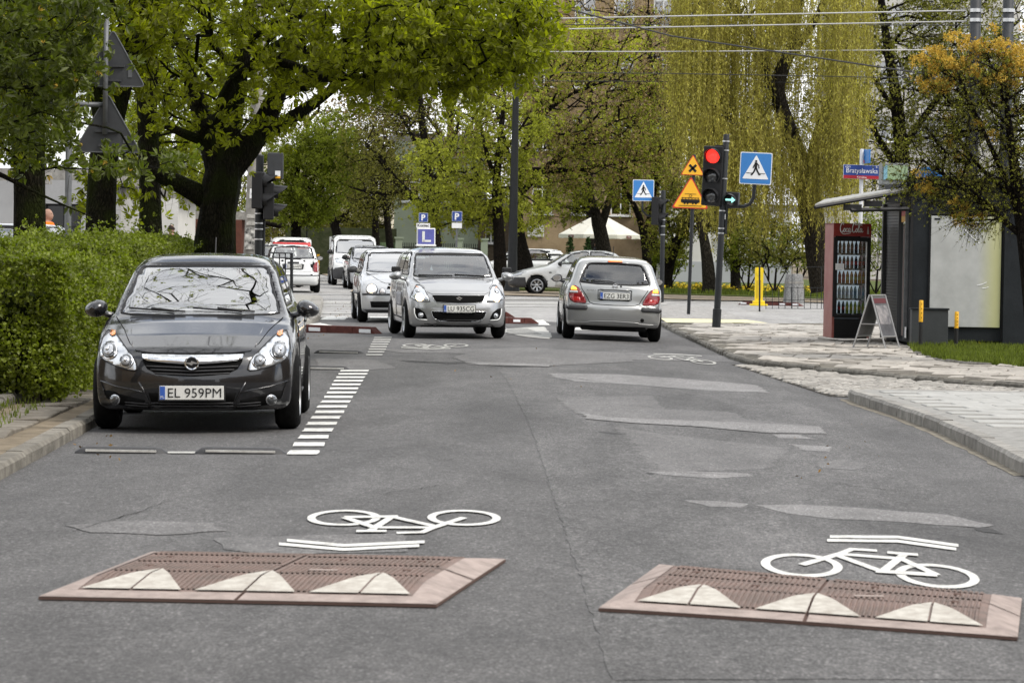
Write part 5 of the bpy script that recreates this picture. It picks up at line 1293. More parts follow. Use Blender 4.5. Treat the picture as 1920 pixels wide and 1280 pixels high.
def build_side(name, label, px, py, D, ang, pm, L=4.24, bump=M_trim, wagon=False, h=.042):
    low = [(.15, .2), (.02, .27), (0, .4), (.02, .52), (.07, .62), (.3, .72), (.7, .83), (1.15, .92), (1.5, .95), (3.2, .97), (3.9, .98), (4.12, .93), (4.2, .7), (4.24, .5), (4.2, .3), (4.0, .22)]
    gr = [(1.05, .82), (1.2, .92), (1.75, 1.27), (2.1, 1.39), (2.5, 1.43), (3.0, 1.42), (3.35, 1.34), (3.8, 1.02), (3.85, .84)]
    if wagon: gr = [(1.05, .82), (1.2, .92), (1.75, 1.27), (2.1, 1.39), (2.5, 1.44), (3.4, 1.43), (3.8, 1.36), (4.1, 1.0), (4.1, .84)]
    sides = [[(1.55, .98), (1.98, 1.29), (2.3, 1.345), (2.48, 1.345), (2.48, .99)], [(2.56, .99), (2.56, 1.345), (2.95, 1.34), (3.25, 1.26), (3.36, 1.0)]]
    ws = [(0, .97), (.62, .97), (.54, 1.30), (0, 1.34)]
    c = generic(name, label, L, .84, 1.43, low, gr, greenf(.73, .58, .94, 1.43), (.86, 3.38), .285, pm, h=h, cowl=1.15, ws=ws, rw=[(0, 1.0), (.6, 1.0), (.5, 1.28), (0, 1.3)], sides=sides, zs=.94, warp=(.2, .12), glass=glass_mat('side_glass', (.72, .76, .76), .2))
    c.window('windscreen', 'front', ws + [(-x, z) for x, z in ws[::-1] if x > 0], start=1.05, seal=.025)
    for sp in sides: c.window('side_window', 'right', sp, seal=.03, mirror=True)
    if bump:
        c.patch('bumper', 'front', [(-.78, .2), (.78, .2), (.8, .52), (-.8, .52)], bump, off=.012, th=.03, step=.1)
        for v in ('left', 'right'): c.patch('side_bumper', v, [(.05, .22), (.53, .22), (.50, .53), (.03, .53)], bump, off=.012, th=.03)
    c.both('headlight', 'front', [(.45, .57), (.76, .57), (.78, .70), (.50, .68)], M_lens, off=.01, th=.02, step=.06)
    for v in ('left', 'right'):
        c.patch('side_lamp', v, [(.10, .58), (.38, .60), (.40, .66), (.30, .70), (.14, .66)], M_lens, off=.01, th=.02)
        c.patch('side_repeater', v, [(1.24, .68), (1.32, .68), (1.32, .71), (1.24, .71)], M_blk, off=.012)
    c.line('side_strip', 'right', [(1.3, .50), (2.9, .50)], .035, M_trim, off=.006, mirror=True)
    c.both('door', 'right', [(1.44, .26), (1.46, .93), (2.50, .95), (2.52, .26)], pm, off=.006, th=.014, step=.2)
    c.both('rear_door', 'right', [(2.55, .26), (2.54, .95), (3.35, .96), (3.1, .6), (2.95, .26)], pm, off=.006, th=.014, step=.2)
    c.line('door_handle', 'right', [(2.28, .80), (2.42, .80)], .04, M_blk, off=.02, mirror=True)
    c.mirror(1.6, .97, .80, M_blk, sz=(.17, .1, .14)); c.wheels((.86, 3.38), .285, 1.5, rimr=.185, spokes=7); c.interior(1.2, 2.1, .52)
    p = G(px, D); c.root.location = p; c.root.rotation_euler = (0, 0, ang); return c
build_side('saloon_car', 'white silver saloon parked side-on with dark bumper and hubcaps', 950, 550, 101, math.radians(-86), M_white)
build_side('white_estate', 'white car side-on behind the black lamp post', 862, 520, 122, math.radians(-88), M_white, bump=None, wagon=True, h=.065)
M_roofwhite = M_white
c_ = build_side('parked_silver_car', 'silver car roof showing above the hedge at the far left', -330, 480, 50, math.radians(-88), M_sil3, wagon=True, h=.065); c_.root.location.z += .38
c_ = build_side('parked_white_car', 'white car glimpsed between the trunks behind the hedge', 352, 480, 88, math.radians(95), M_white, h=.065)
# ================================================================== STREET FURNITURE
M_post = mat('post_dark_paint', (.012, .0135, .015), .5, 0, var=.2, vscale=12, bump=.1, bscale=60)
M_postg = mat('post_galvanised', (.12, .125, .13), .5, .3, var=.15, vscale=12)
M_band = mat('steel_band', (.55, .56, .57), .3, .8)
M_hous = mat('signal_housing', (.012, .012, .013), .5)
M_lensoff = mat('unlit_lens', (.05, .052, .055), .15, coat=1)
M_lensred = mat('red_lamp_lit', (.9, .02, .02), .3, emis=(1, .03, .02), estr=1.5)
M_lensgrn = mat('green_arrow_lit', (.3, .9, .8), .3, emis=(.45, 1, .9), estr=.8)
M_sblue = mat('sign_blue', (.035, .19, .50), .45)
M_sdblue = mat('sign_dark_blue', (.018, .055, .26), .45)
M_swhite = mat('sign_sheet_white', (.78, .79, .80), .45)
M_sblack = mat('sign_black', (.012, .012, .013), .45)
M_syel = mat('sign_yellow', (.80, .42, .02), .45)
M_sred = mat('sign_red', (.55, .03, .02), .45)
M_sback = mat('sign_back_grey', (.045, .047, .05), .55, 0, var=.12, vscale=8)
M_conc = mat('concrete_pole', (.24, .23, .21), .9, var=.3, vscale=5, bump=.5, bscale=30)

def rounded(pts, r, n=5):
    out = []; k = len(pts)
    for i in range(k):
        p = Vector(pts[i]); a = (Vector(pts[i - 1]) - p).normalized(); b = (Vector(pts[(i + 1) % k]) - p).normalized()
        ang = a.angle(b); t = r / math.tan(ang / 2); s = p + a * t; e = p + b * t
        for j in range(n + 1):
            u = j / n; out.append(tuple(s * (1 - u) ** 2 + p * 2 * u * (1 - u) + e * u * u))
    return out
def plate2(poly, y0, y1, m, name, parent): return MB().prism(poly, y0, y1).build(name, m, parent)
def square_sign(parent, c, s, face=True, rz=0.0):
    nd = node('crossing_sign', parent, c, (0, 0, rz)); h = s / 2
    sq = rounded([(-h, -h), (h, -h), (h, h), (-h, h)], s * .05)
    plate2(sq, 0, .025, M_sback, 'sign_back', nd); plate2([(x * .995, z * .995) for x, z in sq], -.004, 0.0, M_swhite, 'sign_border', nd)
    plate2([(x * .945, z * .945) for x, z in sq], -.008, -.004, M_sblue, 'blue_field', nd)
    plate2(rounded([(-h * .82, -h * .66), (h * .82, -h * .66), (0, h * .84)], s * .02), -.012, -.008, M_swhite, 'white_triangle', nd)
    b = MB(); q = s
    def pl(pts, w):
        l, r = stroke_poly([(x * q, z * q) for x, z in pts], w * q)
        poly = [tuple(p) for p in l] + [tuple(p) for p in r[::-1]]; b.prism(poly, -.017, -.012)
    n = 14; b.prism([(.0 * q + .034 * q * math.cos(2 * PI * i / n), .225 * q + .034 * q * math.sin(2 * PI * i / n)) for i in range(n)], -.017, -.012)
    pl([(.0, .185), (-.005, .03)], .085); pl([(.005, .03), (.05, -.08), (.12, -.20)], .05); pl([(.12, -.20), (.155, -.185)], .03)
    pl([(-.01, .03), (-.05, -.10), (-.12, -.20)], .05); pl([(-.11, -.21), (-.15, -.20)], .03)
    pl([(.01, .17), (.085, .10), (.10, .0)], .033); pl([(-.01, .17), (-.065, .08), (-.085, .01)], .033)
    pl([(-.30, -.15), (-.10, -.15)], .016); pl([(.12, -.155), (.30, -.155)], .016)
    b.build('walking_figure', M_sblack, nd); return nd
def tri_sign(parent, c, s, kind, face=True, rz=0.0):
    nd = node('warning_sign', parent, c, (0, 0, rz)); h = s * .866
    base = [(-s / 2, -h / 3), (s / 2, -h / 3), (0, 2 * h / 3)]; t = rounded(base, s * .045)
    if not face:
        plate2(t, -.003, .0, M_sback, 'sign_back', nd); MB().tube([(x, -.003, z) for x, z in t], .008, 6, closed=True).build('folded_rim', M_postg, nd)
        b = MB(); b.box((0, -.02, .02), (.30, .03, .03)); b.box((0, -.02, -.16), (.22, .03, .03)); b.build('mounting_rail', M_sback, nd)
        MB().box((.22, -.008, -h / 3 + .16), (.05, .006, .09)).build('sticker', M_postg, nd)
        return nd
    plate2(t, 0, .02, M_sback, 'sign_back', nd); plate2([(x * .99, z * .99) for x, z in t], -.004, 0, M_sred, 'red_border', nd)
    plate2([(x * .90, z * .90) for x, z in t], -.008, -.004, M_syel, 'yellow_field', nd)
    b = MB()
    if kind == 'x':
        for a in (PI / 4, -PI / 4):
            R = Matrix.Rotation(a, 3, 'Y'); b.box((0, -.011, -.0 * s), (s * .40, .006, s * .10), rot=R)
    else:
        b.box((0, -.011, -.085 * s), (s * .50, .006, s * .085)); b.box((0, -.011, -.215 * s), (.62 * s, .006, .014 * s)); b.box((0, -.011, -.005 * s), (.47 * s, .006, .014 * s))
        for i in range(6): b.box(((-.21 + .084 * i) * s, -.011, -.025 * s), (.012 * s, .006, .06 * s))
        for x in (-.15, -.07, .07, .15): b.prism([(x * s + .024 * s * math.cos(k * PI / 6), -.155 * s + .024 * s * math.sin(k * PI / 6)) for k in range(12)], -.014, -.008)
        b.box((0, -.011, -.13 * s), (s * .42, .006, s * .03)); b.box((0, -.011, .10 * s), (.30 * s, .006, .010 * s))
        for a in ((-.04, .05, 0, .10), (.04, .05, 0, .10), (-.04, .05, 0, .005), (.04, .05, 0, .005)):
            l, r = stroke_poly([(a[0] * s, a[1] * s), (a[2] * s, a[3] * s)], .008 * s); b.prism([tuple(p) for p in l] + [tuple(p) for p in r[::-1]], -.014, -.009)
    b.build('pictogram', M_sblack, nd); return nd
def signal_head(parent, c, n=3, lit=None, r=.15, rz=0.0, back=False, arrow=False, name='signal_head'):
    nd = node(name, parent, c, (0, 0, rz)); H = n * r * 2.45
    MB().box((0, .06, 0), (r * 2.5, .20, H), bev=.02).build('housing', M_hous, nd)
    for i in range(n):
        z = H / 2 - r * 1.225 - i * r * 2.45
        m = M_lensoff
        if lit == i: m = M_lensred if n == 3 else M_lensoff
        MB().lathe([(0, -.085), (r * .5, -.078), (r * .85, -.055), (r * .9, -.03)], 24, 'Y', (0, 0, z)).build('lens', m, nd, smooth=True)
        v = MB(); k = 20
        for (rr, y0) in ((r * .98, -.03),):
            pts = []
            for j in range(k + 1):
                a = math.radians(-50) + math.radians(280) * j / k; dpt = .26 * (.35 + .65 * max(0, math.sin(a)) ** .6)
                pts.append((a, dpt))
            vv = []
            for a, dp in pts: vv += [(rr * math.cos(a), y0, z + rr * math.sin(a)), (rr * math.cos(a) * 1.02, y0 - dp, z + rr * math.sin(a) * 1.02 - dp * .08), (rr * .95 * math.cos(a), y0 - dp, z + rr * .95 * math.sin(a) - dp * .08), (rr * .94 * math.cos(a), y0, z + rr * .94 * math.sin(a))]
            ff = []
            for j in range(k):
                for q in range(4): ff.append((j * 4 + q, j * 4 + (q + 1) % 4, (j + 1) * 4 + (q + 1) % 4, (j + 1) * 4 + q))
            v.geo(vv, ff)
        v.build('visor', M_hous, nd, smooth=True, sharp=.7)
    if arrow:
        b = MB(); b.box((-.02, -.095, 0), (.13, .008, .035)); b.prism([(.035, -.06), (.11, 0), (.035, .06)], -.099, -.091); b.build('green_arrow', M_lensgrn, nd)
    return nd
def post(name, parent, h, r, m=M_post, base=None, r2=None, cap=True):
    b = MB(); b.lathe([(r * (1.0), 0), (r, .01), (r2 or r, h - .02), ((r2 or r) * .8, h), (0, h + .005)], 16, 'Z')
    if base: b.lathe([(base[0], -.02), (base[0], base[1]), (r, base[1] + .01)], 16, 'Z')
    o = b.build(name, m, parent, smooth=True, sharp=.6); return o
def bands(parent, zs, r, m=M_band):
    for z in zs: MB().lathe([(r + .002, z - .012), (r + .005, z - .012), (r + .005, z + .012), (r + .002, z + .012)], 16, 'Z').build('clamp_band', m, parent)

p = P(1343, 614, .08); Dn = p.y
lean = math.radians(1.9)
t = thing('traffic_light', 'black traffic light with lit red lamp, green arrow and crossing sign on a bent arm', 'traffic light', p)
t.rotation_euler = (0, lean, 0)
sc = FPX / Dn
post('post', t, 362 / sc, .066, base=(.085, .36), r2=.058)
def loc(px, py, dy=0.0):
    dx = (px - (1343 + (614 - py) * .053)) / sc; return (dx, dy, (614 - py) / sc)
bands(t, [(614 - y) / sc for y in (265, 282, 335, 428, 437, 395)], .062)
signal_head(t, (loc(1336, 331)[0], -.02, loc(1336, 331)[2]), 3, 0, r=.158, rz=math.radians(-16))
signal_head(t, (loc(1370, 374)[0], -.02, loc(1370, 374)[2]), 1, None, r=.125, rz=math.radians(-14), arrow=True, name='filter_arrow_head')
b = MB();
a0 = loc(1362, 387); b.tube([a0, loc(1395, 385), loc(1406, 380), loc(1413, 368), loc(1415, 345), loc(1416, 280)], .035, 10); b.build('bent_arm', M_post, t, smooth=True)
b = MB(); b.box((loc(1352, 275)[0], .0, loc(1352, 275)[2]), (.22, .05, .05)); b.box((loc(1352, 385)[0], .0, loc(1352, 385)[2]), (.22, .05, .05)); b.build('mounting_bracket', M_hous, t)
MB().box((.085, -.02, loc(0, 410)[2]), (.045, .06, .60)).build('cable_box', M_post, t)
square_sign(t, (loc(1417, 313)[0], -.05, loc(1417, 313)[2]), 60 / sc, rz=math.radians(-6))
MB().box((.066, -.03, loc(0, 406)[2]), (.03, .04, .10)).build('sticker', M_swhite, t)
p = P(1291, 589, .08); sc = FPX / p.y
t = thing('sign_post', 'thin dark post with yellow crossroads sign above yellow tram sign', 'road sign', p); t.rotation_euler = (0, math.radians(1.0), 0)
def loc2(px, py, dy=0.0): return ((px - (1291 + (589 - py) * .035)) / sc, dy, (589 - py) / sc)
post('post', t, (589 - 290) / sc, .038)
tri_sign(t, (loc2(1298, 320)[0], -.05, loc2(1298, 316)[2]), 45 / sc, 'x'); tri_sign(t, (loc2(1294, 370)[0], -.05, loc2(1294, 371)[2]), 70 / sc, 'tram')
p = G(1239, 90); sc = FPX / 90; g0 = 459 + CAMH * sc + math.tan(ROLL) * 279
t = thing('traffic_light', 'distant black traffic light post with crossing sign, behind the departing hatchback', 'traffic light', p)
def loc3(px, py, dy=0.0): return ((px - 1239) / sc, dy, (g0 - py) / sc)
post('post', t, (g0 - 357) / sc, .065)
bands(t, [loc3(0, y)[2] for y in (412, 424, 440)], .066)
b = MB(); b.tube([loc3(1200, 375), loc3(1200, 396), loc3(1208, 404), loc3(1224, 407), loc3(1232, 412), loc3(1234, 440)], .03, 8); b.build('bent_arm', M_post, t, smooth=True)
square_sign(t, (loc3(1201, 358)[0], -.05, loc3(1201, 358)[2]), 40 / sc)
signal_head(t, loc3(1230, 396), 2, None, r=.16, rz=math.radians(75))
p = G(482, 60); sc = FPX / 60; g0 = 459 + CAMH * sc + math.tan(ROLL) * (482 - 960)
t = thing('traffic_light', 'dark traffic light on the left, seen sideways behind the parked hatchback and the concrete pole', 'traffic light', p)
def loc4(px, py, dy=0.0): return ((px - 482) / sc, dy, (g0 - py) / sc)
post('post', t, (g0 - 285) / sc, .075); MB().tube([loc4(491, 545, .02), loc4(491, 360, .02)], .03, 8).build('side_pipe', M_post, t)
bands(t, [loc4(0, y)[2] for y in (395, 413, 424, 443)], .078)
MB().box(loc4(512, 306, -.1), (.30, .10, .50), bev=.02).build('backing_board', M_sback, t)
b = MB(); b.box(loc4(517, 322, -.16), (.10, .01, .14)); b.build('label_plate', M_swhite, t); MB().box(loc4(517, 327, -.168), (.10, .005, .04)).build('label_stripe', M_syel, t)
signal_head(t, loc4(488, 352, -.15), 2, None, r=.14, rz=math.radians(80)); signal_head(t, loc4(506, 372, -.05), 2, None, r=.14, rz=math.radians(95))

p = G(464, 63); sc = FPX / 63; g0 = 459 + CAMH * sc + math.tan(ROLL) * (464 - 960)
t = thing('concrete_pole', 'weathered concrete pole with torn posters beside the big chestnut', 'pole', p); t.rotation_euler = (0, math.radians(1.6), 0)
MB().lathe([(.155, 0), (.12, 4.5), (.09, 8.5), (0, 8.5)], 14, 'Z').build('shaft', M_conc, t, smooth=True)
M_poster = mat('poster_print', (.03, .03, .03), .7, col2=(.65, .64, .6), vscale=11)
M_paper = mat('torn_paper', (.55, .54, .50), .8, col2=(.28, .27, .25), vscale=16)
MB().box((-.01, -.15, 1.62), (.21, .02, .42)).build('poster', M_poster, t)
for z, m_ in ((2.06, M_paper), (1.92, M_paper)): MB().box((.0, -.147, z), (.20, .015, .07)).build('paper_scrap', m_, t)
MB().box((.0, -.145, 2.50), (.12, .012, .19), bev=.004).build('notice', M_swhite, t); text('UWAGA\n220 V', M_sblack, t, (0, -.153, 2.5), FRONT, width=.08, name='notice_text')
p = G(958, 104); t = thing('lamp_post', 'tall tapering black lamp post in the middle with a flared foot', 'lamp post', p); t.rotation_euler = (0, math.radians(.2), 0)
MB().lathe([(.26, 0), (.25, .12), (.20, .35), (.165, .60), (.15, 1.2), (.10, 6.4), (.06, 10.0), (0, 10)], 20, 'Z').build('shaft', M_post, t, smooth=True)
b = MB(); b.tube([(0, 0, 9.9), (.0, 0, 10.4), (.5, 0, 10.7), (1.4, 0, 10.8)], .045, 8); b.build('lamp_arm', M_post, t, smooth=True); MB().box((1.7, 0, 10.8), (.7, .25, .12), bev=.04).build('lamp_head', M_postg, t)
p = G(124, 40, .2); sc = FPX / 40; g0 = 459 + (CAMH - .2) * sc + math.tan(ROLL) * (124 - 960)
t = thing('sign_gantry', 'grey post with side arm carrying two triangular signs seen from behind among the leaves', 'road sign', p)
def loc5(px, py, dy=0.0): return ((px - 124) / sc, dy, (g0 - py) / sc)
post('post', t, (g0 - 186) / sc, .042, M_postg); MB().tube([loc5(88, 188, .0), loc5(192, 188, .0)], .032, 10).build('side_arm', M_postg, t, smooth=True)
MB().tube([loc5(192, 20, -.05), loc5(192, 243, -.05)], .032, 10).build('hanger_pipe', M_postg, t, smooth=True)
tri_sign(t, loc5(204, 118, .0), 122 / sc, '', face=False); tri_sign(t, loc5(196, 240, .0), 126 / sc, '', face=False)
for px, D, yt, sz, lab, sub in ((790, 100, 408, 17, 'blue parking sign with a white Koniec plate below, in front of the thick trunk', 'Koniec'), (853, 103.2, 406, 19, 'blue parking sign partly behind yellow-green leaves', None)):
    sc = FPX / D; p = G(px, D); g0 = 459 + CAMH * sc + math.tan(ROLL) * (px - 960)
    t = thing('parking_sign', lab, 'road sign', p); s = sz / sc; z = (g0 - yt) / sc
    post('post', t, z + s / 2, .03, M_postg)
    nd = node('sign', t, (0, -.05, z)); h = s / 2; sq = rounded([(-h, -h), (h, -h), (h, h), (-h, h)], s * .05)
    plate2(sq, 0, .02, M_swhite, 'sign_border', nd); plate2([(x * .94, y * .94) for x, y in sq], -.005, 0, M_sdblue, 'blue_field', nd)
    text('P', M_swhite, nd, (0, -.008, 0), FRONT, height=s * .66, name='letter', bold=.03)
    q = MB().box((0, -.045, z - s * .95 + .02), (s * (1.5 if sub else 1.0), .02, s * .52)); q.build('lower_plate', M_swhite, t)
    if sub: text(sub, M_sblack, t, (0, -.058, z - s * .93 + .02), FRONT, width=s * 1.25, name='plate_text', bold=.02)
sc = FPX / 128; p = G(572, 128); g0 = 459 + CAMH * sc - math.tan(ROLL) * 388
t = thing('crossroads_sign', 'small far yellow triangle with black cross behind the estate car', 'road sign', p)
post('post', t, (g0 - 400) / sc, .03, M_post); tri_sign(t, (0, -.05, (g0 - 411) / sc), 17 / sc, 'x')
p = G(1609, 58, .08); sc = FPX / 58; g0 = 459 + (CAMH - .08) * sc + math.tan(ROLL) * (1609 - 960)
t = thing('street_name_sign', 'white post with blue and red street name board Bratysławska beside the kiosk', 'street sign', p)
def loc6(px, py, dy=0.0): return ((px - 1609) / sc, dy, (g0 - py) / sc)
post('post', t, (g0 - 270) / sc, .036, mat('post_white', (.6, .61, .62), .5))
c0 = loc6(1609, 313, -.06); nd = node('name_board', t, c0, (0, math.radians(.8), 0))
w = 70 / sc; h = 26 / sc
MB().box((0, 0, 0), (w, .03, h), bev=.006).build('board_back', M_swhite, nd)
MB().box((0, -.017, h * .12), (w * .985, .006, h * .74)).build('blue_field', M_sdblue, nd); MB().box((0, -.017, -h * .37), (w * .985, .006, h * .23)).build('red_field', mat('sign_crimson', (.42, .015, .03), .45), nd)
text('Bratysławska', M_swhite, nd, (-.0, -.022, h * .04), FRONT, width=w * .84, height=h * .46, name='street_name')
text('ulica', M_swhite, nd, (-w * .38, -.022, h * .38), FRONT, height=h * .15, name='small_text'); text('8-1', M_swhite, nd, (w * .41, -.022, h * .38), FRONT, height=h * .15, name='house_numbers'); text('Karolew', M_swhite, nd, (0, -.022, -h * .37), FRONT, height=h * .14, name='district_name')
nd = node('side_board', t, loc6(1615, 284, 0), (0, 0, math.radians(-80)))
MB().box((0, 0, 0), (w * .9, .03, h), bev=.006).build('board_back', M_sblue, nd);
b = MB().box(loc6(1614, 283, .0), (.115, .02, .24)); b.build('edge_plate', M_sblue, t); MB().box(loc6(1614, 293, -.012), (.115, .01, .055)).build('edge_plate_red', M_sred, t); text('ulica\nWileńska', M_swhite, t, loc6(1614, 281, -.016), FRONT, width=.08, name='edge_text')

t = thing('mesh_fence', 'low wire mesh fence with thin black post in front of the concrete bin', 'fence', G(1424, 72))
sc = FPX / 72;
def fz(px, py): p_ = PD(px, py, 72); return p_ - Vector(t.location)
def wire(a, b, r, name, m, par): MB().tube([a, b], r, 5).build(name, m, par)
b_ = fz(1424, 584); wire(b_, fz(1424, 498), .022, 'post', M_post, t)
for px in range(1436, 1600, 12): wire(fz(px, 579), fz(px, 540 if px < 1480 else 538), .0075, 'vertical_wire', M_post, t)
for yy, x0 in ((578, 1436), (562, 1436), (500, 1424), (539, 1436)): wire(fz(x0, yy), fz(1610, yy + 1), .006, 'horizontal_wire', M_post, t)
for px in (1485, 1540, 1590): wire(fz(px, 579), fz(px, 500), .008, 'vertical_wire', M_post, t)
t = thing('pedestrian_railing', 'short black railing of thin bars on the island by the estate car', 'railing', G(530, 66));
def f7(px, py): return PD(px, py, 66) - Vector(t.location)
for px, y0, y1, r in ((512, 474, 540, .014), (524, 474, 545, .014), (535, 475, 550, .014), (546.5, 474, 570, .036)): wire(f7(px, y1), f7(px, y0), r, 'bar', M_post, t)
wire(f7(506, 474), f7(547, 475), .014, 'top_rail', M_post, t)

M_yel = mat('yellow_plastic', (.72, .52, .01), .4)
p = G(1421, 80, .10); sc = FPX / 80; g0 = 459 + (CAMH - .1) * sc + math.tan(ROLL) * (1421 - 960)
t = thing('island_marker', 'bright yellow plastic lane marker standing on the red and white kerb', 'road marker', p); H = (572 - 498) / sc
MB().box((0, 0, .05), (.44, .34, .05), bev=.015).box((0, 0, .11), (.30, .26, .09), bev=.02, taper=.7).build('foot', M_yel, t, smooth=True, sharp=.7)
MB().prism(rounded([(-.10, .12), (.10, .12), (.105, H), (-.105, H)], .06), -.05, .05).build('body', M_yel, t)
for x in (-.04, .04): MB().box((x, -.055, H * .45), (.025, .012, H * .45)).build('rib', mat('yellow_shade', (.50, .34, .01), .5), t)
MB().lathe([(0, -.062), (.07, -.062), (.075, -.05)], 20, 'Y', (0, 0, H - .14)).build('round_plate', M_yel, t)
def lane_kerb(name, label, pa, pb, dz, n, grp, hgt=.11, whites=True, wd=.2):
    a = P(*pa); b = P(*pb); d = (b - a); L = d.length; t = thing(name, label, 'lane separator', a, math.atan2(d.y, d.x), grp); w = L / n
    for i in range(n):
        x0 = i * w + .006; x1 = (i + 1) * w - .006
        zz = hgt; e0 = .18 if i == 0 else 0; e1 = .18 if i == n - 1 else 0
        prof = [(x0, 0), (x1, 0), (x1 - e1, zz), (x0 + e0, zz)]
        MB().prism(prof, 0, wd).build('rubber_section', mat('brick_red_rubber', (.10, .036, .03), .7, var=.25, vscale=9), t)
        if whites and i % 3 != 2: MB().box(((x0 + x1) / 2, -.004, zz * .5), (w * .45, .008, zz * .45)).build('white_reflector', M_swhite, t)
lane_kerb('lane_separator', 'red rubber lane separator with white reflectors beside the parking bays', (520, 622), (708, 626), 0, 4, 'red and white rubber lane separators', hgt=.14)
lane_kerb('lane_separator', 'short red rubber separator just right of the driving school car', (925, 606), (1012, 608), 0, 3, 'red and white rubber lane separators', hgt=.11)
lane_kerb('lane_separator', 'far stub of red rubber separator behind the driving school car', (925, 594), (966, 595), 0, 1, 'red and white rubber lane separators', hgt=.11, whites=False)
lane_kerb('lane_separator', 'red and white rubber kerb under the yellow marker', (1382, 571), (1504, 574), 0, 5, 'red and white rubber lane separators', hgt=.09)
M_stopw = mat('parking_stop_white', (.60, .60, .57), .6, col2=(.38, .37, .34), vscale=12)
def stop(pa, pb, label):
    a = P(*pa); b = P(*pb); d = b - a; L = d.length; t = thing('parking_stop', label, 'parking stop', a, math.atan2(d.y, d.x), 'black rubber parking stops with a white strip')
    n = 14; sec = [(-.075, 0), (-.06, .035), (-.03, .052), (.03, .052), (.06, .035), (.075, 0)]; V = []
    for i in range(n + 1):
        u = i / n; e = min(1, min(u, 1 - u) * 9); k = .25 + .75 * math.sin(e * PI / 2)
        for y, z in sec: V.append((u * L, y * (.6 + .4 * e), z * k))
    kk = len(sec); F = [(i * kk + j, (i + 1) * kk + j, (i + 1) * kk + j + 1, i * kk + j + 1) for i in range(n) for j in range(kk - 1)]; F += [tuple(range(kk)), tuple(n * kk + j for j in range(kk))[::-1]]
    F = [f[::-1] for f in F]
    add('rubber_body', V, F, M_trim, t, smooth=True)
    MB().prism([(L * .12, .018), (L * .88, .018), (L * .88, .034), (L * .12, .034)], -.078, -.060).build('white_strip', M_stopw, t)
stop((141, 849), (315, 849), 'nearest parking stop on the left, beside the kerb'); stop((366, 850), (537, 850), 'nearest parking stop on the right, touching the ladder stripes')
stop((560, 693), (656, 693), 'parking stop just behind the parked hatchback'); stop((590, 662), (684, 663), 'farthest parking stop by the red separator')

p = G(1487, 93); t = thing('concrete_bin', 'grey tapering concrete waste bin behind the mesh fence', 'waste bin', p)
M_gran = mat('pebble_concrete', (.22, .22, .215), .9, var=.45, vscale=30, bump=.8, bscale=60)
MB().lathe([(.31, 0), (.31, .05), (.26, .72), (.24, .82), (.20, .84), (.19, .70), (0, .70)], 8, 'Z').build('bin_body', M_gran, t)
MB().lathe([(.275, .56), (.283, .56), (.279, .62), (.27, .62)], 8, 'Z').build('bin_ring', M_conc, t)

D0 = 53.0; sc = FPX / D0
M_kiosk = mat('kiosk_dark_panel', (.018, .021, .024), .55, var=.2, vscale=3, bump=.15, bscale=20)
M_shut = mat('roller_shutter', (.05, .052, .056), .45, .3)
M_awn = mat('awning_sheet', (.30, .30, .28), .6, .2, var=.15, vscale=6)
M_panel = mat('scuffed_white_panel', (.42, .43, .42), .45, var=.10, vscale=4)
kx = G(1703, D0).x; g = gz(kx, D0) + .08
k = thing('kiosk', 'dark grey kiosk with sloping awning, roller shutter and a big white panel', 'kiosk', (kx, D0, g))
kz = lambda py, D=D0: CAMH - (py - (459 + math.tan(ROLL) * (1750 - 960))) * D / FPX - g
kxx = lambda px, D=D0: (px - 960) * D / FPX - kx
W_ = 3.6; Dp = 3.4; Ht = 2.70
b = MB(); b.box((W_ / 2, Dp / 2, Ht / 2 + .05), (W_, Dp, Ht - .1)); b.build('wall', M_kiosk, k)
MB().box((W_ / 2, Dp / 2, Ht + .04), (W_ + .1, Dp + .1, .10)).build('roof', M_kiosk, k)
MB().box((W_ / 2, Dp / 2, .04), (W_ - .06, Dp - .06, .08)).build('plinth', M_gap, k)
for x in (.0, kxx(1738), kxx(1876)): MB().box((x + .02, -.012, Ht / 2), (.04, .03, Ht - .1)).build('corner_trim', M_blk, k)
MB().box(((kxx(1740) + kxx(1873)) / 2, -.01, kz(403) + .03), (kxx(1873) - kxx(1740) + .06, .03, .04)).build('panel_rail', M_blk, k)
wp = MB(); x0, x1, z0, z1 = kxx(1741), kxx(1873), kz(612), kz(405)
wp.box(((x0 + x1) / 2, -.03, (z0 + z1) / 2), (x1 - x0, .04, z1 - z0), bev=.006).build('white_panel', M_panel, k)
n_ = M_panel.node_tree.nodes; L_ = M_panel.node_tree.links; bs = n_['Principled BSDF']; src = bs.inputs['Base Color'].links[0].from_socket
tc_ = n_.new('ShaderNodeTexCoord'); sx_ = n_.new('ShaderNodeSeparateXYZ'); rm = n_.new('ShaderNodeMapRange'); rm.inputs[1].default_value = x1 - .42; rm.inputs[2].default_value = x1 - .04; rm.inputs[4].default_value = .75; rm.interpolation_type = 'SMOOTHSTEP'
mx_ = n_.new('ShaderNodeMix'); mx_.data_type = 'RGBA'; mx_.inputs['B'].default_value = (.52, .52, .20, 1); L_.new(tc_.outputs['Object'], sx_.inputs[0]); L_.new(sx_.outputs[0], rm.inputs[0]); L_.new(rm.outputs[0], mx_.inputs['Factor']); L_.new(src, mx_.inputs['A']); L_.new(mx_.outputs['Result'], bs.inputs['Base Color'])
for (sx0, sz0, sl, sa) in ((.95, .72, .16, -.35), (1.02, .66, .10, -.2), (.75, 1.5, .25, .9), (.5, 1.9, .12, .3)): MB().tube([(x0 + sx0 * .9 - sl / 2, -.052, z0 + sz0 + sl * sa / 2), (x0 + sx0 * .9, -.052, z0 + sz0 - .01), (x0 + sx0 * .9 + sl / 2, -.052, z0 + sz0 - sl * sa / 2)], .006, 4).build('scratch', M_swhite, k)
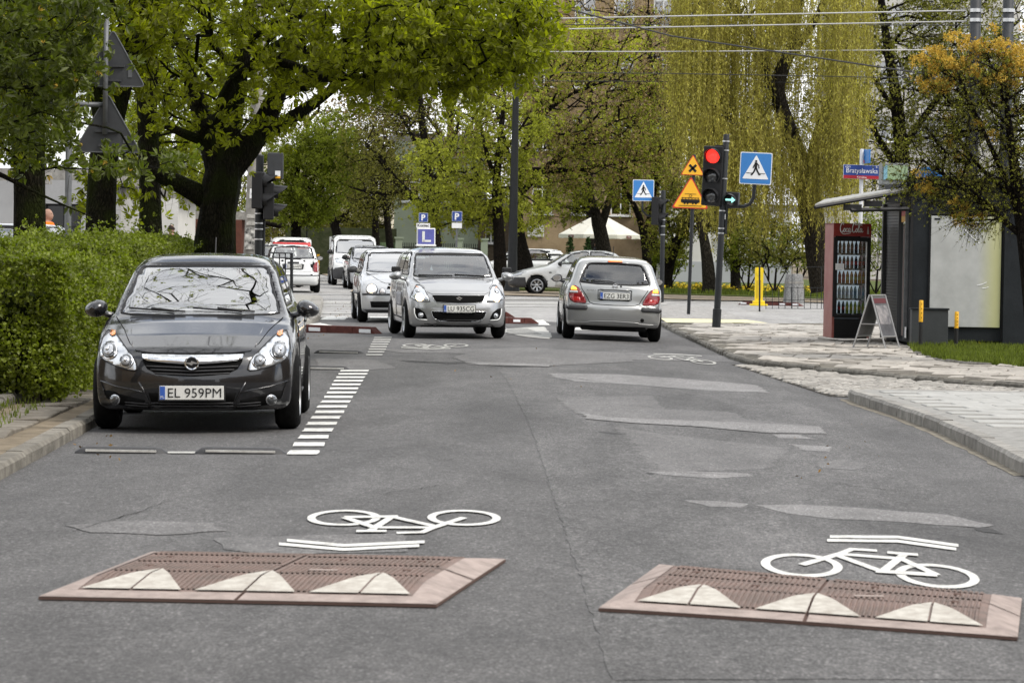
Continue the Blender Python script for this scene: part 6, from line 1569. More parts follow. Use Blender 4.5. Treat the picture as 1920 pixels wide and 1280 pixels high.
MB().box((x0 + .10, -.054, z1 - .05), (.10, .004, .03)).build('sticker', M_kiosk, k)
MB().box((kxx(1878) + 1.2, -.05, Ht / 2 + .02), (2.4, .12, Ht)).build('side_wing', M_kiosk, k)
nd = node('facade', k, (0, 0, 0))
fa = Vector((0, 0, 0)); fb = Vector((-.13, 2.6, 0)); fd = (fb - fa).normalized(); fn = Vector((-fd.y, fd.x, 0))
if fn.x > 0: fn = -fn
ang = math.atan2(fd.y, fd.x)
def fpos(s, z, o=0.0): q = fa + fd * s + fn * o; return (q.x, q.y, z)
MB().prism([(-.004, .012), (.3, .012), (.3, 2.6), (fb.x, fb.y)], .06, Ht - .02, axes='XY').build('facade_wall', M_kiosk, k)
R = Matrix.Rotation(ang, 3, 'Z')
for i in range(44):
    z = .16 + i * .052; MB().box(fpos(1.55, z, .02), (1.35, .03, .044), rot=R, bev=.0).build('shutter_slat', M_shut, k)
MB().box(fpos(.50, 1.2, .01), (.62, .02, 2.1), rot=R).build('door_glass', glass_mat('kiosk_glass', (.1, .1, .1), .25), k)
for s in (.16, .83): MB().box(fpos(s, 1.2, .03), (.045, .06, 2.2), rot=R).build('door_frame', M_postg if s < .5 else M_shut, k)
MB().box(fpos(2.28, 1.22, .04), (.10, .1, 2.3), rot=R).build('end_post', M_shut, k)
for z_, c_ in ((2.2, M_sred), (2.1, M_syel), (1.0, M_litam)):
    if c_ is not M_litam: MB().box(fpos(.55, z_, .025), (.35, .01, .10), rot=R).build('poster_strip', c_, k)
MB().box(fpos(.06, .22, .04), (.10, .01, .18), rot=R).build('sticker', M_swhite, k)
A = PD(1528, 383, 52) - Vector(k.location); B_ = PD(1704, 352, 52.9) - Vector(k.location); C_ = PD(1700, 349, 56) - Vector(k.location); D_ = PD(1545, 374, 55.7) - Vector(k.location)
n = 26; V = []; F = []
for i in range(n + 1):
    for (p0, p1) in ((A, B_), (D_, C_)):
        V.append(p0.lerp(p1, i / n) + Vector((0, 0, .004 * (i % 2))))
F = [(2 * i, 2 * i + 2, 2 * i + 3, 2 * i + 1) for i in range(n)]
V2 = [v - Vector((0, 0, .03)) for v in V]; o = len(V); F += [tuple(x + o for x in f[::-1]) for f in F] + [(2 * i, o + 2 * i, o + 2 * i + 2, 2 * i + 2) for i in range(n)] + [(0, 1, o + 1, o)]
add('awning', V + V2, F, M_awn, k)
b = MB(); b.tube([A - Vector((0, 0, .05)), B_ - Vector((0, 0, .06))], .03, 4); b.tube([D_ - Vector((0, 0, .05)), C_ - Vector((0, 0, .06))], .03, 4); b.tube([A - Vector((0, 0, .05)), D_ - Vector((0, 0, .05))], .03, 4); b.build('awning_frame', M_blk, k)
for f_ in (.4, .62, .85):
    q = A.lerp(B_, f_); MB().box(q - Vector((0, -.02, .16)), (.30, .04, .10)).build('sign_strip', M_blk, k)
MB().tube([A.lerp(B_, .38) - Vector((0, 0, .2)), B_ - Vector((0, 0, .35))], .035, 4).build('lower_beam', M_blk, k)
c0 = PD(1679, 326, 53.1) - Vector(k.location); nd = node('roof_box', k, c0)
MB().box((0, .25, 0), (50 / sc, .5, 40 / sc), bev=.01).build('box_frame', mat('box_grey', (.22, .23, .23), .6, var=.15), nd)
MB().box((.0, -.006, .02), (45 / sc, .02, 27 / sc)).build('box_face', mat('faded_green_print', (.22, .36, .16), .5, col2=(.34, .42, .28), vscale=4), nd); MB().box((-19 / sc, -.012, .02), (7 / sc, .02, 27 / sc)).build('box_edge', mat('faded_blue', (.2, .4, .5), .5), nd)
nd = node('rear_sign', k, PD(1745, 335, 54) - Vector(k.location)); MB().prism([(.26 * math.cos(a * PI / 12), .20 * math.sin(a * PI / 12)) for a in range(24)], 0, .06).build('blue_disc', M_sblue, nd)
p = G(1743, 51.9, .08); sc2 = FPX / p.y; t = thing('cabinet', 'dark grey utility cabinet standing against the kiosk wall', 'cabinet', p)
MB().box((0, .12, .31), (68 / sc2, .28, .62), bev=.006).build('cabinet_body', mat('cabinet_grey', (.035, .04, .043), .5, var=.1), t); MB().box((0, .12, .635), (72 / sc2, .32, .03), bev=.006).build('cabinet_lid', M_kiosk, t)
M_yb = mat('bollard_yellow', (.75, .40, .01), .5, var=.15, vscale=14)
for px, py, yt, lab in ((1726, 655, 563, 'yellow-topped black bollard against the cabinet'), (1793, 648, 577, 'yellow-topped black bollard in the grass before the white panel')):
    p = G(px, 51.2 if px < 1750 else 51.5, .08); s_ = FPX / p.y; H = (py - yt) / s_; t = thing('bollard', lab, 'bollard', p, 0, 'black and yellow bollards by the kiosk')
    MB().lathe([(.032, 0), (.032, H * .56)], 12, 'Z').build('lower_tube', M_blk, t, smooth=True); MB().lathe([(.034, H * .56), (.034, H - .01), (.028, H), (0, H)], 12, 'Z').build('yellow_sleeve', M_yb, t, smooth=True, sharp=.8)
    for q in range(4): MB().lathe([(0, -.036), (.008, -.036), (.008, -.03)], 8, 'Y', (.006, 0, H * (.65 + q * .09))).build('hole', M_gap, t)
p = P(1594, 640, .08); D = p.y; sf = FPX / D; w = 80 / sf;
M_fr = mat('fridge_red', (.26, .014, .014), .35, var=.1, coat=.4); M_frk = mat('fridge_black', (.010, .010, .011), .4)
M_frp = mat('fridge_side_faded', (.30, .11, .09), .45, col2=(.24, .05, .04), vscale=3)
H = (640 - 419) / sf; wd = .66; rz = math.radians(7)
fr = thing('drinks_fridge', 'tall red and black glass-door drinks fridge full of bottles', 'fridge', p, rz)
hw = wd / 2
b = MB();
for sx in (-1, 1): MB().box((sx * (hw - .02), .33, H / 2 + .03), (.04, .66, H - .06)).build('side_panel', M_frp, fr)
MB().box((0, .645, H / 2 + .03), (wd - .08, .03, H - .06)).build('back_panel', M_frk, fr)
MB().box((0, .33, H - .015), (wd, .66, .03)).build('top_panel', M_fr, fr); MB().box((0, .33, .22), (wd - .082, .63, .34)).build('motor_housing', M_frk, fr)
for i in range(9): MB().box((0, -.005, .08 + i * .032), (wd - .10, .02, .014)).build('grille_slat', M_blk, fr)
hz = H - .22
MB().box((0, .04, hz + .105), (wd - .002, .10, .21), bev=.004).build('header_panel', M_fr, fr)
def script(parent, strokes, w, m, name='lettering', y=-.016, z0=0, x0=0, s=1):
    b = MB()
    for st in strokes:
        wid = st[0]; pts = [Vector((x0 + q[0] * s, y, z0 + q[1] * s)) for q in st[1:]]
        out = []
        for i in range(len(pts) - 1):
            a = pts[max(0, i - 1)]; b0 = pts[i]; c_ = pts[i + 1]; d = pts[min(len(pts) - 1, i + 2)]
            for k_ in range(4):
                t_ = k_ / 4; out.append(.5 * ((2 * b0) + (c_ - a) * t_ + (2 * a - 5 * b0 + 4 * c_ - d) * t_ ** 2 + (3 * b0 - a - 3 * c_ + d) * t_ ** 3))
        out.append(pts[-1]); b.tube(out, [wid * s] * len(out), 5)
    return b.build(name, m, parent)
Cst = lambda x: [(.045, (x + .30, .78), (x + .34, .95), (x + .22, 1.0), (x + .05, .70), (x, .30), (x + .08, .05), (x + .22, .06), (x + .36, .25))]
ocurve = lambda x: [(.04, (x + .10, .42), (x, .25), (x + .05, .05), (x + .16, .10), (x + .20, .32), (x + .10, .42), (x + .12, .34), (x + .26, .30))]
ccurve = lambda x: [(.04, (x + .18, .36), (x + .10, .42), (x, .22), (x + .06, .04), (x + .22, .16))]
acurve = lambda x: [(.04, (x + .20, .38), (x + .08, .42), (x, .20), (x + .06, .04), (x + .18, .22), (x + .20, .40)), (.04, (x + .20, .40), (x + .18, .10), (x + .26, .05), (x + .34, .16))]
lcurve = lambda x: [(.04, (x, .20), (x + .16, .60), (x + .20, .95), (x + .12, .98), (x + .05, .50), (x + .04, .10), (x + .12, .04), (x + .2, .14))]
ST = Cst(0) + ocurve(.34) + ccurve(.60) + acurve(.84) + [(.03, (1.2, .30), (1.3, .30))] + Cst(1.28) + ocurve(1.62) + lcurve(1.86) + acurve(2.08) + [(.035, (.10, .06), (.30, -.16), (.75, -.14), (1.1, -.06)), (.035, (1.5, .98), (1.7, .80), (1.95, .88), (2.3, .72))]
script(fr, ST, .012, M_swhite, z0=hz + .065, x0=-.215, s=.165, y=-.018)
MB().prism([(.255, hz + .04), (.285, hz + .04), (.285, hz + .10), (.277, hz + .13), (.276, hz + .165), (.264, hz + .165), (.263, hz + .13), (.255, hz + .10)], -.02, -.012).build('bottle_emblem', mat('emblem_grey', (.45, .4, .4), .5), fr)
dz0, dz1 = .42, hz - .02
for (cx, cz, sx, sz) in ((-hw + .04, (dz0 + dz1) / 2, .07, dz1 - dz0), (hw - .04, (dz0 + dz1) / 2, .07, dz1 - dz0), (0, dz0 + .02, wd - .15, .05), (0, dz1 - .03, wd - .15, .07)):
    MB().box((cx, -.0, cz), (sx, .05, sz), bev=.004).build('door_frame', M_frk, fr)
MB().box((hw - .085, -.032, (dz0 + dz1) / 2 + .05), (.022, .02, dz1 - dz0 - .25), bev=.004).build('door_handle', M_swhite, fr)
MB().box((0, .005, (dz0 + dz1) / 2), (wd - .14, .006, dz1 - dz0 - .08)).build('door_glass', glass_mat('fridge_glass', (.82, .85, .85), .07), fr)
MB().box((-hw + .115, -.03, dz0 + .86), (.15, .006, .11)).build('price_sheet', M_swhite, fr)
M_liner = mat('glowing_fridge_liner', (.22, .24, .26), .6, emis=(.7, .8, .9), estr=.4)  # liner itself glows to brighten the bottles; no lamp is modelled
MB().box((0, .62, (dz0 + dz1) / 2), (wd - .10, .02, dz1 - dz0)).build('glowing_liner', M_liner, fr)
shelf_z = [dz0 + .05 + i * .258 for i in range(5)]
shelf_m = [[('dark', (.02, .008, .006), (.5, .02, .02)), ('lime', (.35, .45, .05), (.6, .55, .05))], [('clear', (.35, .5, .55), (.2, .35, .55))], [('red', (.4, .02, .02), (.6, .05, .05)), ('orange', (.65, .28, .02), (.6, .5, .1))], [('cola', (.02, .008, .006), (.55, .02, .02))], [('dk', (.03, .02, .02), (.25, .04, .03))]]
for si, z in enumerate(shelf_z):
    MB().box((0, .35, z - .01), (wd - .09, .52, .012)).build('shelf', M_band, fr); MB().box((0, .075, z - .006), (wd - .10, .012, .032)).build('price_rail', M_postg, fr)
    for q in (-.2, .05, .22): MB().box((q, .066, z - .006), (.05, .004, .026)).build('price_tag', M_swhite, fr)
bot_me = {}
def bottle_me(key, liquid, labelc):
    if key in bot_me: return bot_me[key]
    o = bpy.data.objects.new('tmp', None)
    prof = [(0, 0), (.027, 0), (.03, .01), (.030, .07), (.026, .10), (.030, .13), (.027, .16), (.013, .20), (.012, .218), (.0, .218)]
    b = MB(); b.lathe(prof, 10, 'Z', ms=[0, 0, 0, 1, 1, 0, 0, 0, 2])
    me = bpy.data.meshes.new('bottle'); me.from_pydata(b.v, [], b.f)
    for q in (mat('drink_' + key, liquid, .12, coat=1), mat('drink_label_' + key, labelc, .5), M_sred): me.materials.append(q)
    me.polygons.foreach_set('material_index', b.m); me.polygons.foreach_set('use_smooth', [True] * len(me.polygons)); me.update(); bot_me[key] = me; return me
shelf_names = ['lowest shelf', 'lower shelf', 'middle shelf', 'upper shelf', 'top shelf']
colname = {'dark': 'dark bottle with red label', 'lime': 'yellow-green bottle', 'clear': 'clear water bottle', 'red': 'red drink bottle', 'orange': 'orange drink bottle', 'cola': 'dark cola bottle with red label', 'dk': 'dark bottle'}
FM = Matrix.Translation(p) @ Matrix.Rotation(rz, 4, 'Z')
for si, z in enumerate(shelf_z):
    for i in range(8):
        kd = shelf_m[si][0 if (i < 3 or len(shelf_m[si]) == 1) else 1]
        q = FM @ Vector((-.245 + i * .07, .14 + random.uniform(-.01, .02), z - .003))
        o = shared('bottle', bottle_me(*kd), None, q, (0, 0, random.random() * 6), (1, 1, 1.02))
        tag(o, colname[kd[0]] + ', ' + ['leftmost', 'second from left', 'third from left', 'fourth from left', 'fourth from right', 'third from right', 'second from right', 'rightmost'][i] + ' on the ' + shelf_names[si] + ' of the fridge', 'bottle', 'bottles on the ' + shelf_names[si] + ' of the fridge')

p = P(1643, 652, .08); s_ = FPX / p.y; H = 100 / s_
M_al = mat('aluminium_frame', (.42, .42, .42), .4, .6)
t = thing('sandwich_board', 'aluminium folding sandwich board standing before the kiosk door', 'sign board', p, math.radians(60))
for sd in (-1, 1):
    nd = node('panel', t, (0, 0, 0));
    def bp(u, v, o=0.0): return (u, sd * (.27 * (1 - v) + .012) + sd * o, v * H)
    w = .28
    for (a, b2) in (((-w, 0), (-w, 1)), ((w, 0), (w, 1)), ((-w, .985), (w, .985)), ((-w, .22), (w, .22))): MB().tube([bp(*a), bp(*b2)], .014, 6).build('frame_bar', M_al, nd)
    q = [bp(-w + .02, .24), bp(w - .02, .24), bp(w - .02, .96), bp(-w + .02, .96)]
    add('board', q + [(x, y - sd * .01, z) for x, y, z in q], [(0, 1, 2, 3), (7, 6, 5, 4), (0, 4, 5, 1), (1, 5, 6, 2), (2, 6, 7, 3), (3, 7, 4, 0)], mat('board_grey_print', (.07, .07, .075), .4, col2=(.13, .13, .14), vscale=5), nd)
    q = [bp(-w + .04, .84, .004), bp(w - .04, .84, .004), bp(w - .04, .93, .004), bp(-w + .04, .93, .004)]; add('red_header', q, [(0, 1, 2, 3)], mat('print_maroon', (.10, .02, .025), .5), nd)
    q = [bp(-w + .06, .45, .004), bp(w - .06, .45, .004), bp(w - .06, .80, .004), bp(-w + .06, .80, .004)]; add('poster', q, [(0, 1, 2, 3)], mat('print_photo', (.10, .10, .11), .5, col2=(.32, .30, .30), vscale=7), nd)
MB().tube([(-.28, -.16, H * .45), (-.28, .16, H * .45)], .009, 6).build('brace', M_al, t)

M_mast = mat('mast_grey', (.035, .038, .042), .55, 0, var=.1)
for px, lab in ((1818, 'left of the two tall grey catenary masts at top right'), (1879, 'right of the two tall grey catenary masts at top right')):
    p = G(px - 2, 92); t = thing('catenary_mast', lab, 'mast', p, 0, 'tram catenary masts')
    MB().lathe([(.20, 0), (.17, 4), (.155, 11), (0, 11)], 12, 'Z').build('mast_tube', M_mast, t, smooth=True)
    for py in (20, 38):
        z = (PD(px, py, 92).z); MB().lathe([(.17, z - .05), (.19, z - .05), (.19, z + .05), (.17, z + .05)], 12, 'Z').build('clamp_band', M_band, t)
M_wire_l = mat('wire_bright', (.45, .45, .45), .4, .5); M_wire_d = mat('wire_dark', (.03, .03, .03), .6)
wires = [((300, 66), (1040, 35), (1812, 20), 92, M_wire_l, .018, 'highest bright overhead span wire'), ((300, 70), (1000, 56), (1812, 40), 92, M_wire_l, .018, 'second bright overhead span wire'),
         ((300, 98), (1260, 97), (1870, 93), 95, M_wire_l, .015, 'third bright overhead span wire'), ((300, 50), (1260, 46), (1900, 48), 96, M_wire_d, .014, 'upper thin dark overhead wire'),
         ((300, 132), (1260, 138), (1900, 150), 94, M_wire_d, .012, 'lower thin dark overhead wire'), ((300, 150), (1260, 153), (1900, 158), 97, M_wire_d, .012, 'lowest thin dark overhead wire'),
         ((960, -10), (1260, 68), (1810, 150), 88, M_wire_d, .022, 'thick dark cable slanting down to the right')]
for a, b_, c_, D, m_, r, lab in wires:
    pts = []
    A_, B2, C2 = PD(*a, D), PD(*b_, D), PD(*c_, D)
    for i in range(21):
        u = i / 20; pts.append(A_ * (1 - u) ** 2 + (2 * B2 - .5 * A_ - .5 * C2) * 2 * u * (1 - u) + C2 * u * u if False else (A_.lerp(B2, u * 2) if u < .5 else B2.lerp(C2, u * 2 - 1)))
    o = MB().tube(pts, r, 4).build('overhead_wire', m_); tag(o, lab + ' across the top of the picture', 'wire', 'overhead wires')

D = 126; p = G(1120, D); sc = FPX / D; g0 = 459 + CAMH * sc + math.tan(ROLL) * 160
t = thing('parasol', 'large white parasol with brown beer logos on its valance behind the cars', 'parasol', p)
def zpy(py): return (g0 - py) / sc
M_cvs = mat('parasol_canvas', (.72, .70, .62), .8, var=.06, vscale=3, trans=(1, 1, 1), trw=.25)
MB().tube([(0, 0, 0), (0, 0, zpy(400))], .03, 8).build('pole', M_swhite, t)
za, zb, R1 = zpy(399), zpy(440), 82 / sc; V = [(0, 0, za)]; n = 8
for i in range(n): a = 2 * PI * (i + .5) / n; V.append((R1 * math.cos(a), R1 * math.sin(a), zb))
add('canopy', V, [(0, i + 1, (i + 1) % n + 1) for i in range(n)], M_cvs, t)
for i in range(n):
    a0 = V[i + 1]; a1 = V[(i + 1) % n + 1]; dz = -8 / sc; k_ = []
    for j in range(7): q = Vector(a0).lerp(Vector(a1), j / 6); k_ += [q, q + Vector((0, 0, dz * (.85 + .15 * math.sin(j * 2.2))))]
    add('valance', k_, [(2 * j, 2 * j + 1, 2 * j + 3, 2 * j + 2) for j in range(6)], M_cvs, t)
    mid = (Vector(a0) + Vector(a1)) / 2
    if mid.y < 0:
        d = (Vector(a1) - Vector(a0)); an = math.atan2(d.y, d.x); nrm = Vector((mid.x, mid.y, 0)).normalized()
        MB().box(mid + nrm * .012 + Vector((0, 0, dz * .5)), (.28, .01, .11), rot=Matrix.Rotation(an, 3, 'Z')).build('logo', mat('logo_brown', (.13, .03, .015), .6), t)
        text('Tyskie', M_swhite, t, mid + nrm * .02 + Vector((0, 0, dz * .5)), (PI / 2, 0, an), width=.20, height=.06, name='logo_text')

# ================================================================== PEOPLE
M_skin = mat('skin', (.34, .20, .145), .6); M_hair = mat('hair_dark', (.03, .022, .018), .8); M_hairg = mat('hair_grey', (.25, .24, .23), .8)
def person(label, loc, rz, top, trouser, hair, seated=False, hairless=False, vest=None, scale=1.0):
    """one continuous body from capsules; clothes follow as offset shells"""
    h = .02 if seated else .022
    x = np.arange(-.42, .43, h); y = np.arange(-.62 if seated else -.34, .36, h); z = np.arange(-.04, 1.84 if not seated else 1.42, h)
    X, Y, Z = np.meshgrid(x, y, z, indexing='ij')
    def cap(a, b, r0, r1):
        a = np.array(a); b = np.array(b); d = b - a; t_ = np.clip(((X - a[0]) * d[0] + (Y - a[1]) * d[1] + (Z - a[2]) * d[2]) / (d @ d), 0, 1)
        return np.sqrt((X - a[0] - t_ * d[0]) ** 2 + (Y - a[1] - t_ * d[1]) ** 2 + (Z - a[2] - t_ * d[2]) ** 2) - (r0 + (r1 - r0) * t_)
    dz = -.42 if seated else 0
    def ell(c, r): return (np.sqrt(((X - c[0]) / r[0]) ** 2 + ((Y - c[1]) / r[1]) ** 2 + ((Z - c[2]) / r[2]) ** 2) - 1) * min(r)
    torso = smin(ell((0, 0, 1.28 + dz), (.185, .115, .22)), ell((0, .0, 1.02 + dz), (.165, .11, .16)), .12)
    sh = cap((-.15, 0, 1.42 + dz), (.15, 0, 1.42 + dz), .065, .065); torso = smin(torso, sh, .08)
    if seated:
        legs = np.minimum(cap((-.10, 0, .50), (-.13, -.44, .52), .085, .06), cap((.10, 0, .50), (.13, -.44, .52), .085, .06))
        legs = smin(legs, np.minimum(cap((-.13, -.44, .52), (-.13, -.50, .10), .055, .04), cap((.13, -.44, .52), (.13, -.50, .10), .055, .04)), .04)
        arms = np.minimum(cap((-.20, 0, .98), (-.24, -.20, .78), .048, .04), cap((.20, 0, .98), (.24, -.20, .78), .048, .04)); arms = smin(arms, np.minimum(cap((-.24, -.20, .78), (-.14, -.42, .92), .038, .03), cap((.24, -.20, .78), (.14, -.42, .92), .038, .03)), .03)
    else:
        legs = np.minimum(cap((-.09, 0, .92), (-.11, -.02, .50), .088, .06), cap((.09, 0, .92), (.11, .03, .50), .088, .06))
        legs = smin(legs, np.minimum(cap((-.11, -.02, .5), (-.12, .0, .08), .055, .038), cap((.11, .03, .5), (.12, .05, .08), .055, .038)), .04)
        feet = np.minimum(cap((-.12, .03, .035), (-.13, -.14, .03), .042, .035), cap((.12, .08, .035), (.13, -.09, .03), .042, .035)); legs = smin(legs, feet, .03)
        arms = np.minimum(cap((-.21, 0, 1.42), (-.26, .02, 1.12), .05, .04), cap((.21, 0, 1.42), (.25, .0, 1.12), .05, .04)); arms = smin(arms, np.minimum(cap((-.26, .02, 1.12), (-.25, -.10, .86), .038, .028), cap((.25, .0, 1.12), (.2, -.22, 1.02), .038, .028)), .03)
        hands = np.minimum(cap((-.25, -.10, .86), (-.25, -.13, .78), .032, .02), cap((.2, -.22, 1.02), (.16, -.28, 1.0), .032, .02)); arms = smin(arms, hands, .02)
    hz_ = 1.645 + dz
    neck = cap((0, 0, 1.46 + dz), (0, -.01, 1.56 + dz), .055, .05)
    head = smin(ell((0, 0, hz_), (.075, .095, .105)), ell((0, -.03, hz_ - .06), (.055, .07, .06)), .05)
    nose = cap((0, -.09, hz_ + .0), (0, -.108, hz_ - .025), .010, .014); ears = np.minimum(ell((-.077, .0, hz_ - .005), (.014, .02, .03)), ell((.077, .0, hz_ - .005), (.014, .02, .03)))
    eyes = np.minimum(ell((-.03, -.088, hz_ + .012), (.014, .012, .01)), ell((.03, -.088, hz_ + .012), (.014, .012, .01)))
    head = smin(smax(smin(head, nose, .02), -eyes, .01), ears, .012); brow = cap((-.04, -.082, hz_ + .03), (.04, -.082, hz_ + .03), .012, .012); head = smin(head, brow, .015)
    bodyf = smin(smin(smin(torso, arms, .04), legs, .06), smin(neck, head, .03), .03)
    r = thing('person', label, 'person', loc, rz); r.scale = (scale,) * 3
    V, F = surface_nets(bodyf, (x[0], y[0], z[0]), h); add('body', V, F, M_skin, r, smooth=True)
    def shell(name, f, m): V, F = surface_nets(f, (x[0], y[0], z[0]), h); add(name, V, F, m, r, smooth=True)
    shell('jacket', smax(smin(torso, arms, .04) - .016, smax((.92 + dz) - Z, Z - (1.50 + dz), .01), .01), top)
    shell('trousers', smax(smin(legs, torso, .04) - .012, smax(Z - (.97 + dz), .09 - Z, .01), .01), trouser)
    if not hairless: shell('hair', smax(head - .012, smax(-(Y + .035 - (Z - hz_) * .9), hz_ - .03 - Z, .02), .01), hair)
    eb = MB()
    for sx in (-.03, .03): eb.lathe([(0, -.006), (.008, -.004), (.009, 0)], 8, 'Y', (sx, -.088, hz_ + .012))
    eb.build('eyes', M_sblack, r); MB().box((0, -.094, hz_ - .052), (.045, .006, .008)).build('mouth', mat('lips', (.30, .12, .10), .6), r)
    if vest: shell('vest', smax(torso - .032, smax((.98 + dz) - Z, Z - (1.44 + dz), .01), .01), vest)
    return r
M_jdark = mat('jacket_dark', (.025, .027, .032), .85, var=.2, vscale=20); M_jean = mat('jeans', (.04, .05, .08), .85); M_orange = mat('hi_vis_orange', (.75, .16, .01), .7)
person('bald man in dark jacket standing left of the pair under the parasol', G(1117, 121), math.radians(-75), M_jdark, M_jean, M_hairg, hairless=True)
person('dark-haired man in dark jacket facing the bald man under the parasol', G(1129, 120), math.radians(100), M_jdark, M_jean, M_hair, scale=.97)
pp = G(392, 70, 0); sc = FPX / 62
person('bald man in an orange jacket behind the hedge between two trunks', G(86, 62, .38), math.radians(80), M_orange, M_jean, M_hair, hairless=True)
person('dark figure seen from behind beyond the hedge near the big trunk', G(318, 82, .15), math.radians(165), M_jdark, M_jdark, M_hair)
def into(car, x, y, z, lab, top, face=0, hair=M_hair):
    m_ = car.root.matrix_world if False else Matrix.Translation(car.root.location) @ car.root.rotation_euler.to_matrix().to_4x4()
    q = m_ @ Vector((x, y, z)); return person(lab, q, car.root.rotation_euler[2] + face, top, M_jean, hair, seated=True, scale=.92)
into(nis, .36, 1.95, .12, 'driver seen from behind in the departing silver hatchback', M_jdark)
into(school, .36, 1.72, .10, 'learner driver behind the windscreen of the driving school car', M_jdark); into(school, -.36, 1.75, .10, 'instructor in the passenger seat of the driving school car', mat('jacket_grey', (.12, .12, .13), .8))

# ================================================================== BUILDINGS
def building(name, label, x0, x1, y, H, wallm, cols, rows, win=(1.1, 1.5), z0=1.2, dz=3.0, plinth=None, depth=12, framem=None, offx=0, skip=(), cat='building', ang=0, roofm=None, shut=None):
    t = thing(name, label, cat, (x0, y, 0), ang); w = x1 - x0
    MB().box((w / 2, depth / 2 + .3, H / 2), (w, depth, H)).build('wall', wallm, t)
    MB().box((w / 2, depth / 2 + .3, H + .15), (w + .6, depth + .6, .3)).build('roof', roofm or M_conc, t)
    xs_ = [w * (i + .5) / cols + offx for i in range(cols)]; zs_ = [z0 + dz * j for j in range(rows)]
    sk = MB(); edges = sorted([x - win[0] / 2 for x in xs_] + [x + win[0] / 2 for x in xs_]); lastx = 0
    for i in range(cols + 1):
        a = 0 if i == 0 else xs_[i - 1] + win[0] / 2; b = w if i == cols else xs_[i] - win[0] / 2
        sk.box(((a + b) / 2, .15, H / 2), (b - a, .30, H))
    for x in xs_:
        prev = 0
        for z in zs_: sk.box((x, .152, (prev + z) / 2), (win[0], .30, z - prev)); prev = z + win[1]
        sk.box((x, .152, (prev + H) / 2), (win[0], .30, H - prev))
    sk.build('facade', wallm, t)
    if plinth: MB().box((w / 2, .12, plinth[0] / 2), (w + .04, .32, plinth[0])).build('plinth', plinth[1], t)
    fm = framem or M_swhite; gm = glass_mat('window_glass', (.12, .13, .14), .25)
    me_f = None
    for i, x in enumerate(xs_):
        for j, z in enumerate(zs_):
            nd = node('window', t, (x, .22, z + win[1] / 2)); W1, H1 = win
            if me_f is None:
                f = MB(); f.box((-W1 / 2 + .03, 0, 0), (.06, .07, H1)).box((W1 / 2 - .03, 0, 0), (.06, .07, H1)).box((0, 0, H1 / 2 - .03), (W1 - .12, .07, .06)).box((0, 0, -H1 / 2 + .03), (W1 - .12, .07, .06)).box((0, -.002, 0), (.05, .06, H1 - .12)).box((0, -.004, H1 * .2), (W1 - .12, .055, .05))
                o = f.build('frame', fm, nd); me_f = o.data
                me_g = MB().box((0, .0, 0), (W1 - .1, .012, H1 - .1)).build('pane', gm, nd).data; me_s = MB().box((0, -.28, -H1 / 2 - .03), (W1 + .16, .24, .05)).build('sill', fm, nd).data
            else: shared('frame', me_f, nd, (0, 0, 0)); shared('pane', me_g, nd, (0, 0, 0)); shared('sill', me_s, nd, (0, 0, 0))
            if (i * 7 + j * 3) % 3 == 0: MB().box((0, .06, H1 * .1), (W1 * .9, .01, H1 * .6)).build('curtain', mat('curtain', (.45, .44, .42), .9), nd)
    return t
M_tan = mat('old_tan_render', (.36, .27, .17), .95, col2=(.20, .145, .09), vscale=.7, bump=.5, bscale=12)
M_pgreen = mat('pale_green_render', (.30, .34, .26), .9, var=.08, vscale=1); M_white_r = mat('white_render', (.54, .53, .50), .9, var=.07, vscale=.8, bump=.2, bscale=8)
M_cream = mat('cream_render', (.60, .56, .44), .9, var=.08, vscale=1); M_grey_r = mat('grey_render', (.30, .30, .30), .9, var=.1, vscale=1); M_brick = mat('red_brick_wall', (.10, .042, .03), .9, var=.2, vscale=6)
xat = lambda px, D: (px - 960) * D / FPX
tan = building('tenement', 'tall old tan rendered tenement behind the parasol and trees', xat(975, 150), xat(1270, 150), 150, 19, M_tan, 4, 5, win=(.95, 1.65), z0=3.0, dz=2.97, plinth=(1.0, mat('grey_plinth', (.22, .21, .19), .9, var=.25, vscale=1.5)))
o = MB().box((xat(1001, 150) - xat(975, 150), -.06, 1.62 + .6), (.78, .05, .56)).build('whitewashed_patch', M_white_r, tan)
o = MB().box((xat(985, 150) - xat(975, 150) + .1, -.10, .75), (.7, .1, 1.1)).build('brick_patch', M_brick, tan)
building('white_house', 'white walled house with grey plinth right of the parasol', xat(1236, 140), xat(1480, 140), 140, 3.2, M_white_r, 3, 1, win=(.7, .9), z0=2.0, plinth=(.95, mat('plinth_grey_blue', (.36, .37, .38), .9)))
building('apartment_block', 'pale apartment block showing through the willow on the right', xat(1560, 175), xat(1900, 175), 175, 22, M_white_r, 5, 6, win=(1.3, 1.4), z0=1.5)
building('green_house', 'pale green house behind the iron fence', xat(735, 160), xat(905, 160), 160, 6.6, M_pgreen, 3, 1, win=(1.0, 1.4), z0=3.6)
building('gate_house', 'low brown shed between the green house and the tall tenement', xat(893, 158), xat(990, 158), 158, 3.3, mat('brown_render', (.10, .08, .06), .9, var=.2), 2, 1, win=(.6, .8), z0=1.6, depth=5)
building('cream_house', 'cream coloured house behind the green tree at the end of the street', xat(480, 190), xat(730, 190), 190, 6.5, M_cream, 5, 2, win=(1.0, 1.3), z0=1.4, dz=2.9)
building('grey_shop', 'light grey modern building with dark frames at the far left', xat(-260, 88), xat(156, 88), 88, 3.1, mat('light_grey_panel', (.30, .30, .30), .7, var=.05), 5, 1, win=(1.0, 2.1), z0=.35, framem=M_blk)
building('dark_shed', 'dark grey flat-roofed building between the trunks at the far left', xat(-120, 80), xat(32, 80), 79, 2.9, M_grey_r, 1, 1, win=(.9, 1.0), z0=1.6, depth=4, framem=M_swhite)
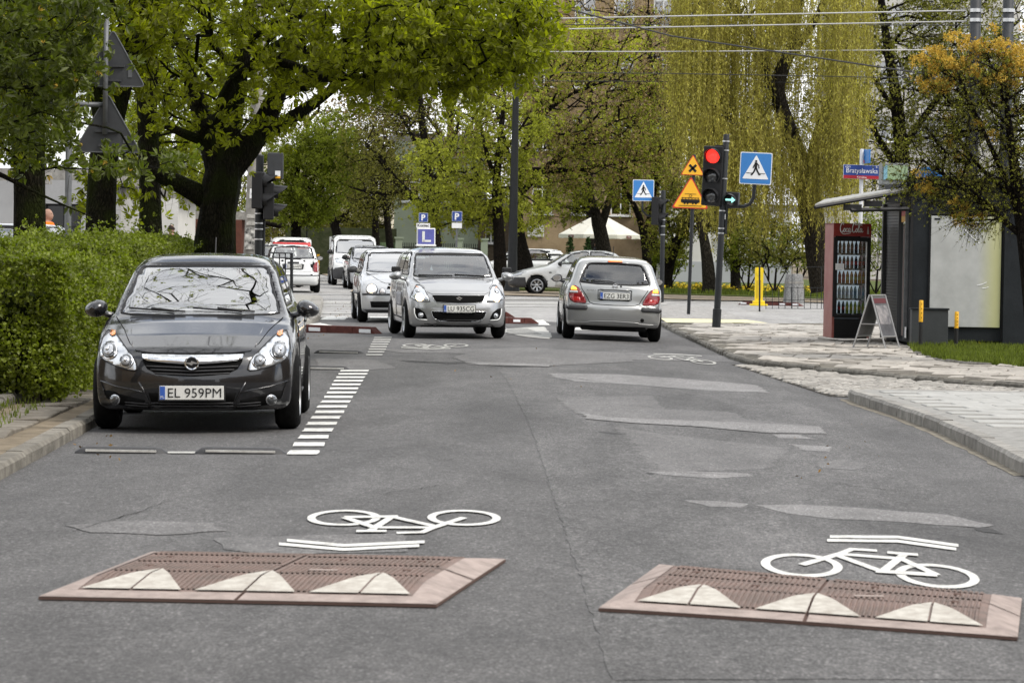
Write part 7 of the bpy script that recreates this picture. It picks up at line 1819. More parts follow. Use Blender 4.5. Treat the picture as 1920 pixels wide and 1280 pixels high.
t = building('white_garage', 'low white garage behind the left trunks', xat(214, 96), xat(330, 96), 96, 2.75, M_white_r, 1, 1, win=(.5, .4), z0=1.9, depth=5)
building('brick_outbuilding', 'low red brick outbuilding behind the hedge', xat(300, 120), xat(450, 120), 120, 2.3, M_brick, 2, 1, win=(.6, .6), z0=1.4, depth=4)
t = thing('garden_wall', 'dark ivy-covered garden wall at the end of the street', 'wall', G(520, 150));
MB().box((2.9, 0, 1.1), (5.2, .4, 2.2)).build('wall_body', mat('ivy_wall', (.025, .032, .012), .95, col2=(.05, .055, .03), vscale=4, bump=1, bscale=8), t)
t = thing('iron_fence', 'garden fence of pale green pillars with black iron bars behind the waiting cars', 'fence', G(690, 140)); x_off = t.location.x
for px in (645, 700, 745, 790, 858, 905): MB().box((xat(px, 140) - x_off, 0, .85), (.30, .3, 1.75)).box((xat(px, 140) - x_off, 0, 1.76), (.38, .38, .08)).build('pillar', M_pgreen, t)
for (a, b_, m_) in ((700, 745, mat('fence_green_board', (.12, .17, .09), .8, var=.2)), (648, 698, mat('fence_brown_board', (.10, .09, .07), .8, var=.2))):
    n = 8
    for i in range(n): xx = xat(a + (b_ - a) * (i + .5) / n, 140) - x_off; MB().box((xx, 0, .82), ((b_ - a) / n * 140 / FPX - .02, .04, 1.45)).build('board', m_, t)
for a, b_ in ((750, 786), (795, 855), (862, 903)):
    n = int((b_ - a) / 4)
    for i in range(n): xx = xat(a + (b_ - a) * (i + .5) / n, 140) - x_off; MB().box((xx, 0, .80), (.035, .035, 1.5)).build('iron_bar', M_blk, t)
    for z in (.25, 1.35): MB().box((xat((a + b_) / 2, 140) - x_off, 0, z), ((b_ - a) * 140 / FPX, .03, .05)).build('rail', M_blk, t)
for px, h_, m_, lab in ((622, 1.75, M_swhite, 'white pole standing left of the fence boards'), (594, 1.0, M_yb, 'thin yellow marker pole at the end of the street'), (617, 1.75, M_swhite, 'white pole nearest the ivy wall')):
    t = thing('marker_pole', lab, 'pole', G(px, 135)); MB().tube([(0, 0, 0), (0, 0, h_)], .05 if m_ is M_swhite else .06, 8).build('shaft', m_, t)

building('added_street_house', 'unseen tan house row added left of the street behind the camera to block sky', -34, -15, -52, 11, M_tan, 5, 3, ang=0, depth=70)  # unseen houses added behind the camera to darken ambient light and reflections
building('added_street_house', 'unseen tan house row added right of the street behind the camera to block sky', 15, 34, -52, 11, M_tan, 5, 3, depth=74)
building('added_street_house', 'unseen grey house added across the street behind the camera to block sky', -14, 14, -75, 9, M_grey_r, 6, 2, depth=8)
# ================================================================== TREES AND PLANTS
M_bark = bark_mat('bark_dark', (.026, .021, .016), (.008, .007, .006))
M_bark_m = bark_mat('bark_mossy', (.026, .023, .014), (.007, .007, .004), (.020, .026, .005))
M_bark_g = bark_mat('bark_grey', (.055, .048, .038), (.015, .013, .010))
M_lf_ch = mat('chestnut_leaf', (.19, .205, .010), .5, isl=.45, var=.25, vscale=1.3, trans=(1.6, 1.75, .6), trw=.6)
M_lf_ch2 = mat('chestnut_leaf_deep', (.085, .105, .010), .5, isl=.35, var=.25, vscale=1.3, trans=(1.4, 1.6, .7), trw=.45)
M_lf_gr = mat('maple_green_leaf', (.16, .185, .016), .55, isl=.35, var=.3, vscale=1.0, trans=(1.4, 1.6, .7), trw=.45)
M_lf_yg = mat('yellow_green_leaf', (.27, .29, .035), .55, isl=.35, var=.2, vscale=1.0, trans=(1.35, 1.4, .7), trw=.45)
M_lf_br = mat('bronze_bud', (.25, .19, .075), .6, isl=.4, var=.3, vscale=1.0, trans=(1.2, 1.1, .8), trw=.3)
M_lf_ol = mat('olive_leaf', (.15, .145, .025), .6, isl=.4, var=.3, vscale=1.0, trans=(1.3, 1.4, .7), trw=.35)
M_lf_wi = mat('willow_leaf', (.36, .335, .075), .55, isl=.35, var=.5, vscale=.9, trans=(1.3, 1.3, .7), trw=.45)
M_lf_or = mat('orange_blossom', (.50, .36, .06), .6, isl=.3, var=.25, vscale=4, trans=(1.3, 1.1, .7), trw=.35)
M_lf_he = mat('hedge_leaf', (.145, .175, .012), .5, isl=.45, var=.35, vscale=2.0, trans=(1.4, 1.6, .6), trw=.4)

def streak(m, sc_):
    n = m.node_tree.nodes; L = m.node_tree.links; t = [q for q in n if q.type == 'TEX_NOISE'][0]; g = [q for q in n if q.type == 'NEW_GEOMETRY'][0]
    mp = n.new('ShaderNodeMapping'); mp.inputs['Scale'].default_value = sc_; L.new(g.outputs['Position'], mp.inputs['Vector']); L.new(mp.outputs[0], t.inputs['Vector']); t.inputs['Detail'].default_value = 3
streak(M_lf_wi, (5, 5, .5))
def rot_basis(n, rng, down=0.0):
    """random orthonormal frames (n,3,3); z axis of each biased down"""
    z = rng.normal(size=(n, 3)); z /= np.linalg.norm(z, axis=1)[:, None] + 1e-9
    z[:, 2] -= down; z /= np.linalg.norm(z, axis=1)[:, None] + 1e-9
    a = rng.normal(size=(n, 3)); x = np.cross(a, z); x /= np.linalg.norm(x, axis=1)[:, None] + 1e-9
    y = np.cross(z, x); return np.stack([x, y, z], 2)
def scatter(tv, tf, pos, size, rng, down=0.0, sv=.35):
    """template verts (m,3), faces (k,q) -> big arrays"""
    n = len(pos); R = rot_basis(n, rng, down); s = size * (1 + sv * rng.uniform(-1, 1, n))
    V = np.einsum('nij,mj->nmi', R, tv) * s[:, None, None] + pos[:, None, :]
    F = tf[None] + (np.arange(n) * len(tv))[:, None, None]
    return V.reshape(-1, 3), F.reshape(-1, tf.shape[1])
def leaflet_template(k=5, droop=.75, ln=1.0, w=.30):
    V = []; F = []
    for i in range(k):
        a = 2 * PI * i / k + .2; l = ln * (1 - .12 * (i % 2)); ca, sa = math.cos(a), math.sin(a)
        def q(r, s_, h): return (ca * r - sa * s_, sa * r + ca * s_, h)
        o = len(V); V += [q(.03, 0, 0), q(.5 * l * (1 - droop * .5), w * l * .55, .42 * l * droop - .08), q(.5 * l * (1 - droop * .5), -w * l * .55, .42 * l * droop - .08), q(.72 * l * (1 - droop * .45), 0, .95 * l * droop)]
        F += [(o, o + 3, o + 1), (o, o + 2, o + 3)]
    return np.array(V), np.array(F)
T_CH = leaflet_template()
T_LF = (np.array([(0, 0, 0), (.28, .5, .06), (0, 1.0, 0), (-.28, .5, .06)]), np.array([(0, 1, 2), (0, 2, 3)]))
T_CL = leaflet_template(3, .5, 1.0, .5)    
def tubes(name, paths, m, parent, k=5, kind=None):
    """paths: list of (pts (n,3), radii (n,)) -> one smooth mesh"""
    VV = []; FF = []; base = 0
    for pts, rr in paths:
        pts = np.asarray(pts, float); n = len(pts)
        t = np.gradient(pts, axis=0); t /= np.linalg.norm(t, axis=1)[:, None] + 1e-9
        a = np.where(np.abs(t[:, 2:3]) < .9, np.array([[0, 0, 1.]]), np.array([[1., 0, 0]])); u = np.cross(t, a)
        u /= np.linalg.norm(u, axis=1)[:, None] + 1e-9
        for i in range(1, n):
            q = u[i - 1] - t[i] * (u[i - 1] @ t[i]); u[i] = q / (np.linalg.norm(q) + 1e-9)
        w = np.cross(t, u); kk = k if rr[0] > .03 else 3
        if rr[0] > .12: kk = 14
        an = 2 * PI * np.arange(kk) / kk
        rad = rr[:, None] * np.ones(kk)[None]
        if rr[0] > .12: rad = rad * (1 + .07 * np.sin(3 * an + pts[:, 2:3] * 1.3) + .04 * np.sin(7 * an + 2 * pts[:, 2:3]))
        V = pts[:, None, :] + rad[:, :, None] * (np.cos(an)[None, :, None] * u[:, None, :] + np.sin(an)[None, :, None] * w[:, None, :])
        i = np.arange(n - 1)[:, None] * kk; j = np.arange(kk)[None]; j2 = (j + 1) % kk
        F = np.stack([i + j, i + j2, i + kk + j2, i + kk + j], -1).reshape(-1, 4) + base
        VV.append(V.reshape(-1, 3)); FF.append(F); base += n * kk
    if not VV: return None
    return add(name, np.concatenate(VV), np.concatenate(FF), m, parent, smooth=True, kind=kind)

def tree(name, label, base, trunk, limbs, crown, N, twig, leaves, bark=M_bark, seed=1, group=None, r0=.010, gap=.0, alpha=.35, shape=.75, cat='tree', maxr=.16, twist=.12, leafdown=.3, zmin=None, keep=None):
    """trunk/limbs: lists of (x,y,z,r) polylines in world space; crown: ellipsoids (cx,cy,cz,rx,ry,rz,weight);
    twig: (count per tip, length, up, segments); leaves: list of (template, material, per tip, size, spread, name)"""
    rng = np.random.default_rng(seed); base = Vector(base); b0 = np.array(base)
    root = thing(name, label, cat, base, 0, group)
    nodes = []; par = []; plen = []; manual = []
    def addpoly(pl):
        pl = np.array(pl, float); P_ = pl[:, :3] - b0;
        d = None
        if nodes:
            A = np.array(nodes); d = int(np.argmin(((A - P_[0]) ** 2).sum(1)))
        seq = []; idx = d
        pts = [P_[0]]; rs = [pl[0, 3]]
        for i in range(len(P_) - 1):
            L_ = np.linalg.norm(P_[i + 1] - P_[i]); n = max(1, int(L_ / .3))
            for j in range(1, n + 1):
                u = j / n; pts.append(P_[i] * (1 - u) + P_[i + 1] * u); rs.append(pl[i, 3] * (1 - u) + pl[i + 1, 3] * u)
        pts = np.array(pts)
        for _ in range(3): pts[1:-1] = (pts[:-2] + 2 * pts[1:-1] + pts[2:]) / 4
        manual.append((pts, np.array(rs)))
        for i, q in enumerate(pts):
            nodes.append(q); par.append(-1 if idx is None else idx); plen.append((0 if idx is None else plen[idx] + np.linalg.norm(q - nodes[idx]))); idx = len(nodes) - 1
    addpoly(trunk)
    for l in limbs: addpoly(l)
    nman = len(nodes)
    W_ = np.array([c[6] for c in crown], float); W_ /= W_.sum(); A = []
    ph = rng.uniform(0, 6, 6)
    while len(A) < N:
        c = crown[rng.choice(len(crown), p=W_)]; v = rng.normal(size=3); v /= np.linalg.norm(v); r_ = rng.uniform(0, 1) ** (1 / 3); r_ = shape * r_ + (1 - shape) * (r_ ** .3)
        q = np.array(c[:3]) + v * r_ * np.array(c[3:6])
        if zmin is not None and q[2] < zmin: continue
        g = math.sin(q[0] * 1.9 + ph[0]) * math.sin(q[1] * 1.1 + ph[1]) * math.sin(q[2] * 2.3 + ph[2])
        if g < -1 + gap and rng.uniform() < .85: continue
        if keep is not None and not keep(q): continue
        A.append(q - b0)
    A = np.array(A); start = np.array(nodes[-1]); ctr = nodes[len(manual[0][0]) - 1]
    A = A[np.argsort(np.linalg.norm(A - ctr, axis=1))]
    cap_ = nman + N * 14; NA = np.zeros((cap_, 3)); NA[:nman] = nodes; PL = np.zeros(cap_); PL[:nman] = plen; PR = np.full(cap_, -1); PR[:nman] = par; n = nman
    firstok = max(2, int(len(manual[0][0]) * .45)); tips = []
    paths = []
    for a in A:
        d = np.linalg.norm(NA[:n] - a, axis=1); cost = d + alpha * PL[:n] + np.where(NA[:n, 2] > a[2] + .3, .5 * (NA[:n, 2] - a[2]), 0); cost[:firstok] += 50
        j = int(np.argmin(cost)); L_ = d[j]; k = min(12, max(1, int(L_ / .4)))
        s = NA[j]; off_ = rng.normal(size=3) * L_ * twist; off_[2] = abs(off_[2]) * .8; prev = j
        for i in range(1, k + 1):
            u = i / k; q = s * (1 - u) + a * u + off_ * 4 * u * (1 - u) + rng.normal(size=3) * .03 * (u < 1)
            NA[n] = q; PL[n] = PL[prev] + L_ / k; PR[n] = prev; prev = n; n += 1
            if n >= cap_ - 2: break
        tips.append(prev)
        if n >= cap_ - 14: break
    cnt = np.zeros(n)
    for t in tips: cnt[t] += 1
    for i in range(n - 1, -1, -1):
        if PR[i] >= 0: cnt[int(PR[i])] += cnt[i]
    rad = np.minimum(r0 * np.maximum(cnt, 1) ** .46, maxr)
    child = {}
    for i in range(nman, n):
        p_ = int(PR[i]);
        if p_ not in child or cnt[i] > cnt[child[p_]]: child[p_] = i
    started = np.zeros(n, bool)
    for i in range(nman, n):
        p_ = int(PR[i])
        if p_ < nman or child.get(p_) != i:
            ch = [p_, i]; c_ = i
            while c_ in child and child[c_] >= nman: c_ = child[c_]; ch.append(c_)
            rr = rad[ch].copy(); rr[0] = rr[1] * 1.1; rr[-1] *= .6; paths.append((NA[ch], rr))
    tubes('trunk', [manual[0]], bark, root, 14)
    tubes('branches', manual[1:] + paths, bark, root, 6)
    tp = NA[tips]; dirs = tp - NA[np.maximum(0, PR[tips].astype(int))]; dirs /= np.linalg.norm(dirs, axis=1)[:, None] + 1e-9
    tc, tl, tup, sg = twig; sg = min(sg, 2)
    nt_ = len(tp) * tc
    st = np.repeat(tp, tc, 0) + rng.normal(size=(nt_, 3)) * .03; dd = np.repeat(dirs, tc, 0) * .7 + rng.normal(size=(nt_, 3)) * .75; dd[:, 2] += tup; dd /= np.linalg.norm(dd, axis=1)[:, None]
    ln = tl * rng.uniform(.5, 1.3, nt_); P0 = st; ring = []; bend = rng.normal(size=(nt_, 3)) * .25; bend[:, 2] += tup * .3
    seg = [P0]
    for i in range(sg):
        P1 = seg[-1] + dd * (ln / sg)[:, None]; seg.append(P1); dd = dd + bend; dd /= np.linalg.norm(dd, axis=1)[:, None]
    S = np.stack(seg, 1)                                   
    rt = np.linspace(1, .35, sg + 1) * r0 * .62
    offs = np.array([(1, 0, -.3), (-.5, .87, 0), (-.5, -.87, .3)])
    V = S[:, :, None, :] + rt[None, :, None, None] * offs[None, None]
    idx = np.arange(nt_)[:, None, None] * (sg + 1) * 3 + np.arange(sg)[None, :, None] * 3; j = np.arange(3)[None, None]; j2 = (j + 1) % 3
    F = np.stack([idx + j, idx + j2, idx + 3 + j2, idx + 3 + j], -1).reshape(-1, 4)
    if tc: add('twigs', V.reshape(-1, 3), F, bark, root, kind='stuff')
    for (tv, tf), m_, per, size, spread, nm in leaves:
        if per <= 0: continue
        tot = int(len(tp) * per * .72); size = size * 1.13; it = rng.integers(0, max(1, nt_), tot); u = rng.uniform(.15, 1.0, tot) * sg; i0 = np.minimum(u.astype(int), sg - 1); fr = (u - i0)[:, None]
        pos = S[it, i0] * (1 - fr) + S[it, i0 + 1] * fr + rng.normal(size=(tot, 3)) * spread
        Vv, Ff = scatter(tv, tf, pos, size, rng, leafdown); add(nm, Vv, Ff, m_, root, kind='stuff')
    return root

def W3(px, py, D): return tuple(PD(px, py, D))
def tk(pts, D): return [(*W3(px, py, D + (q[0] if q else 0)), r) for px, py, r, *q in pts]
def ell(px, py, D, rpx, rpy, ry, w=1): c = W3(px, py, D); return (*c, rpx * D / FPX, ry, rpy * D / FPX, w)

CHL = lambda per, size=.125: [(T_CH, M_lf_ch, per, size, .05, 'leaves')]
def base_at(px, D, dz=.1): return G(px, D, dz)
b = base_at(400, 47)
tree('chestnut_tree', 'big leaning chestnut with forked trunk whose leafy crown reaches over the road', b,
     [(b.x, b.y, b.z - .2, .36)] + tk([(402, 460, .30), (408, 400, .27), (416, 340, .29), (425, 300, .25), (432, 240, .16), (445, 150, .13), (465, 60, .11), (470, -60, .08)], 47),
     [tk([(410, 390, .16), (372, 350, .15), (320, 325, .12), (268, 318, .09)], 47), tk([(412, 320, .20), (398, 270, .17), (380, 215, .14), (350, 150, .11), (335, 60, .08)], 47),
      tk([(425, 320, .22), (470, 280, .19), (505, 235, .17), (530, 170, .13), (548, 80, .10), (560, -60, .07)], 47), tk([(492, 252, .12), (545, 232, .11), (590, 200, .09), (640, 150, .07), (720, 90, .05), (820, 50, .035)], 46.5),
      tk([(445, 150, .09), (540, 60, .07), (680, 20, .055), (820, -20, .045)], 46), tk([(395, 270, .09), (350, 262, .08), (310, 235, .06)], 46.5)],
     [ell(640, 40, 44, 190, 150, 2.6, 1.5), ell(800, 60, 43, 170, 115, 2.6, 1.6), ell(900, 40, 43, 130, 125, 2.0, 1.2), ell(960, 60, 42.5, 75, 100, 1.4, .55), ell(430, 90, 45.5, 210, 190, 2.2, 1.6), ell(560, -160, 45, 420, 160, 3.2, 1.2), ell(740, 100, 43, 200, 90, 1.8, 1.0)],
     900, (3, .42, -.15, 2), CHL(11.5, .12), M_bark_m, 3, r0=.007, gap=.0, leafdown=-.1, group='chestnuts in a row behind the hedge')
b = base_at(285, 50)
tree('chestnut_tree', 'slim dark chestnut trunk, third from left, behind the hedge', b, [(b.x, b.y, b.z, .22)] + tk([(284, 460, .19), (283, 380, .17), (280, 300, .165), (275, 180, .16), (268, 40, .13), (270, -100, .10)], 50),
     [tk([(276, 200, .10), (300, 130, .08), (340, 40, .06)], 50), tk([(270, 120, .09), (230, 60, .07)], 50)],
     [ell(330, 90, 50, 150, 190, 2.2, 1.2), ell(330, 310, 51, 110, 65, 1.2, .30), ell(300, -120, 50, 240, 150, 3, .7)], 330, (3, .42, -.1, 2), CHL(11, .125), M_bark_m, 5, r0=.007, leafdown=-.1, group='chestnuts in a row behind the hedge')
b = base_at(190, 45)
tree('chestnut_tree', 'mossy chestnut trunk standing behind the triangular signs', b, [(b.x, b.y, b.z, .25)] + tk([(190, 460, .215), (190, 380, .21), (192, 280, .20), (215, 190, .18), (250, 80, .15), (262, -40, .11)], 45),
     [tk([(200, 260, .14), (180, 160, .12), (150, 60, .10), (120, -40, .07)], 45), tk([(240, 120, .09), (300, 20, .07)], 45)],
     [ell(170, 30, 44, 170, 130, 2.2, 1.3), ell(210, 370, 46.5, 70, 36, 1.0, .10), ell(190, -150, 45, 240, 150, 3, .6)], 300, (3, .42, -.1, 2), CHL(11, .125), M_bark_m, 7, r0=.007, leafdown=-.1, group='chestnuts in a row behind the hedge')
b = base_at(58, 41.5)
tree('chestnut_tree', 'thick dark chestnut trunk nearest the left picture edge', b, [(b.x, b.y, b.z, .26)] + tk([(58, 470, .215), (57, 380, .205), (55, 280, .20), (52, 180, .19), (45, 60, .17), (30, -60, .12)], 41.5),
     [tk([(52, 150, .10), (100, 60, .08), (150, 0, .06)], 41), tk([(50, 230, .09), (5, 150, .07), (-60, 100, .05)], 41)],
     [ell(40, 60, 41, 130, 150, 2.0, 1.3), ell(10, 230, 41, 70, 90, 1.2, .35), ell(40, -150, 41, 200, 130, 2.6, .7)], 300, (3, .42, -.1, 2), CHL(12), M_bark_m, 9, r0=.007, leafdown=-.1, group='chestnuts in a row behind the hedge')
b = base_at(-260, 33)
tree('chestnut_tree', 'near chestnut left of the view with leafy boughs hanging across the triangular signs', b, [(b.x, b.y, b.z, .28)] + tk([(-260, 460, .25), (-255, 250, .22), (-250, 50, .18), (-240, -200, .12)], 33),
     [tk([(-250, 220, .07), (-120, 260, .05), (0, 330, .028), (60, 360, .018), (150, 400, .010), (175, 408, .007)], 33), tk([(-250, 150, .07), (-100, 120, .05), (40, 130, .03), (110, 130, .018), (205, 170, .010)], 34), tk([(-250, 20, .08), (-60, -20, .06), (120, -30, .035)], 34)],
     [ell(60, 120, 33, 170, 75, 1.0, 1.0), ell(60, 240, 33, 90, 60, .8, .25), ell(130, 310, 34, 140, 18, .6, .22), ell(270, 300, 36, 70, 24, .6, .12), ell(60, 210, 34, 80, 40, .6, .25), ell(-60, -60, 33, 260, 90, 1.6, .6), ell(70, 30, 33, 150, 60, 1, .5)], 250, (3, .3, -.05, 2), [(T_CH, M_lf_ch2, 9, .105, .035, 'leaves'), (T_CH, M_lf_or, .25, .06, .02, 'buds')], M_bark_m, 11, r0=.0045, leafdown=.0, twist=.08, group='chestnuts in a row behind the hedge')
b = Vector((-6.4, 22, .2))
tree('chestnut_tree', 'sparse chestnut standing left of the street in front of the near hedge', b, [(b.x, b.y, b.z, .26), (b.x + .1, b.y, 2.4, .22), (b.x + .5, b.y + 1, 5.0, .16), (b.x + 1.2, b.y + 2, 8, .1)],
     [[(b.x + .2, b.y + .2, 3.4, .09), (b.x + 1.8, b.y + 2, 6.2, .055), (b.x + 3.0, b.y + 4, 8, .03)]], [(-4.2, 27, 8.4, 2.8, 4, 1.9, 1), (-3.6, 31, 9.2, 2.4, 3.5, 1.8, 1)], 260, (4, .7, .1, 3), [(T_CH, M_lf_ch, 2.2, .11, .04, 'leaves')], M_bark_m, 13, maxr=.055, r0=.009, group='chestnuts in a row behind the hedge')

def bt(name, label, px, D, tr_, limbs, crown, N, twig, leaves, bark=M_bark, seed=1, wd=None, **k):
    b = base_at(px, D, .03); pr = [(b.x, b.y, b.z - .1, tr_[0][2] * 1.25)] + tk(tr_, D)
    return tree(name, label, b, pr, [tk(l, D) for l in limbs], crown, N, twig, leaves, bark, seed, group='trees beyond the junction', **k)
SL = T_CL; S1 = T_LF
bt('green_tree', 'round bright green maple above the estate car', 556, 128, [(556, 480, .22), (555, 400, .19), (553, 360, .15), (560, 300, .1)], [[(553, 370, .12), (600, 320, .07)], [(552, 365, .12), (520, 310, .07)]],
   [ell(590, 330, 127, 78, 95, 1.8, 2.2), ell(560, 390, 127, 62, 40, 1.5, .7), ell(620, 280, 127, 55, 60, 1.6, .8), ell(520, 330, 127, 50, 80, 1.4, .8)], 420, (3, .35, .1, 2), [(SL, M_lf_gr, 42, .10, .10, 'leaves')], M_bark, 21, r0=.010)
bt('dark_tree', 'sparse dark tree with thick trunk behind the Koniec parking sign and a limb leaning left', 812, 124, [(812, 470, .36), (810, 420, .33), (806, 360, .28), (800, 300, .18), (790, 220, .12), (785, 120, .08)],
   [[(806, 400, .17), (775, 370, .16), (745, 345, .13), (715, 300, .10), (685, 270, .07)], [(808, 350, .14), (840, 300, .10), (860, 230, .06)], [(760, 358, .08), (700, 365, .06), (655, 350, .04)], [(806, 310, .1), (760, 230, .07), (720, 170, .05)]],
   [ell(760, 260, 124, 120, 110, 2.4, 2), ell(700, 330, 124, 70, 70, 1.8, .9), ell(790, 170, 124, 150, 90, 2.4, 1), ell(840, 320, 124, 50, 70, 1.4, .6)], 300, (6, .75, -.05, 3), [(S1, M_lf_ol, 39.0, 0.094, .05, 'leaves')], M_bark, 22, r0=.012, gap=.2)
bt('small_tree', 'thin dark trunk between the white van and the parking sign', 728, 132, [(733, 470, .16), (727, 420, .14), (722, 380, .11), (718, 330, .07)], [[(724, 400, .07), (700, 350, .05)]], [ell(715, 350, 132, 55, 55, 1.4, 1), ell(690, 390, 132, 40, 25, 1, .4)], 110, (6, .6, .1, 3), [(S1, M_lf_ol, 39.0, 0.088, .05, 'leaves')], M_bark, 23, r0=.011)
bt('leaning_tree', 'leaning dark tree over the garden wall left of the white pole', 634, 136, [(637, 470, .22), (632, 430, .19), (618, 395, .15), (600, 360, .1)], [[(622, 400, .1), (650, 360, .07)]], [ell(640, 350, 136, 60, 60, 1.6, 1), ell(690, 300, 136, 50, 90, 1.6, .8)], 140, (6, .6, .1, 3), [(S1, M_lf_ol, 36.0, 0.088, .05, 'leaves')], M_bark, 24, r0=.011)
bt('row_tree', 'straight dark trunk before the green fence boards', 704, 134, [(706, 470, .17), (704, 430, .15), (703, 380, .12), (702, 320, .08)], [], [ell(705, 340, 134, 45, 60, 1.2, 1)], 90, (6, .6, .1, 3), [(S1, M_lf_ol, 36.0, 0.088, .05, 'leaves')], M_bark, 25, r0=.011)
bt('lime_tree', 'yellow-green young lime with a forked dark trunk just left of the lamp post', 936, 106, [(938, 500, .21), (936, 440, .19), (933, 380, .17), (930, 330, .14), (938, 260, .10), (945, 190, .07), (950, 110, .04)],
   [[(930, 340, .10), (912, 290, .08), (900, 230, .05)], [(934, 300, .08), (965, 260, .06), (990, 220, .04)], [(932, 370, .07), (880, 330, .05), (830, 320, .03)]],
   [ell(880, 330, 106, 115, 90, 2.2, 2.0), ell(930, 230, 106, 100, 80, 2.0, 1.2), ell(850, 395, 106, 80, 38, 1.8, .8), ell(960, 380, 106, 70, 70, 1.6, .8)], 330, (6, .55, -.1, 3), [(SL, M_lf_yg, 30.0, 0.106, .06, 'leaves')], M_bark, 26, r0=.010, gap=.15)
bt('plane_tree', 'thick dark trunk right behind the lamp post with bronze budding crown', 985, 112, [(982, 500, .34), (972, 460, .29), (966, 400, .25), (968, 340, .22), (985, 270, .17), (1010, 200, .12), (1040, 130, .08)],
   [[(976, 360, .15), (1040, 300, .11), (1110, 250, .07), (1160, 225, .04)], [(984, 320, .13), (1060, 320, .09), (1130, 310, .06), (1200, 300, .035)], [(1000, 230, .10), (1060, 180, .07), (1150, 145, .05), (1230, 165, .03)], [(978, 360, .10), (950, 280, .08), (930, 200, .05)]],
   [ell(1090, 190, 112, 150, 110, 3.0, 2.2), ell(1120, 290, 112, 130, 70, 2.4, 1.3), ell(1010, 300, 112, 80, 90, 2, .8), ell(1000, 130, 112, 110, 90, 2, .8), ell(1180, 110, 112, 90, 90, 2, .8)], 480, (6, .65, -.02, 3), [(SL, M_lf_br, 15.0, 0.088, .06, 'buds'), (SL, M_lf_yg, 15.0, 0.094, .06, 'leaves')], M_bark, 27, r0=.011)
bt('forked_tree', 'forked grey trunk standing right in front of the white parasol', 1132, 118, [(1134, 500, .30), (1130, 450, .27), (1124, 420, .25), (1112, 385, .14), (1100, 340, .10), (1090, 290, .06)],
   [[(1127, 425, .17), (1142, 385, .13), (1150, 340, .09), (1160, 280, .05)], [(1108, 370, .07), (1070, 330, .04)]], [ell(1130, 335, 118, 110, 60, 2, 1.4), ell(1170, 270, 118, 90, 80, 2, 1), ell(1060, 380, 118, 60, 30, 1.4, .4)], 240, (6, .55, -.15, 3), [(SL, M_lf_yg, 18.0, 0.094, .06, 'leaves'), (SL, M_lf_ol, 12.0, 0.088, .05, 'dull_leaves')], M_bark_g, 28, r0=.010, gap=.15)
bt('thin_tree', 'slim dark double trunk between the parasol and the far traffic light', 1212, 114, [(1214, 490, .16), (1208, 440, .14), (1200, 400, .11), (1180, 370, .08), (1160, 330, .05)], [[(1208, 435, .10), (1222, 395, .08), (1232, 340, .06), (1240, 260, .04)], [(1222, 395, .05), (1240, 370, .04)]],
   [ell(1210, 340, 114, 70, 70, 2, 1), ell(1230, 230, 114, 70, 90, 2, 1), ell(1225, 420, 114, 25, 22, 1, .12)], 220, (6, .55, -.05, 3), [(SL, M_lf_yg, 14.0, 0.088, .06, 'leaves'), (SL, M_lf_br, 14.0, 0.088, .05, 'buds')], M_bark, 29, r0=.010)
bt('curved_tree', 'dark tree whose trunk curves right before the white house', 1247, 108, [(1246, 520, .20), (1250, 490, .19), (1262, 460, .17), (1285, 435, .15), (1297, 405, .12), (1300, 360, .09), (1296, 300, .06)], [[(1265, 458, .07), (1252, 420, .05), (1245, 380, .03)], [(1290, 425, .06), (1320, 400, .05)]],
   [ell(1290, 390, 108, 60, 50, 1.6, 1), ell(1300, 300, 108, 70, 90, 1.8, 1), ell(1250, 450, 108, 35, 30, 1, .3)], 180, (6, .5, -.05, 3), [(SL, M_lf_ol, 22.0, 0.094, .06, 'leaves'), (SL, M_lf_yg, 8.0, 0.088, .06, 'young_leaves')], M_bark, 30, r0=.010, gap=.1)
bt('park_tree', 'straight tree trunk on the dandelion lawn behind the tram sign post', 1328, 105, [(1330, 527, .22), (1326, 480, .18), (1318, 430, .15), (1306, 390, .12), (1290, 340, .08)], [[(1318, 430, .08), (1345, 390, .06)]], [ell(1330, 380, 106, 60, 60, 1.4, 1), ell(1340, 300, 106, 60, 80, 1.4, .6)], 120, (6, .5, 0, 3), [(SL, M_lf_ol, 24.0, 0.094, .06, 'leaves')], M_bark_g, 31, r0=.010)
bt('park_tree', 'pale grey trunk on the lawn left of the yellow marker', 1378, 107, [(1378, 520, .16), (1378, 450, .14), (1374, 380, .10), (1372, 300, .07)], [], [ell(1380, 400, 108, 50, 60, 1.2, 1)], 80, (6, .5, 0, 3), [(SL, M_lf_ol, 24.0, 0.094, .06, 'leaves')], M_bark_g, 32, r0=.010)
for px, D, w_, top, sd, lab in ((1450, 104, 75, 395, 41, 'loose olive-green shrub between the yellow marker and the willow'), (1400, 106, 50, 430, 42, 'low green shrub just behind the yellow marker'), (1255, 116, 30, 460, 43, 'small green shrub beside the curved tree'), (1490, 110, 60, 420, 44, 'shrub right behind the concrete bin'), (1640, 104, 60, 385, 45, 'leafy shrub seen between the fridge and the kiosk')):
    b = base_at(px, D, .03); q = W3(px, top, D)
    tree('shrub', lab, b, [(b.x, b.y, b.z - .1, .05), (b.x, b.y, b.z + .4, .04), (b.x + .05, b.y, b.z + .9, .03)], [[(b.x, b.y, b.z + .1, .03), (b.x + .4, b.y, b.z + .9, .02)], [(b.x, b.y, b.z + .1, .03), (b.x - .4, b.y, b.z + .9, .02)]],
         [ell(px, (top + 525) / 2 - 8, D, w_, (525 - top) / 2 - 6, w_ * D / FPX, 1)], 130, (5, .4, .15, 3), [(SL, M_lf_gr if sd != 41 else M_lf_ol, 15, .085, .07, 'leaves')], M_bark, sd, r0=.007, cat='shrub', group='shrubs on the lawn')
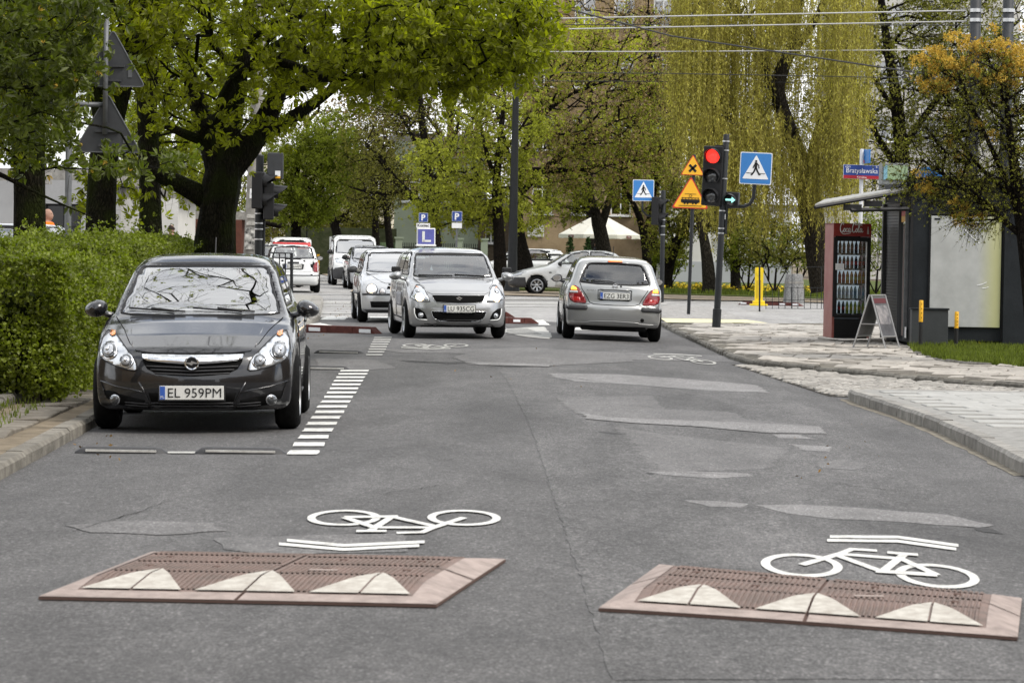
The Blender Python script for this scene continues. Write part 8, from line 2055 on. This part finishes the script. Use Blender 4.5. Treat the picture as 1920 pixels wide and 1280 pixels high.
bt('bare_tree', 'wide bare-limbed tree with thin green haze at upper right behind the kiosk', 1700, 112, [(1700, 520, .34), (1695, 400, .30), (1690, 280, .26), (1680, 180, .2), (1660, 60, .14), (1640, -80, .1)],
   [[(1692, 330, .14), (1640, 250, .10), (1600, 150, .07), (1590, 60, .05)], [(1690, 280, .14), (1760, 180, .10), (1840, 100, .07), (1910, 40, .05)], [(1685, 220, .12), (1620, 120, .08), (1540, 90, .05)], [(1690, 300, .1), (1620, 330, .07), (1560, 380, .04)]],
   [ell(1700, 110, 112, 180, 150, 3.2, 1.6), ell(1840, 60, 112, 150, 140, 3, 1.2), ell(1640, 270, 112, 80, 100, 2.2, .6), ell(1560, 120, 112, 90, 150, 2.4, .6), ell(1850, 280, 113, 120, 120, 2, .7)], 700, (6, .9, 0, 3), [(S1, M_lf_ol, 52.0, 0.106, .06, 'leaves'), (SL, M_lf_yg, 4.0, 0.088, .05, 'young_leaves')], M_bark, 33, r0=.012, gap=.1)
bt('young_maple', 'brilliant yellow-green maple in front of the tall tan tenement', 1110, 138, [(1110, 470, .2), (1105, 350, .16), (1105, 200, .12), (1110, 120, .08)], [], [ell(1090, 110, 138, 80, 50, 1.8, 1.4), ell(1150, 90, 138, 60, 40, 1.6, .8), ell(1060, 100, 138, 40, 50, 1.4, .6), ell(1105, 60, 138, 40, 30, 1.4, .5)], 200, (4, .5, .2, 2), [(SL, mat('fresh_maple_leaf', (.40, .42, .03), .55, isl=.3, var=.15, vscale=1, trans=(1.3, 1.35, .7), trw=.5), 24, .10, .09, 'leaves')], M_bark, 34, r0=.010)
bt('far_tree', 'grey-brown bare tree against the tenement above the red lamp', 1215, 142, [(1225, 470, .2), (1225, 300, .17), (1220, 150, .13), (1215, 20, .1)], [], [ell(1215, 80, 142, 80, 130, 2, 1.5), ell(1100, 230, 142, 150, 120, 2, 1.6), ell(1265, 200, 142, 25, 220, 1.5, .6), ell(1000, 120, 143, 70, 110, 2, .7), ell(1240, 200, 142, 60, 110, 2, 1), ell(1090, 20, 144, 70, 50, 2, .35)], 460, (7, .9, .1, 3), [(S1, M_lf_br, 26, .11, .07, 'buds')], M_bark, 35, r0=.012)
bt('far_tree', 'tall bare twiggy tree behind the street in the centre left, against the white sky', 850, 165, [(850, 470, .26), (850, 350, .24), (845, 230, .18), (840, 100, .12)], [[(850, 300, .12), (900, 200, .08)], [(848, 280, .12), (780, 190, .08)]], [ell(850, 200, 165, 160, 150, 4, 2), ell(720, 220, 165, 100, 120, 3, 1), ell(930, 130, 165, 90, 120, 3, .8), ell(860, 330, 150, 110, 80, 2, .9), ell(700, 280, 165, 90, 90, 3, .8)], 520, (7, 1.3, .1, 3), [(S1, M_lf_br, 30, .17, .12, 'buds')], M_bark, 36, r0=.018, gap=.25)
bt('far_tree', 'dull green tree row closing the street end behind the estate car', 480, 175, [(480, 470, .26), (480, 350, .24), (480, 230, .18)], [], [ell(470, 300, 175, 120, 140, 4, 2), ell(620, 330, 178, 90, 90, 3, 1), ell(590, 425, 160, 100, 26, 2, .8), ell(700, 400, 165, 60, 40, 2, .5), ell(380, 380, 150, 90, 60, 3, .7), ell(640, 200, 172, 100, 110, 3, .8)], 420, (5, 1.0, .1, 2), [(SL, M_lf_ol, 28, .16, .14, 'leaves')], M_bark, 37, r0=.018)
bt('far_tree', 'soft green tree behind the white garage at the left', 300, 128, [(300, 470, .2), (300, 350, .17), (300, 250, .12)], [], [ell(300, 290, 128, 130, 90, 3, 2), ell(130, 250, 120, 120, 110, 3, 1.4), ell(400, 380, 125, 60, 40, 2, .5), ell(340, 130, 128, 200, 120, 3, 1.5)], 420, (4, .7, .1, 2), [(SL, M_lf_gr, 30, .13, .12, 'leaves')], M_bark, 38, r0=.014)

def willow():
    rng = np.random.default_rng(77); D = 98; b = base_at(1535, D); root = thing('willow_tree', 'huge weeping willow with long yellow-green curtains behind the traffic light', 'tree', b, 0, 'trees beyond the junction'); b0 = np.array(b)
    def pl(pts): return [np.array([*W3(px, py, D + (q[0] if q else 0)), r]) for px, py, r, *q in pts]
    tr_ = pl([(1548, 545, .50), (1540, 500, .42), (1528, 430, .38), (1515, 360, .34), (1495, 290, .28), (1470, 220, .24), (1455, 170, .22), (1470, 120, .2), (1490, 80, .17), (1500, -20, .12)])
    lims = [pl([(1512, 350, .22), (1530, 260, .18), (1560, 180, .14), (1590, 90, .1)]), pl([(1460, 190, .16), (1420, 90, .12), (1380, 20, .1), (1330, -40, .07)]), pl([(1470, 120, .14), (1530, 40, .1), (1560, -40, .07)]), pl([(1520, 400, .12), (1470, 330, .09), (1420, 290, .06)])]
    paths = []
    for l in [tr_] + lims:
        a = np.array(l); pts = [a[0, :3]]; rr = [a[0, 3]]
        for i in range(len(a) - 1):
            for j in range(1, 6): u = j / 5; pts.append(a[i, :3] * (1 - u) + a[i + 1, :3] * u); rr.append(a[i, 3] * (1 - u) + a[i + 1, 3] * u)
        pts = np.array(pts) - b0
        for _ in range(3): pts[1:-1] = (pts[:-2] + 2 * pts[1:-1] + pts[2:]) / 4
        paths.append((pts, np.array(rr)))
    tubes('trunk', paths[:1], M_bark_g, root, 14);
    S = []; tops = []
    clumps = []
    def rnd(a, b_): return rng.uniform(a, b_)
    for i in range(140):
        px = rnd(1268, 1650) if i % 3 else rnd(1268, 1480); depth = rnd(-3.2, 2.5)
        u = (px - 1268) / 380
        bot = 330 + 60 * math.sin(px * .045) + 60 * math.sin(px * .017 + 1) + rnd(-60, 60)
        if px < 1300: bot = 300 + rnd(-80, 60)
        if 1300 <= px < 1400: bot = rnd(330, 460)
        if px > 1560: bot = rnd(200, 380)
        if 1432 < px < 1520 and depth < .6: bot = rnd(40, 130)
        clumps.append((px, depth, bot, rnd(-90, 60)))
    for i in range(95): clumps.append((rnd(1300, 1620), rnd(-3.6, -1), rnd(330, 470), rnd(190, 300)))
    for px, dp, bot, top in clumps:
        c = np.array(W3(px, top, D + dp)); zb = W3(px, bot, D + dp)[2]; n = int(rnd(9, 17)); tops.append(c - b0)
        for j in range(n):
            o = c + rng.normal(size=3) * np.array([.16, .25, .30]); L_ = (o[2] - zb) * rng.uniform(.55, 1.05);
            if L_ < .4: continue
            k = max(3, int(L_ / .45)); t_ = np.linspace(0, 1, k); sw = rng.normal(size=2) * .2
            P_ = np.stack([o[0] + sw[0] * t_ ** .5 + .03 * np.sin(t_ * 5 + j), o[1] + sw[1] * t_ ** .5, o[2] - L_ * t_], 1) - b0; S.append(P_)
    br = []
    allm = np.concatenate([p[0] for p in paths])
    for t in tops[::2]:
        d = np.linalg.norm(allm - t, axis=1) + np.where(allm[:, 2] < 2.5, 10, 0); a = allm[int(np.argmin(d))]
        mid = (a + t) / 2 + np.array([0, 0, .6]); u = np.linspace(0, 1, 7)[:, None]; br.append((a * (1 - u) ** 2 + mid * 2 * u * (1 - u) + t * u * u, np.linspace(.05, .012, 7)))
    tubes('branches', paths[1:] + br, M_bark_g, root, 5)
    V = []; F = []; base = 0; LP = []; LD = []
    for P_ in S:
        n = len(P_); q = P_[:, None, :] + .0045 * np.array([(1, 0, 0), (-.5, .87, 0), (-.5, -.87, 0)])[None]; V.append(q.reshape(-1, 3)); i = np.arange(n - 1)[:, None] * 3; j = np.arange(3)[None]; j2 = (j + 1) % 3
        F.append(np.stack([i + j, i + j2, i + 3 + j2, i + 3 + j], -1).reshape(-1, 4) + base); base += n * 3
        m_ = int((n - 1) * 8.8); u = rng.uniform(0, n - 1.001, m_); i0 = u.astype(int); fr = (u - i0)[:, None]; LP.append(P_[i0] * (1 - fr) + P_[i0 + 1] * fr)
    add('hanging_stems', np.concatenate(V), np.concatenate(F), mat('willow_stem', (.20, .17, .04), .7), root, kind='stuff')
    LP = np.concatenate(LP); LP += rng.normal(size=LP.shape) * .018
    n = len(LP); d = rng.normal(size=(n, 3)) * .45; d[:, 2] -= 1; d /= np.linalg.norm(d, axis=1)[:, None]; s = np.cross(d, rng.normal(size=(n, 3))); s /= np.linalg.norm(s, axis=1)[:, None]; L_ = rng.uniform(.07, .13, n)[:, None]; w_ = .016
    V = np.stack([LP, LP + d * L_ * .45 + s * w_, LP + d * L_, LP + d * L_ * .45 - s * w_], 1).reshape(-1, 3); F = np.arange(n)[:, None] * 4 + np.array([[0, 1, 2, 3]])
    add('leaves', V, F, M_lf_wi, root, kind='stuff')
willow()

b = base_at(1945, 46, .08)
tree('budding_tree', 'dense twiggy tree at the right edge with orange young leaves on top, overhanging the kiosk', b,
     [(b.x, b.y, b.z - .1, .15)] + tk([(1935, 560, .13), (1925, 460, .12), (1912, 380, .10), (1900, 300, .07), (1888, 200, .04)], 46),
     [tk([(1925, 450, .06), (1870, 400, .045), (1800, 350, .03), (1730, 300, .018)], 46), tk([(1920, 430, .06), (1890, 340, .045), (1840, 240, .03), (1800, 150, .02)], 46), tk([(1915, 400, .05), (1950, 250, .04), (1940, 130, .03)], 46), tk([(1910, 380, .04), (1820, 310, .03), (1770, 220, .02)], 46.4)],
     [ell(1850, 270, 46, 130, 160, 1.1, 2.4), ell(1765, 310, 46, 95, 95, .9, 1.3), ell(1930, 240, 46, 80, 170, 1.1, 1.2), ell(1820, 150, 46, 90, 60, .9, .9), ell(1830, 400, 45.7, 60, 35, .6, .3)], 800, (9, .32, .12, 3), [(SL, M_lf_ol, 10, .036, .02, 'leaves'), (SL, M_lf_yg, 3, .034, .02, 'young_leaves')],
     M_bark, 51, r0=.0048, alpha=.3, twist=.1)
rng = np.random.default_rng(5); root = [o for o in COL.objects if o.name.startswith('budding_tree')][0]
pos = []; b0 = np.array(root.location)
for (px, py, rx, ry, n) in ((1770, 110, 38, 22, 380), (1840, 85, 60, 20, 560), (1905, 110, 28, 40, 420), (1760, 155, 30, 25, 260), (1800, 130, 60, 26, 420), (1890, 150, 28, 28, 260), (1745, 345, 26, 25, 160), (1810, 405, 40, 16, 200), (1820, 250, 90, 90, 260)):
    cl = rng.normal(size=(max(3, n // 22), 3));
    for c in cl:
        q = np.array(W3(px + c[0] * rx * .6, py + c[1] * ry * .6, 46 + c[2] * .35)); pos.append(q - b0 + rng.normal(size=(22, 3)) * np.array([.05, .05, .035]))
pos = np.concatenate(pos); V, F = scatter(*T_CL, pos, .05, rng, 0); add('orange_leaf_tufts', V, F, M_lf_or, root, kind='stuff')

def hedge(label, pts, h0, seed, dens=900, wd=1.4, topf=None):
    """pts: centre line [(x,y)], box hedge with bulging noisy faces"""
    rng = np.random.default_rng(seed); root = thing('hedge', label, 'hedge', (pts[0][0], pts[0][1], gz(*pts[0])), 0, 'clipped hedges along the left verge'); b0 = np.array(root.location)
    P_ = []; core = MB(); ring = []
    L = [0]
    for a, b in zip(pts, pts[1:]): L.append(L[-1] + math.hypot(b[0] - a[0], b[1] - a[1]))
    tot = L[-1]
    def at(s):
        for i in range(len(pts) - 1):
            if s <= L[i + 1] or i == len(pts) - 2:
                u = (s - L[i]) / (L[i + 1] - L[i]); d = np.array([pts[i + 1][0] - pts[i][0], pts[i + 1][1] - pts[i][1]]); d /= np.linalg.norm(d)
                return np.array([pts[i][0] + (pts[i + 1][0] - pts[i][0]) * u, pts[i][1] + (pts[i + 1][1] - pts[i][1]) * u]), d
    n = int(dens * (tot * (h0 * 2 + wd) + 2 * wd * h0))
    for i in range(n):
        s = rng.uniform(-.15, tot + .15); f = rng.uniform()
        c, d = at(min(max(s, 0), tot)); nn = np.array([d[1], -d[0]])
        e = max(0, -s) + max(0, s - tot)
        if f < .16: s_ = 0 if rng.uniform() < .7 else tot; c, d = at(s_); nn = np.array([d[1], -d[0]]); a = rng.uniform(-wd / 2, wd / 2); z = rng.uniform(.12, h0); base = c + nn * a + d * (-.12 if s_ == 0 else .12) * (1 - .2 * (abs(a) / wd) ** 2); out = -d if s_ == 0 else d
        elif f < .62: a = wd / 2; z = rng.uniform(.12, h0); base = c + nn * a; out = nn
        elif f < .92: a = rng.uniform(-wd / 2, wd / 2); z = h0; base = c + nn * a; out = None
        else: a = -wd / 2; z = rng.uniform(.2, h0); base = c + nn * a; out = -nn
        bul = .05 * math.sin(base[0] * 2.7 + base[1] * 1.3 + z * 3) + .045 * math.sin(base[1] * 3.1 - z * 4.2) + .05 * math.sin(base[0] * 6 + z * 7)
        zz = z + (.03 * math.sin(base[1] * 1.7 + base[0]) + .04 * math.sin(base[1] * 5.2) if out is None or z > h0 * .85 else 0); low = max(0, .45 - z) * .5
        dep = -abs(rng.normal()) * .09 + (rng.exponential(.05) if rng.uniform() < .25 else 0)
        if out is not None:
            q = base + out * (bul + dep - low); p_ = (q[0], q[1], zz)
            rnd_ = max(0, z - h0 + .18); p_ = (q[0] - out[0] * rnd_ * .5, q[1] - out[1] * rnd_ * .5, zz)
        else: p_ = (base[0], base[1], zz + dep + bul * .4 - .35 * max(0, abs(a) - wd / 2 + .16))
        P_.append((p_[0], p_[1], p_[2] + gz(p_[0], p_[1])))
    P_ = np.array(P_) - b0
    tv, tf = T_CL
    V, F = scatter(tv, tf, P_, .056, rng, -.2); add('leaves', V, F, M_lf_he, root, kind='stuff')
    k = int(tot / .25) + 1; tw = []
    tot_ = tot
    for i in range(int(tot * 26)):
        c, d = at(rng.uniform(0, tot)); nn = np.array([d[1], -d[0]]); a = rng.uniform(-wd * .42, wd * .42); q = c + nn * a; z0 = gz(*q); e = rng.normal(size=2) * .1
        pts3 = np.array([[q[0], q[1], z0 + .02], [q[0] + e[0] * .5, q[1] + e[1] * .5, z0 + h0 * .5], [q[0] + e[0], q[1] + e[1], z0 + h0 * .93]]) - b0; tw.append((pts3, np.array([.014, .009, .005])))
    tubes('stems', tw, M_bark, root, 4, kind='stuff')
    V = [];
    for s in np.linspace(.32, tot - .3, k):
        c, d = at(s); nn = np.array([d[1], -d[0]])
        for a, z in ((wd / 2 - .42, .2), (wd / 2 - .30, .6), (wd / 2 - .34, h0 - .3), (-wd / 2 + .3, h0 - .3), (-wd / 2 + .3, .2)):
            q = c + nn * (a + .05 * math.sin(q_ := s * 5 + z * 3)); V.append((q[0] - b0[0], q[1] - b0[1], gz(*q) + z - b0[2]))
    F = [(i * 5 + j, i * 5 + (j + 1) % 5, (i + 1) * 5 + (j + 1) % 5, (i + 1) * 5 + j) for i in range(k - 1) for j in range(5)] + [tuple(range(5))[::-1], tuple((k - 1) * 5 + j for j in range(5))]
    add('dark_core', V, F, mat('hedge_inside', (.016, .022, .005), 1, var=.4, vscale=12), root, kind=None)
    return root
hedge('near bushy hedge at the left edge, cut lower than the one behind', [(-4.95, 29.2), (-5.0, 33.6)], 1.34, 61, 1050, 1.8)
hedge('long clipped hedge behind the parked hatchback, with an even top', [(-5.02, 34.8), (-5.3, 42), (-5.6, 49.5)], 1.55, 62, 700, 1.5)

def grass(name, poly, dens, hgt, m, parent, seed, dz=.05, lean=.35, w=.007):
    rng = np.random.default_rng(seed); xs_ = [p[0] for p in poly]; ys_ = [p[1] for p in poly]; P_ = []
    area = (max(xs_) - min(xs_)) * (max(ys_) - min(ys_)); n = int(area * dens)
    X = rng.uniform(min(xs_), max(xs_), n); Y = rng.uniform(min(ys_), max(ys_), n)
    inside = np.zeros(n, bool); j = len(poly) - 1
    for i in range(len(poly)):
        xi, yi = poly[i][:2]; xj, yj = poly[j][:2]; c = ((yi > Y) != (yj > Y)) & (X < (xj - xi) * (Y - yi) / (yj - yi + 1e-12) + xi); inside ^= c; j = i
    X = X[inside]; Y = Y[inside]; n = len(X); Z = np.array([gz(a, b_) for a, b_ in zip(X[::1], Y[::1])]) + dz if n < 60000 else np.full(n, gz(X[0], Y[0]) + dz)
    cl = .55 + .45 * np.sin(X * 3.1 + np.sin(Y * 2.2) * 2) * np.sin(Y * 2.7 + 1)
    H = hgt * rng.uniform(.4, 1.3, n) * (.6 + .6 * cl); a = rng.uniform(0, 2 * PI, n); dx, dy = np.cos(a), np.sin(a); ln = lean * H * rng.uniform(.2, 1.4, n); b_ = rng.uniform(0, 2 * PI, n)
    V = np.stack([np.stack([X - dx * w, Y - dy * w, Z], 1), np.stack([X + dx * w, Y + dy * w, Z], 1), np.stack([X + np.cos(b_) * ln * .4 + dx * w * .6, Y + np.sin(b_) * ln * .4 + dy * w * .6, Z + H * .6], 1), np.stack([X + np.cos(b_) * ln, Y + np.sin(b_) * ln, Z + H], 1)], 1).reshape(-1, 3)
    F = np.arange(n)[:, None] * 4 + np.array([[0, 1, 2, 3]]); o = add(name, V, F, m, parent, kind='stuff'); return o
M_gr = mat('grass_blade', (.115, .145, .022), .6, isl=.4, var=.3, vscale=3, trans=(1.4, 1.5, .6), trw=.4)
M_dan = mat('dandelion_yellow', (.75, .55, .02), .6)
gp = pxpoly([(1712, 660), (1750, 672), (1800, 680), (1920, 688), (1990, 692), (1990, 625), (1722, 628), (1700, 645)], .08)
gb = sheet('grass_bed', gp, .085, M_grassbase, plaza, step=.5, kind=None)
g1 = grass('grass', gp, 1300, .10, M_gr, None, 71, dz=.08); tag(g1, 'ragged green grass growing before the kiosk wall', 'grass')
kerb(gb, pxpoly([(1700, 656), (1750, 674), (1800, 682), (1920, 690), (1980, 694)], .08), top=.10, L=.5, m=M_kerb_g, w=.08, jit=.02)
lp = [tuple(G(1240, 104)[:2]), tuple(G(1700, 99)[:2]), tuple(G(1700, 112)[:2]), tuple(G(1200, 118)[:2])]
g2 = grass('grass', lp, 150, .16, M_gr, None, 72, dz=.05, w=.014); tag(g2, 'lawn grass beyond the junction under the trees', 'grass')
g3 = grass('grass', [tuple(q) for q in ((-4.35, 22), (-3.95, 24), (-4.1, 29), (-5.6, 29), (-6.5, 22))], 110, .07, M_gr, None, 73, dz=.1); tag(g3, 'sparse grass at the foot of the near hedge', 'grass')
def heads(name, poly, n, r, seed, lab, dz):
    rng = np.random.default_rng(seed); pts = []
    xs_ = [p[0] for p in poly]; ys_ = [p[1] for p in poly]
    while len(pts) < n:
        x, y = rng.uniform(min(xs_), max(xs_)), rng.uniform(min(ys_), max(ys_))
        if inpoly(x, y, poly): pts.append((x, y, gz(x, y) + dz * rng.uniform(.6, 1.3)))
    T = leaflet_template(6, .2, 1, .8); V, F = scatter(*T, np.array(pts), r, rng, -1.5); o = add(name, V, F, M_dan, None, kind='stuff'); tag(o, lab, 'flowers')
heads('dandelions', [tuple(G(1240, 107)[:2]), tuple(G(1560, 104)[:2]), tuple(G(1600, 112)[:2]), tuple(G(1220, 118)[:2])], 1100, .065, 81, 'yellow dandelions scattered over the far lawn', .22)
heads('dandelions', gp, 9, .022, 82, 'few yellow dandelions in the grass by the kiosk', .2)
for px, lab in ((1066, 'small dark evergreen behind the saloon car, left one'), (1099, 'small dark evergreen behind the saloon car, right one')):
    b = base_at(px, 124); t = thing('evergreen_shrub', lab, 'shrub', b, 0, 'small evergreens by the tenement'); rng = np.random.default_rng(int(px)); n = 900
    z = rng.uniform(.2, 1.75, n); r_ = .42 * (1 - z / 1.9) * np.sqrt(rng.uniform(0, 1, n)); a = rng.uniform(0, 6.3, n); V, F = scatter(*T_LF, np.stack([r_ * np.cos(a), r_ * np.sin(a), z], 1), .10, rng, 0)
    add('needles', V, F, mat('evergreen_leaf', (.03, .06, .015), .7, isl=.3), t, kind='stuff'); MB().tube([(0, 0, 0), (0, 0, 1.5)], .03, 6).build('stem', M_bark, t)
rng = np.random.default_rng(9); pts = []
for (px, py, sx, sy, n) in ((665, 575, 45, 16, 40), (1560, 830, 120, 60, 12), (560, 636, 60, 6, 14), (170, 830, 90, 40, 14), (1000, 700, 300, 60, 10), (640, 590, 20, 14, 30)):
    for i in range(n): q = P(px + rng.normal() * sx * .5, py + rng.normal() * sy * .5); pts.append((q.x, q.y, q.z + .012))
V, F = scatter(*T_LF, np.array(pts), .035, rng, 0); o = add('fallen_leaves', V, F, mat('dry_leaf', (.20, .12, .04), .8, isl=.5), None, kind='stuff'); tag(o, 'dry leaves scattered along the kerbs and parking bays', 'leaves')
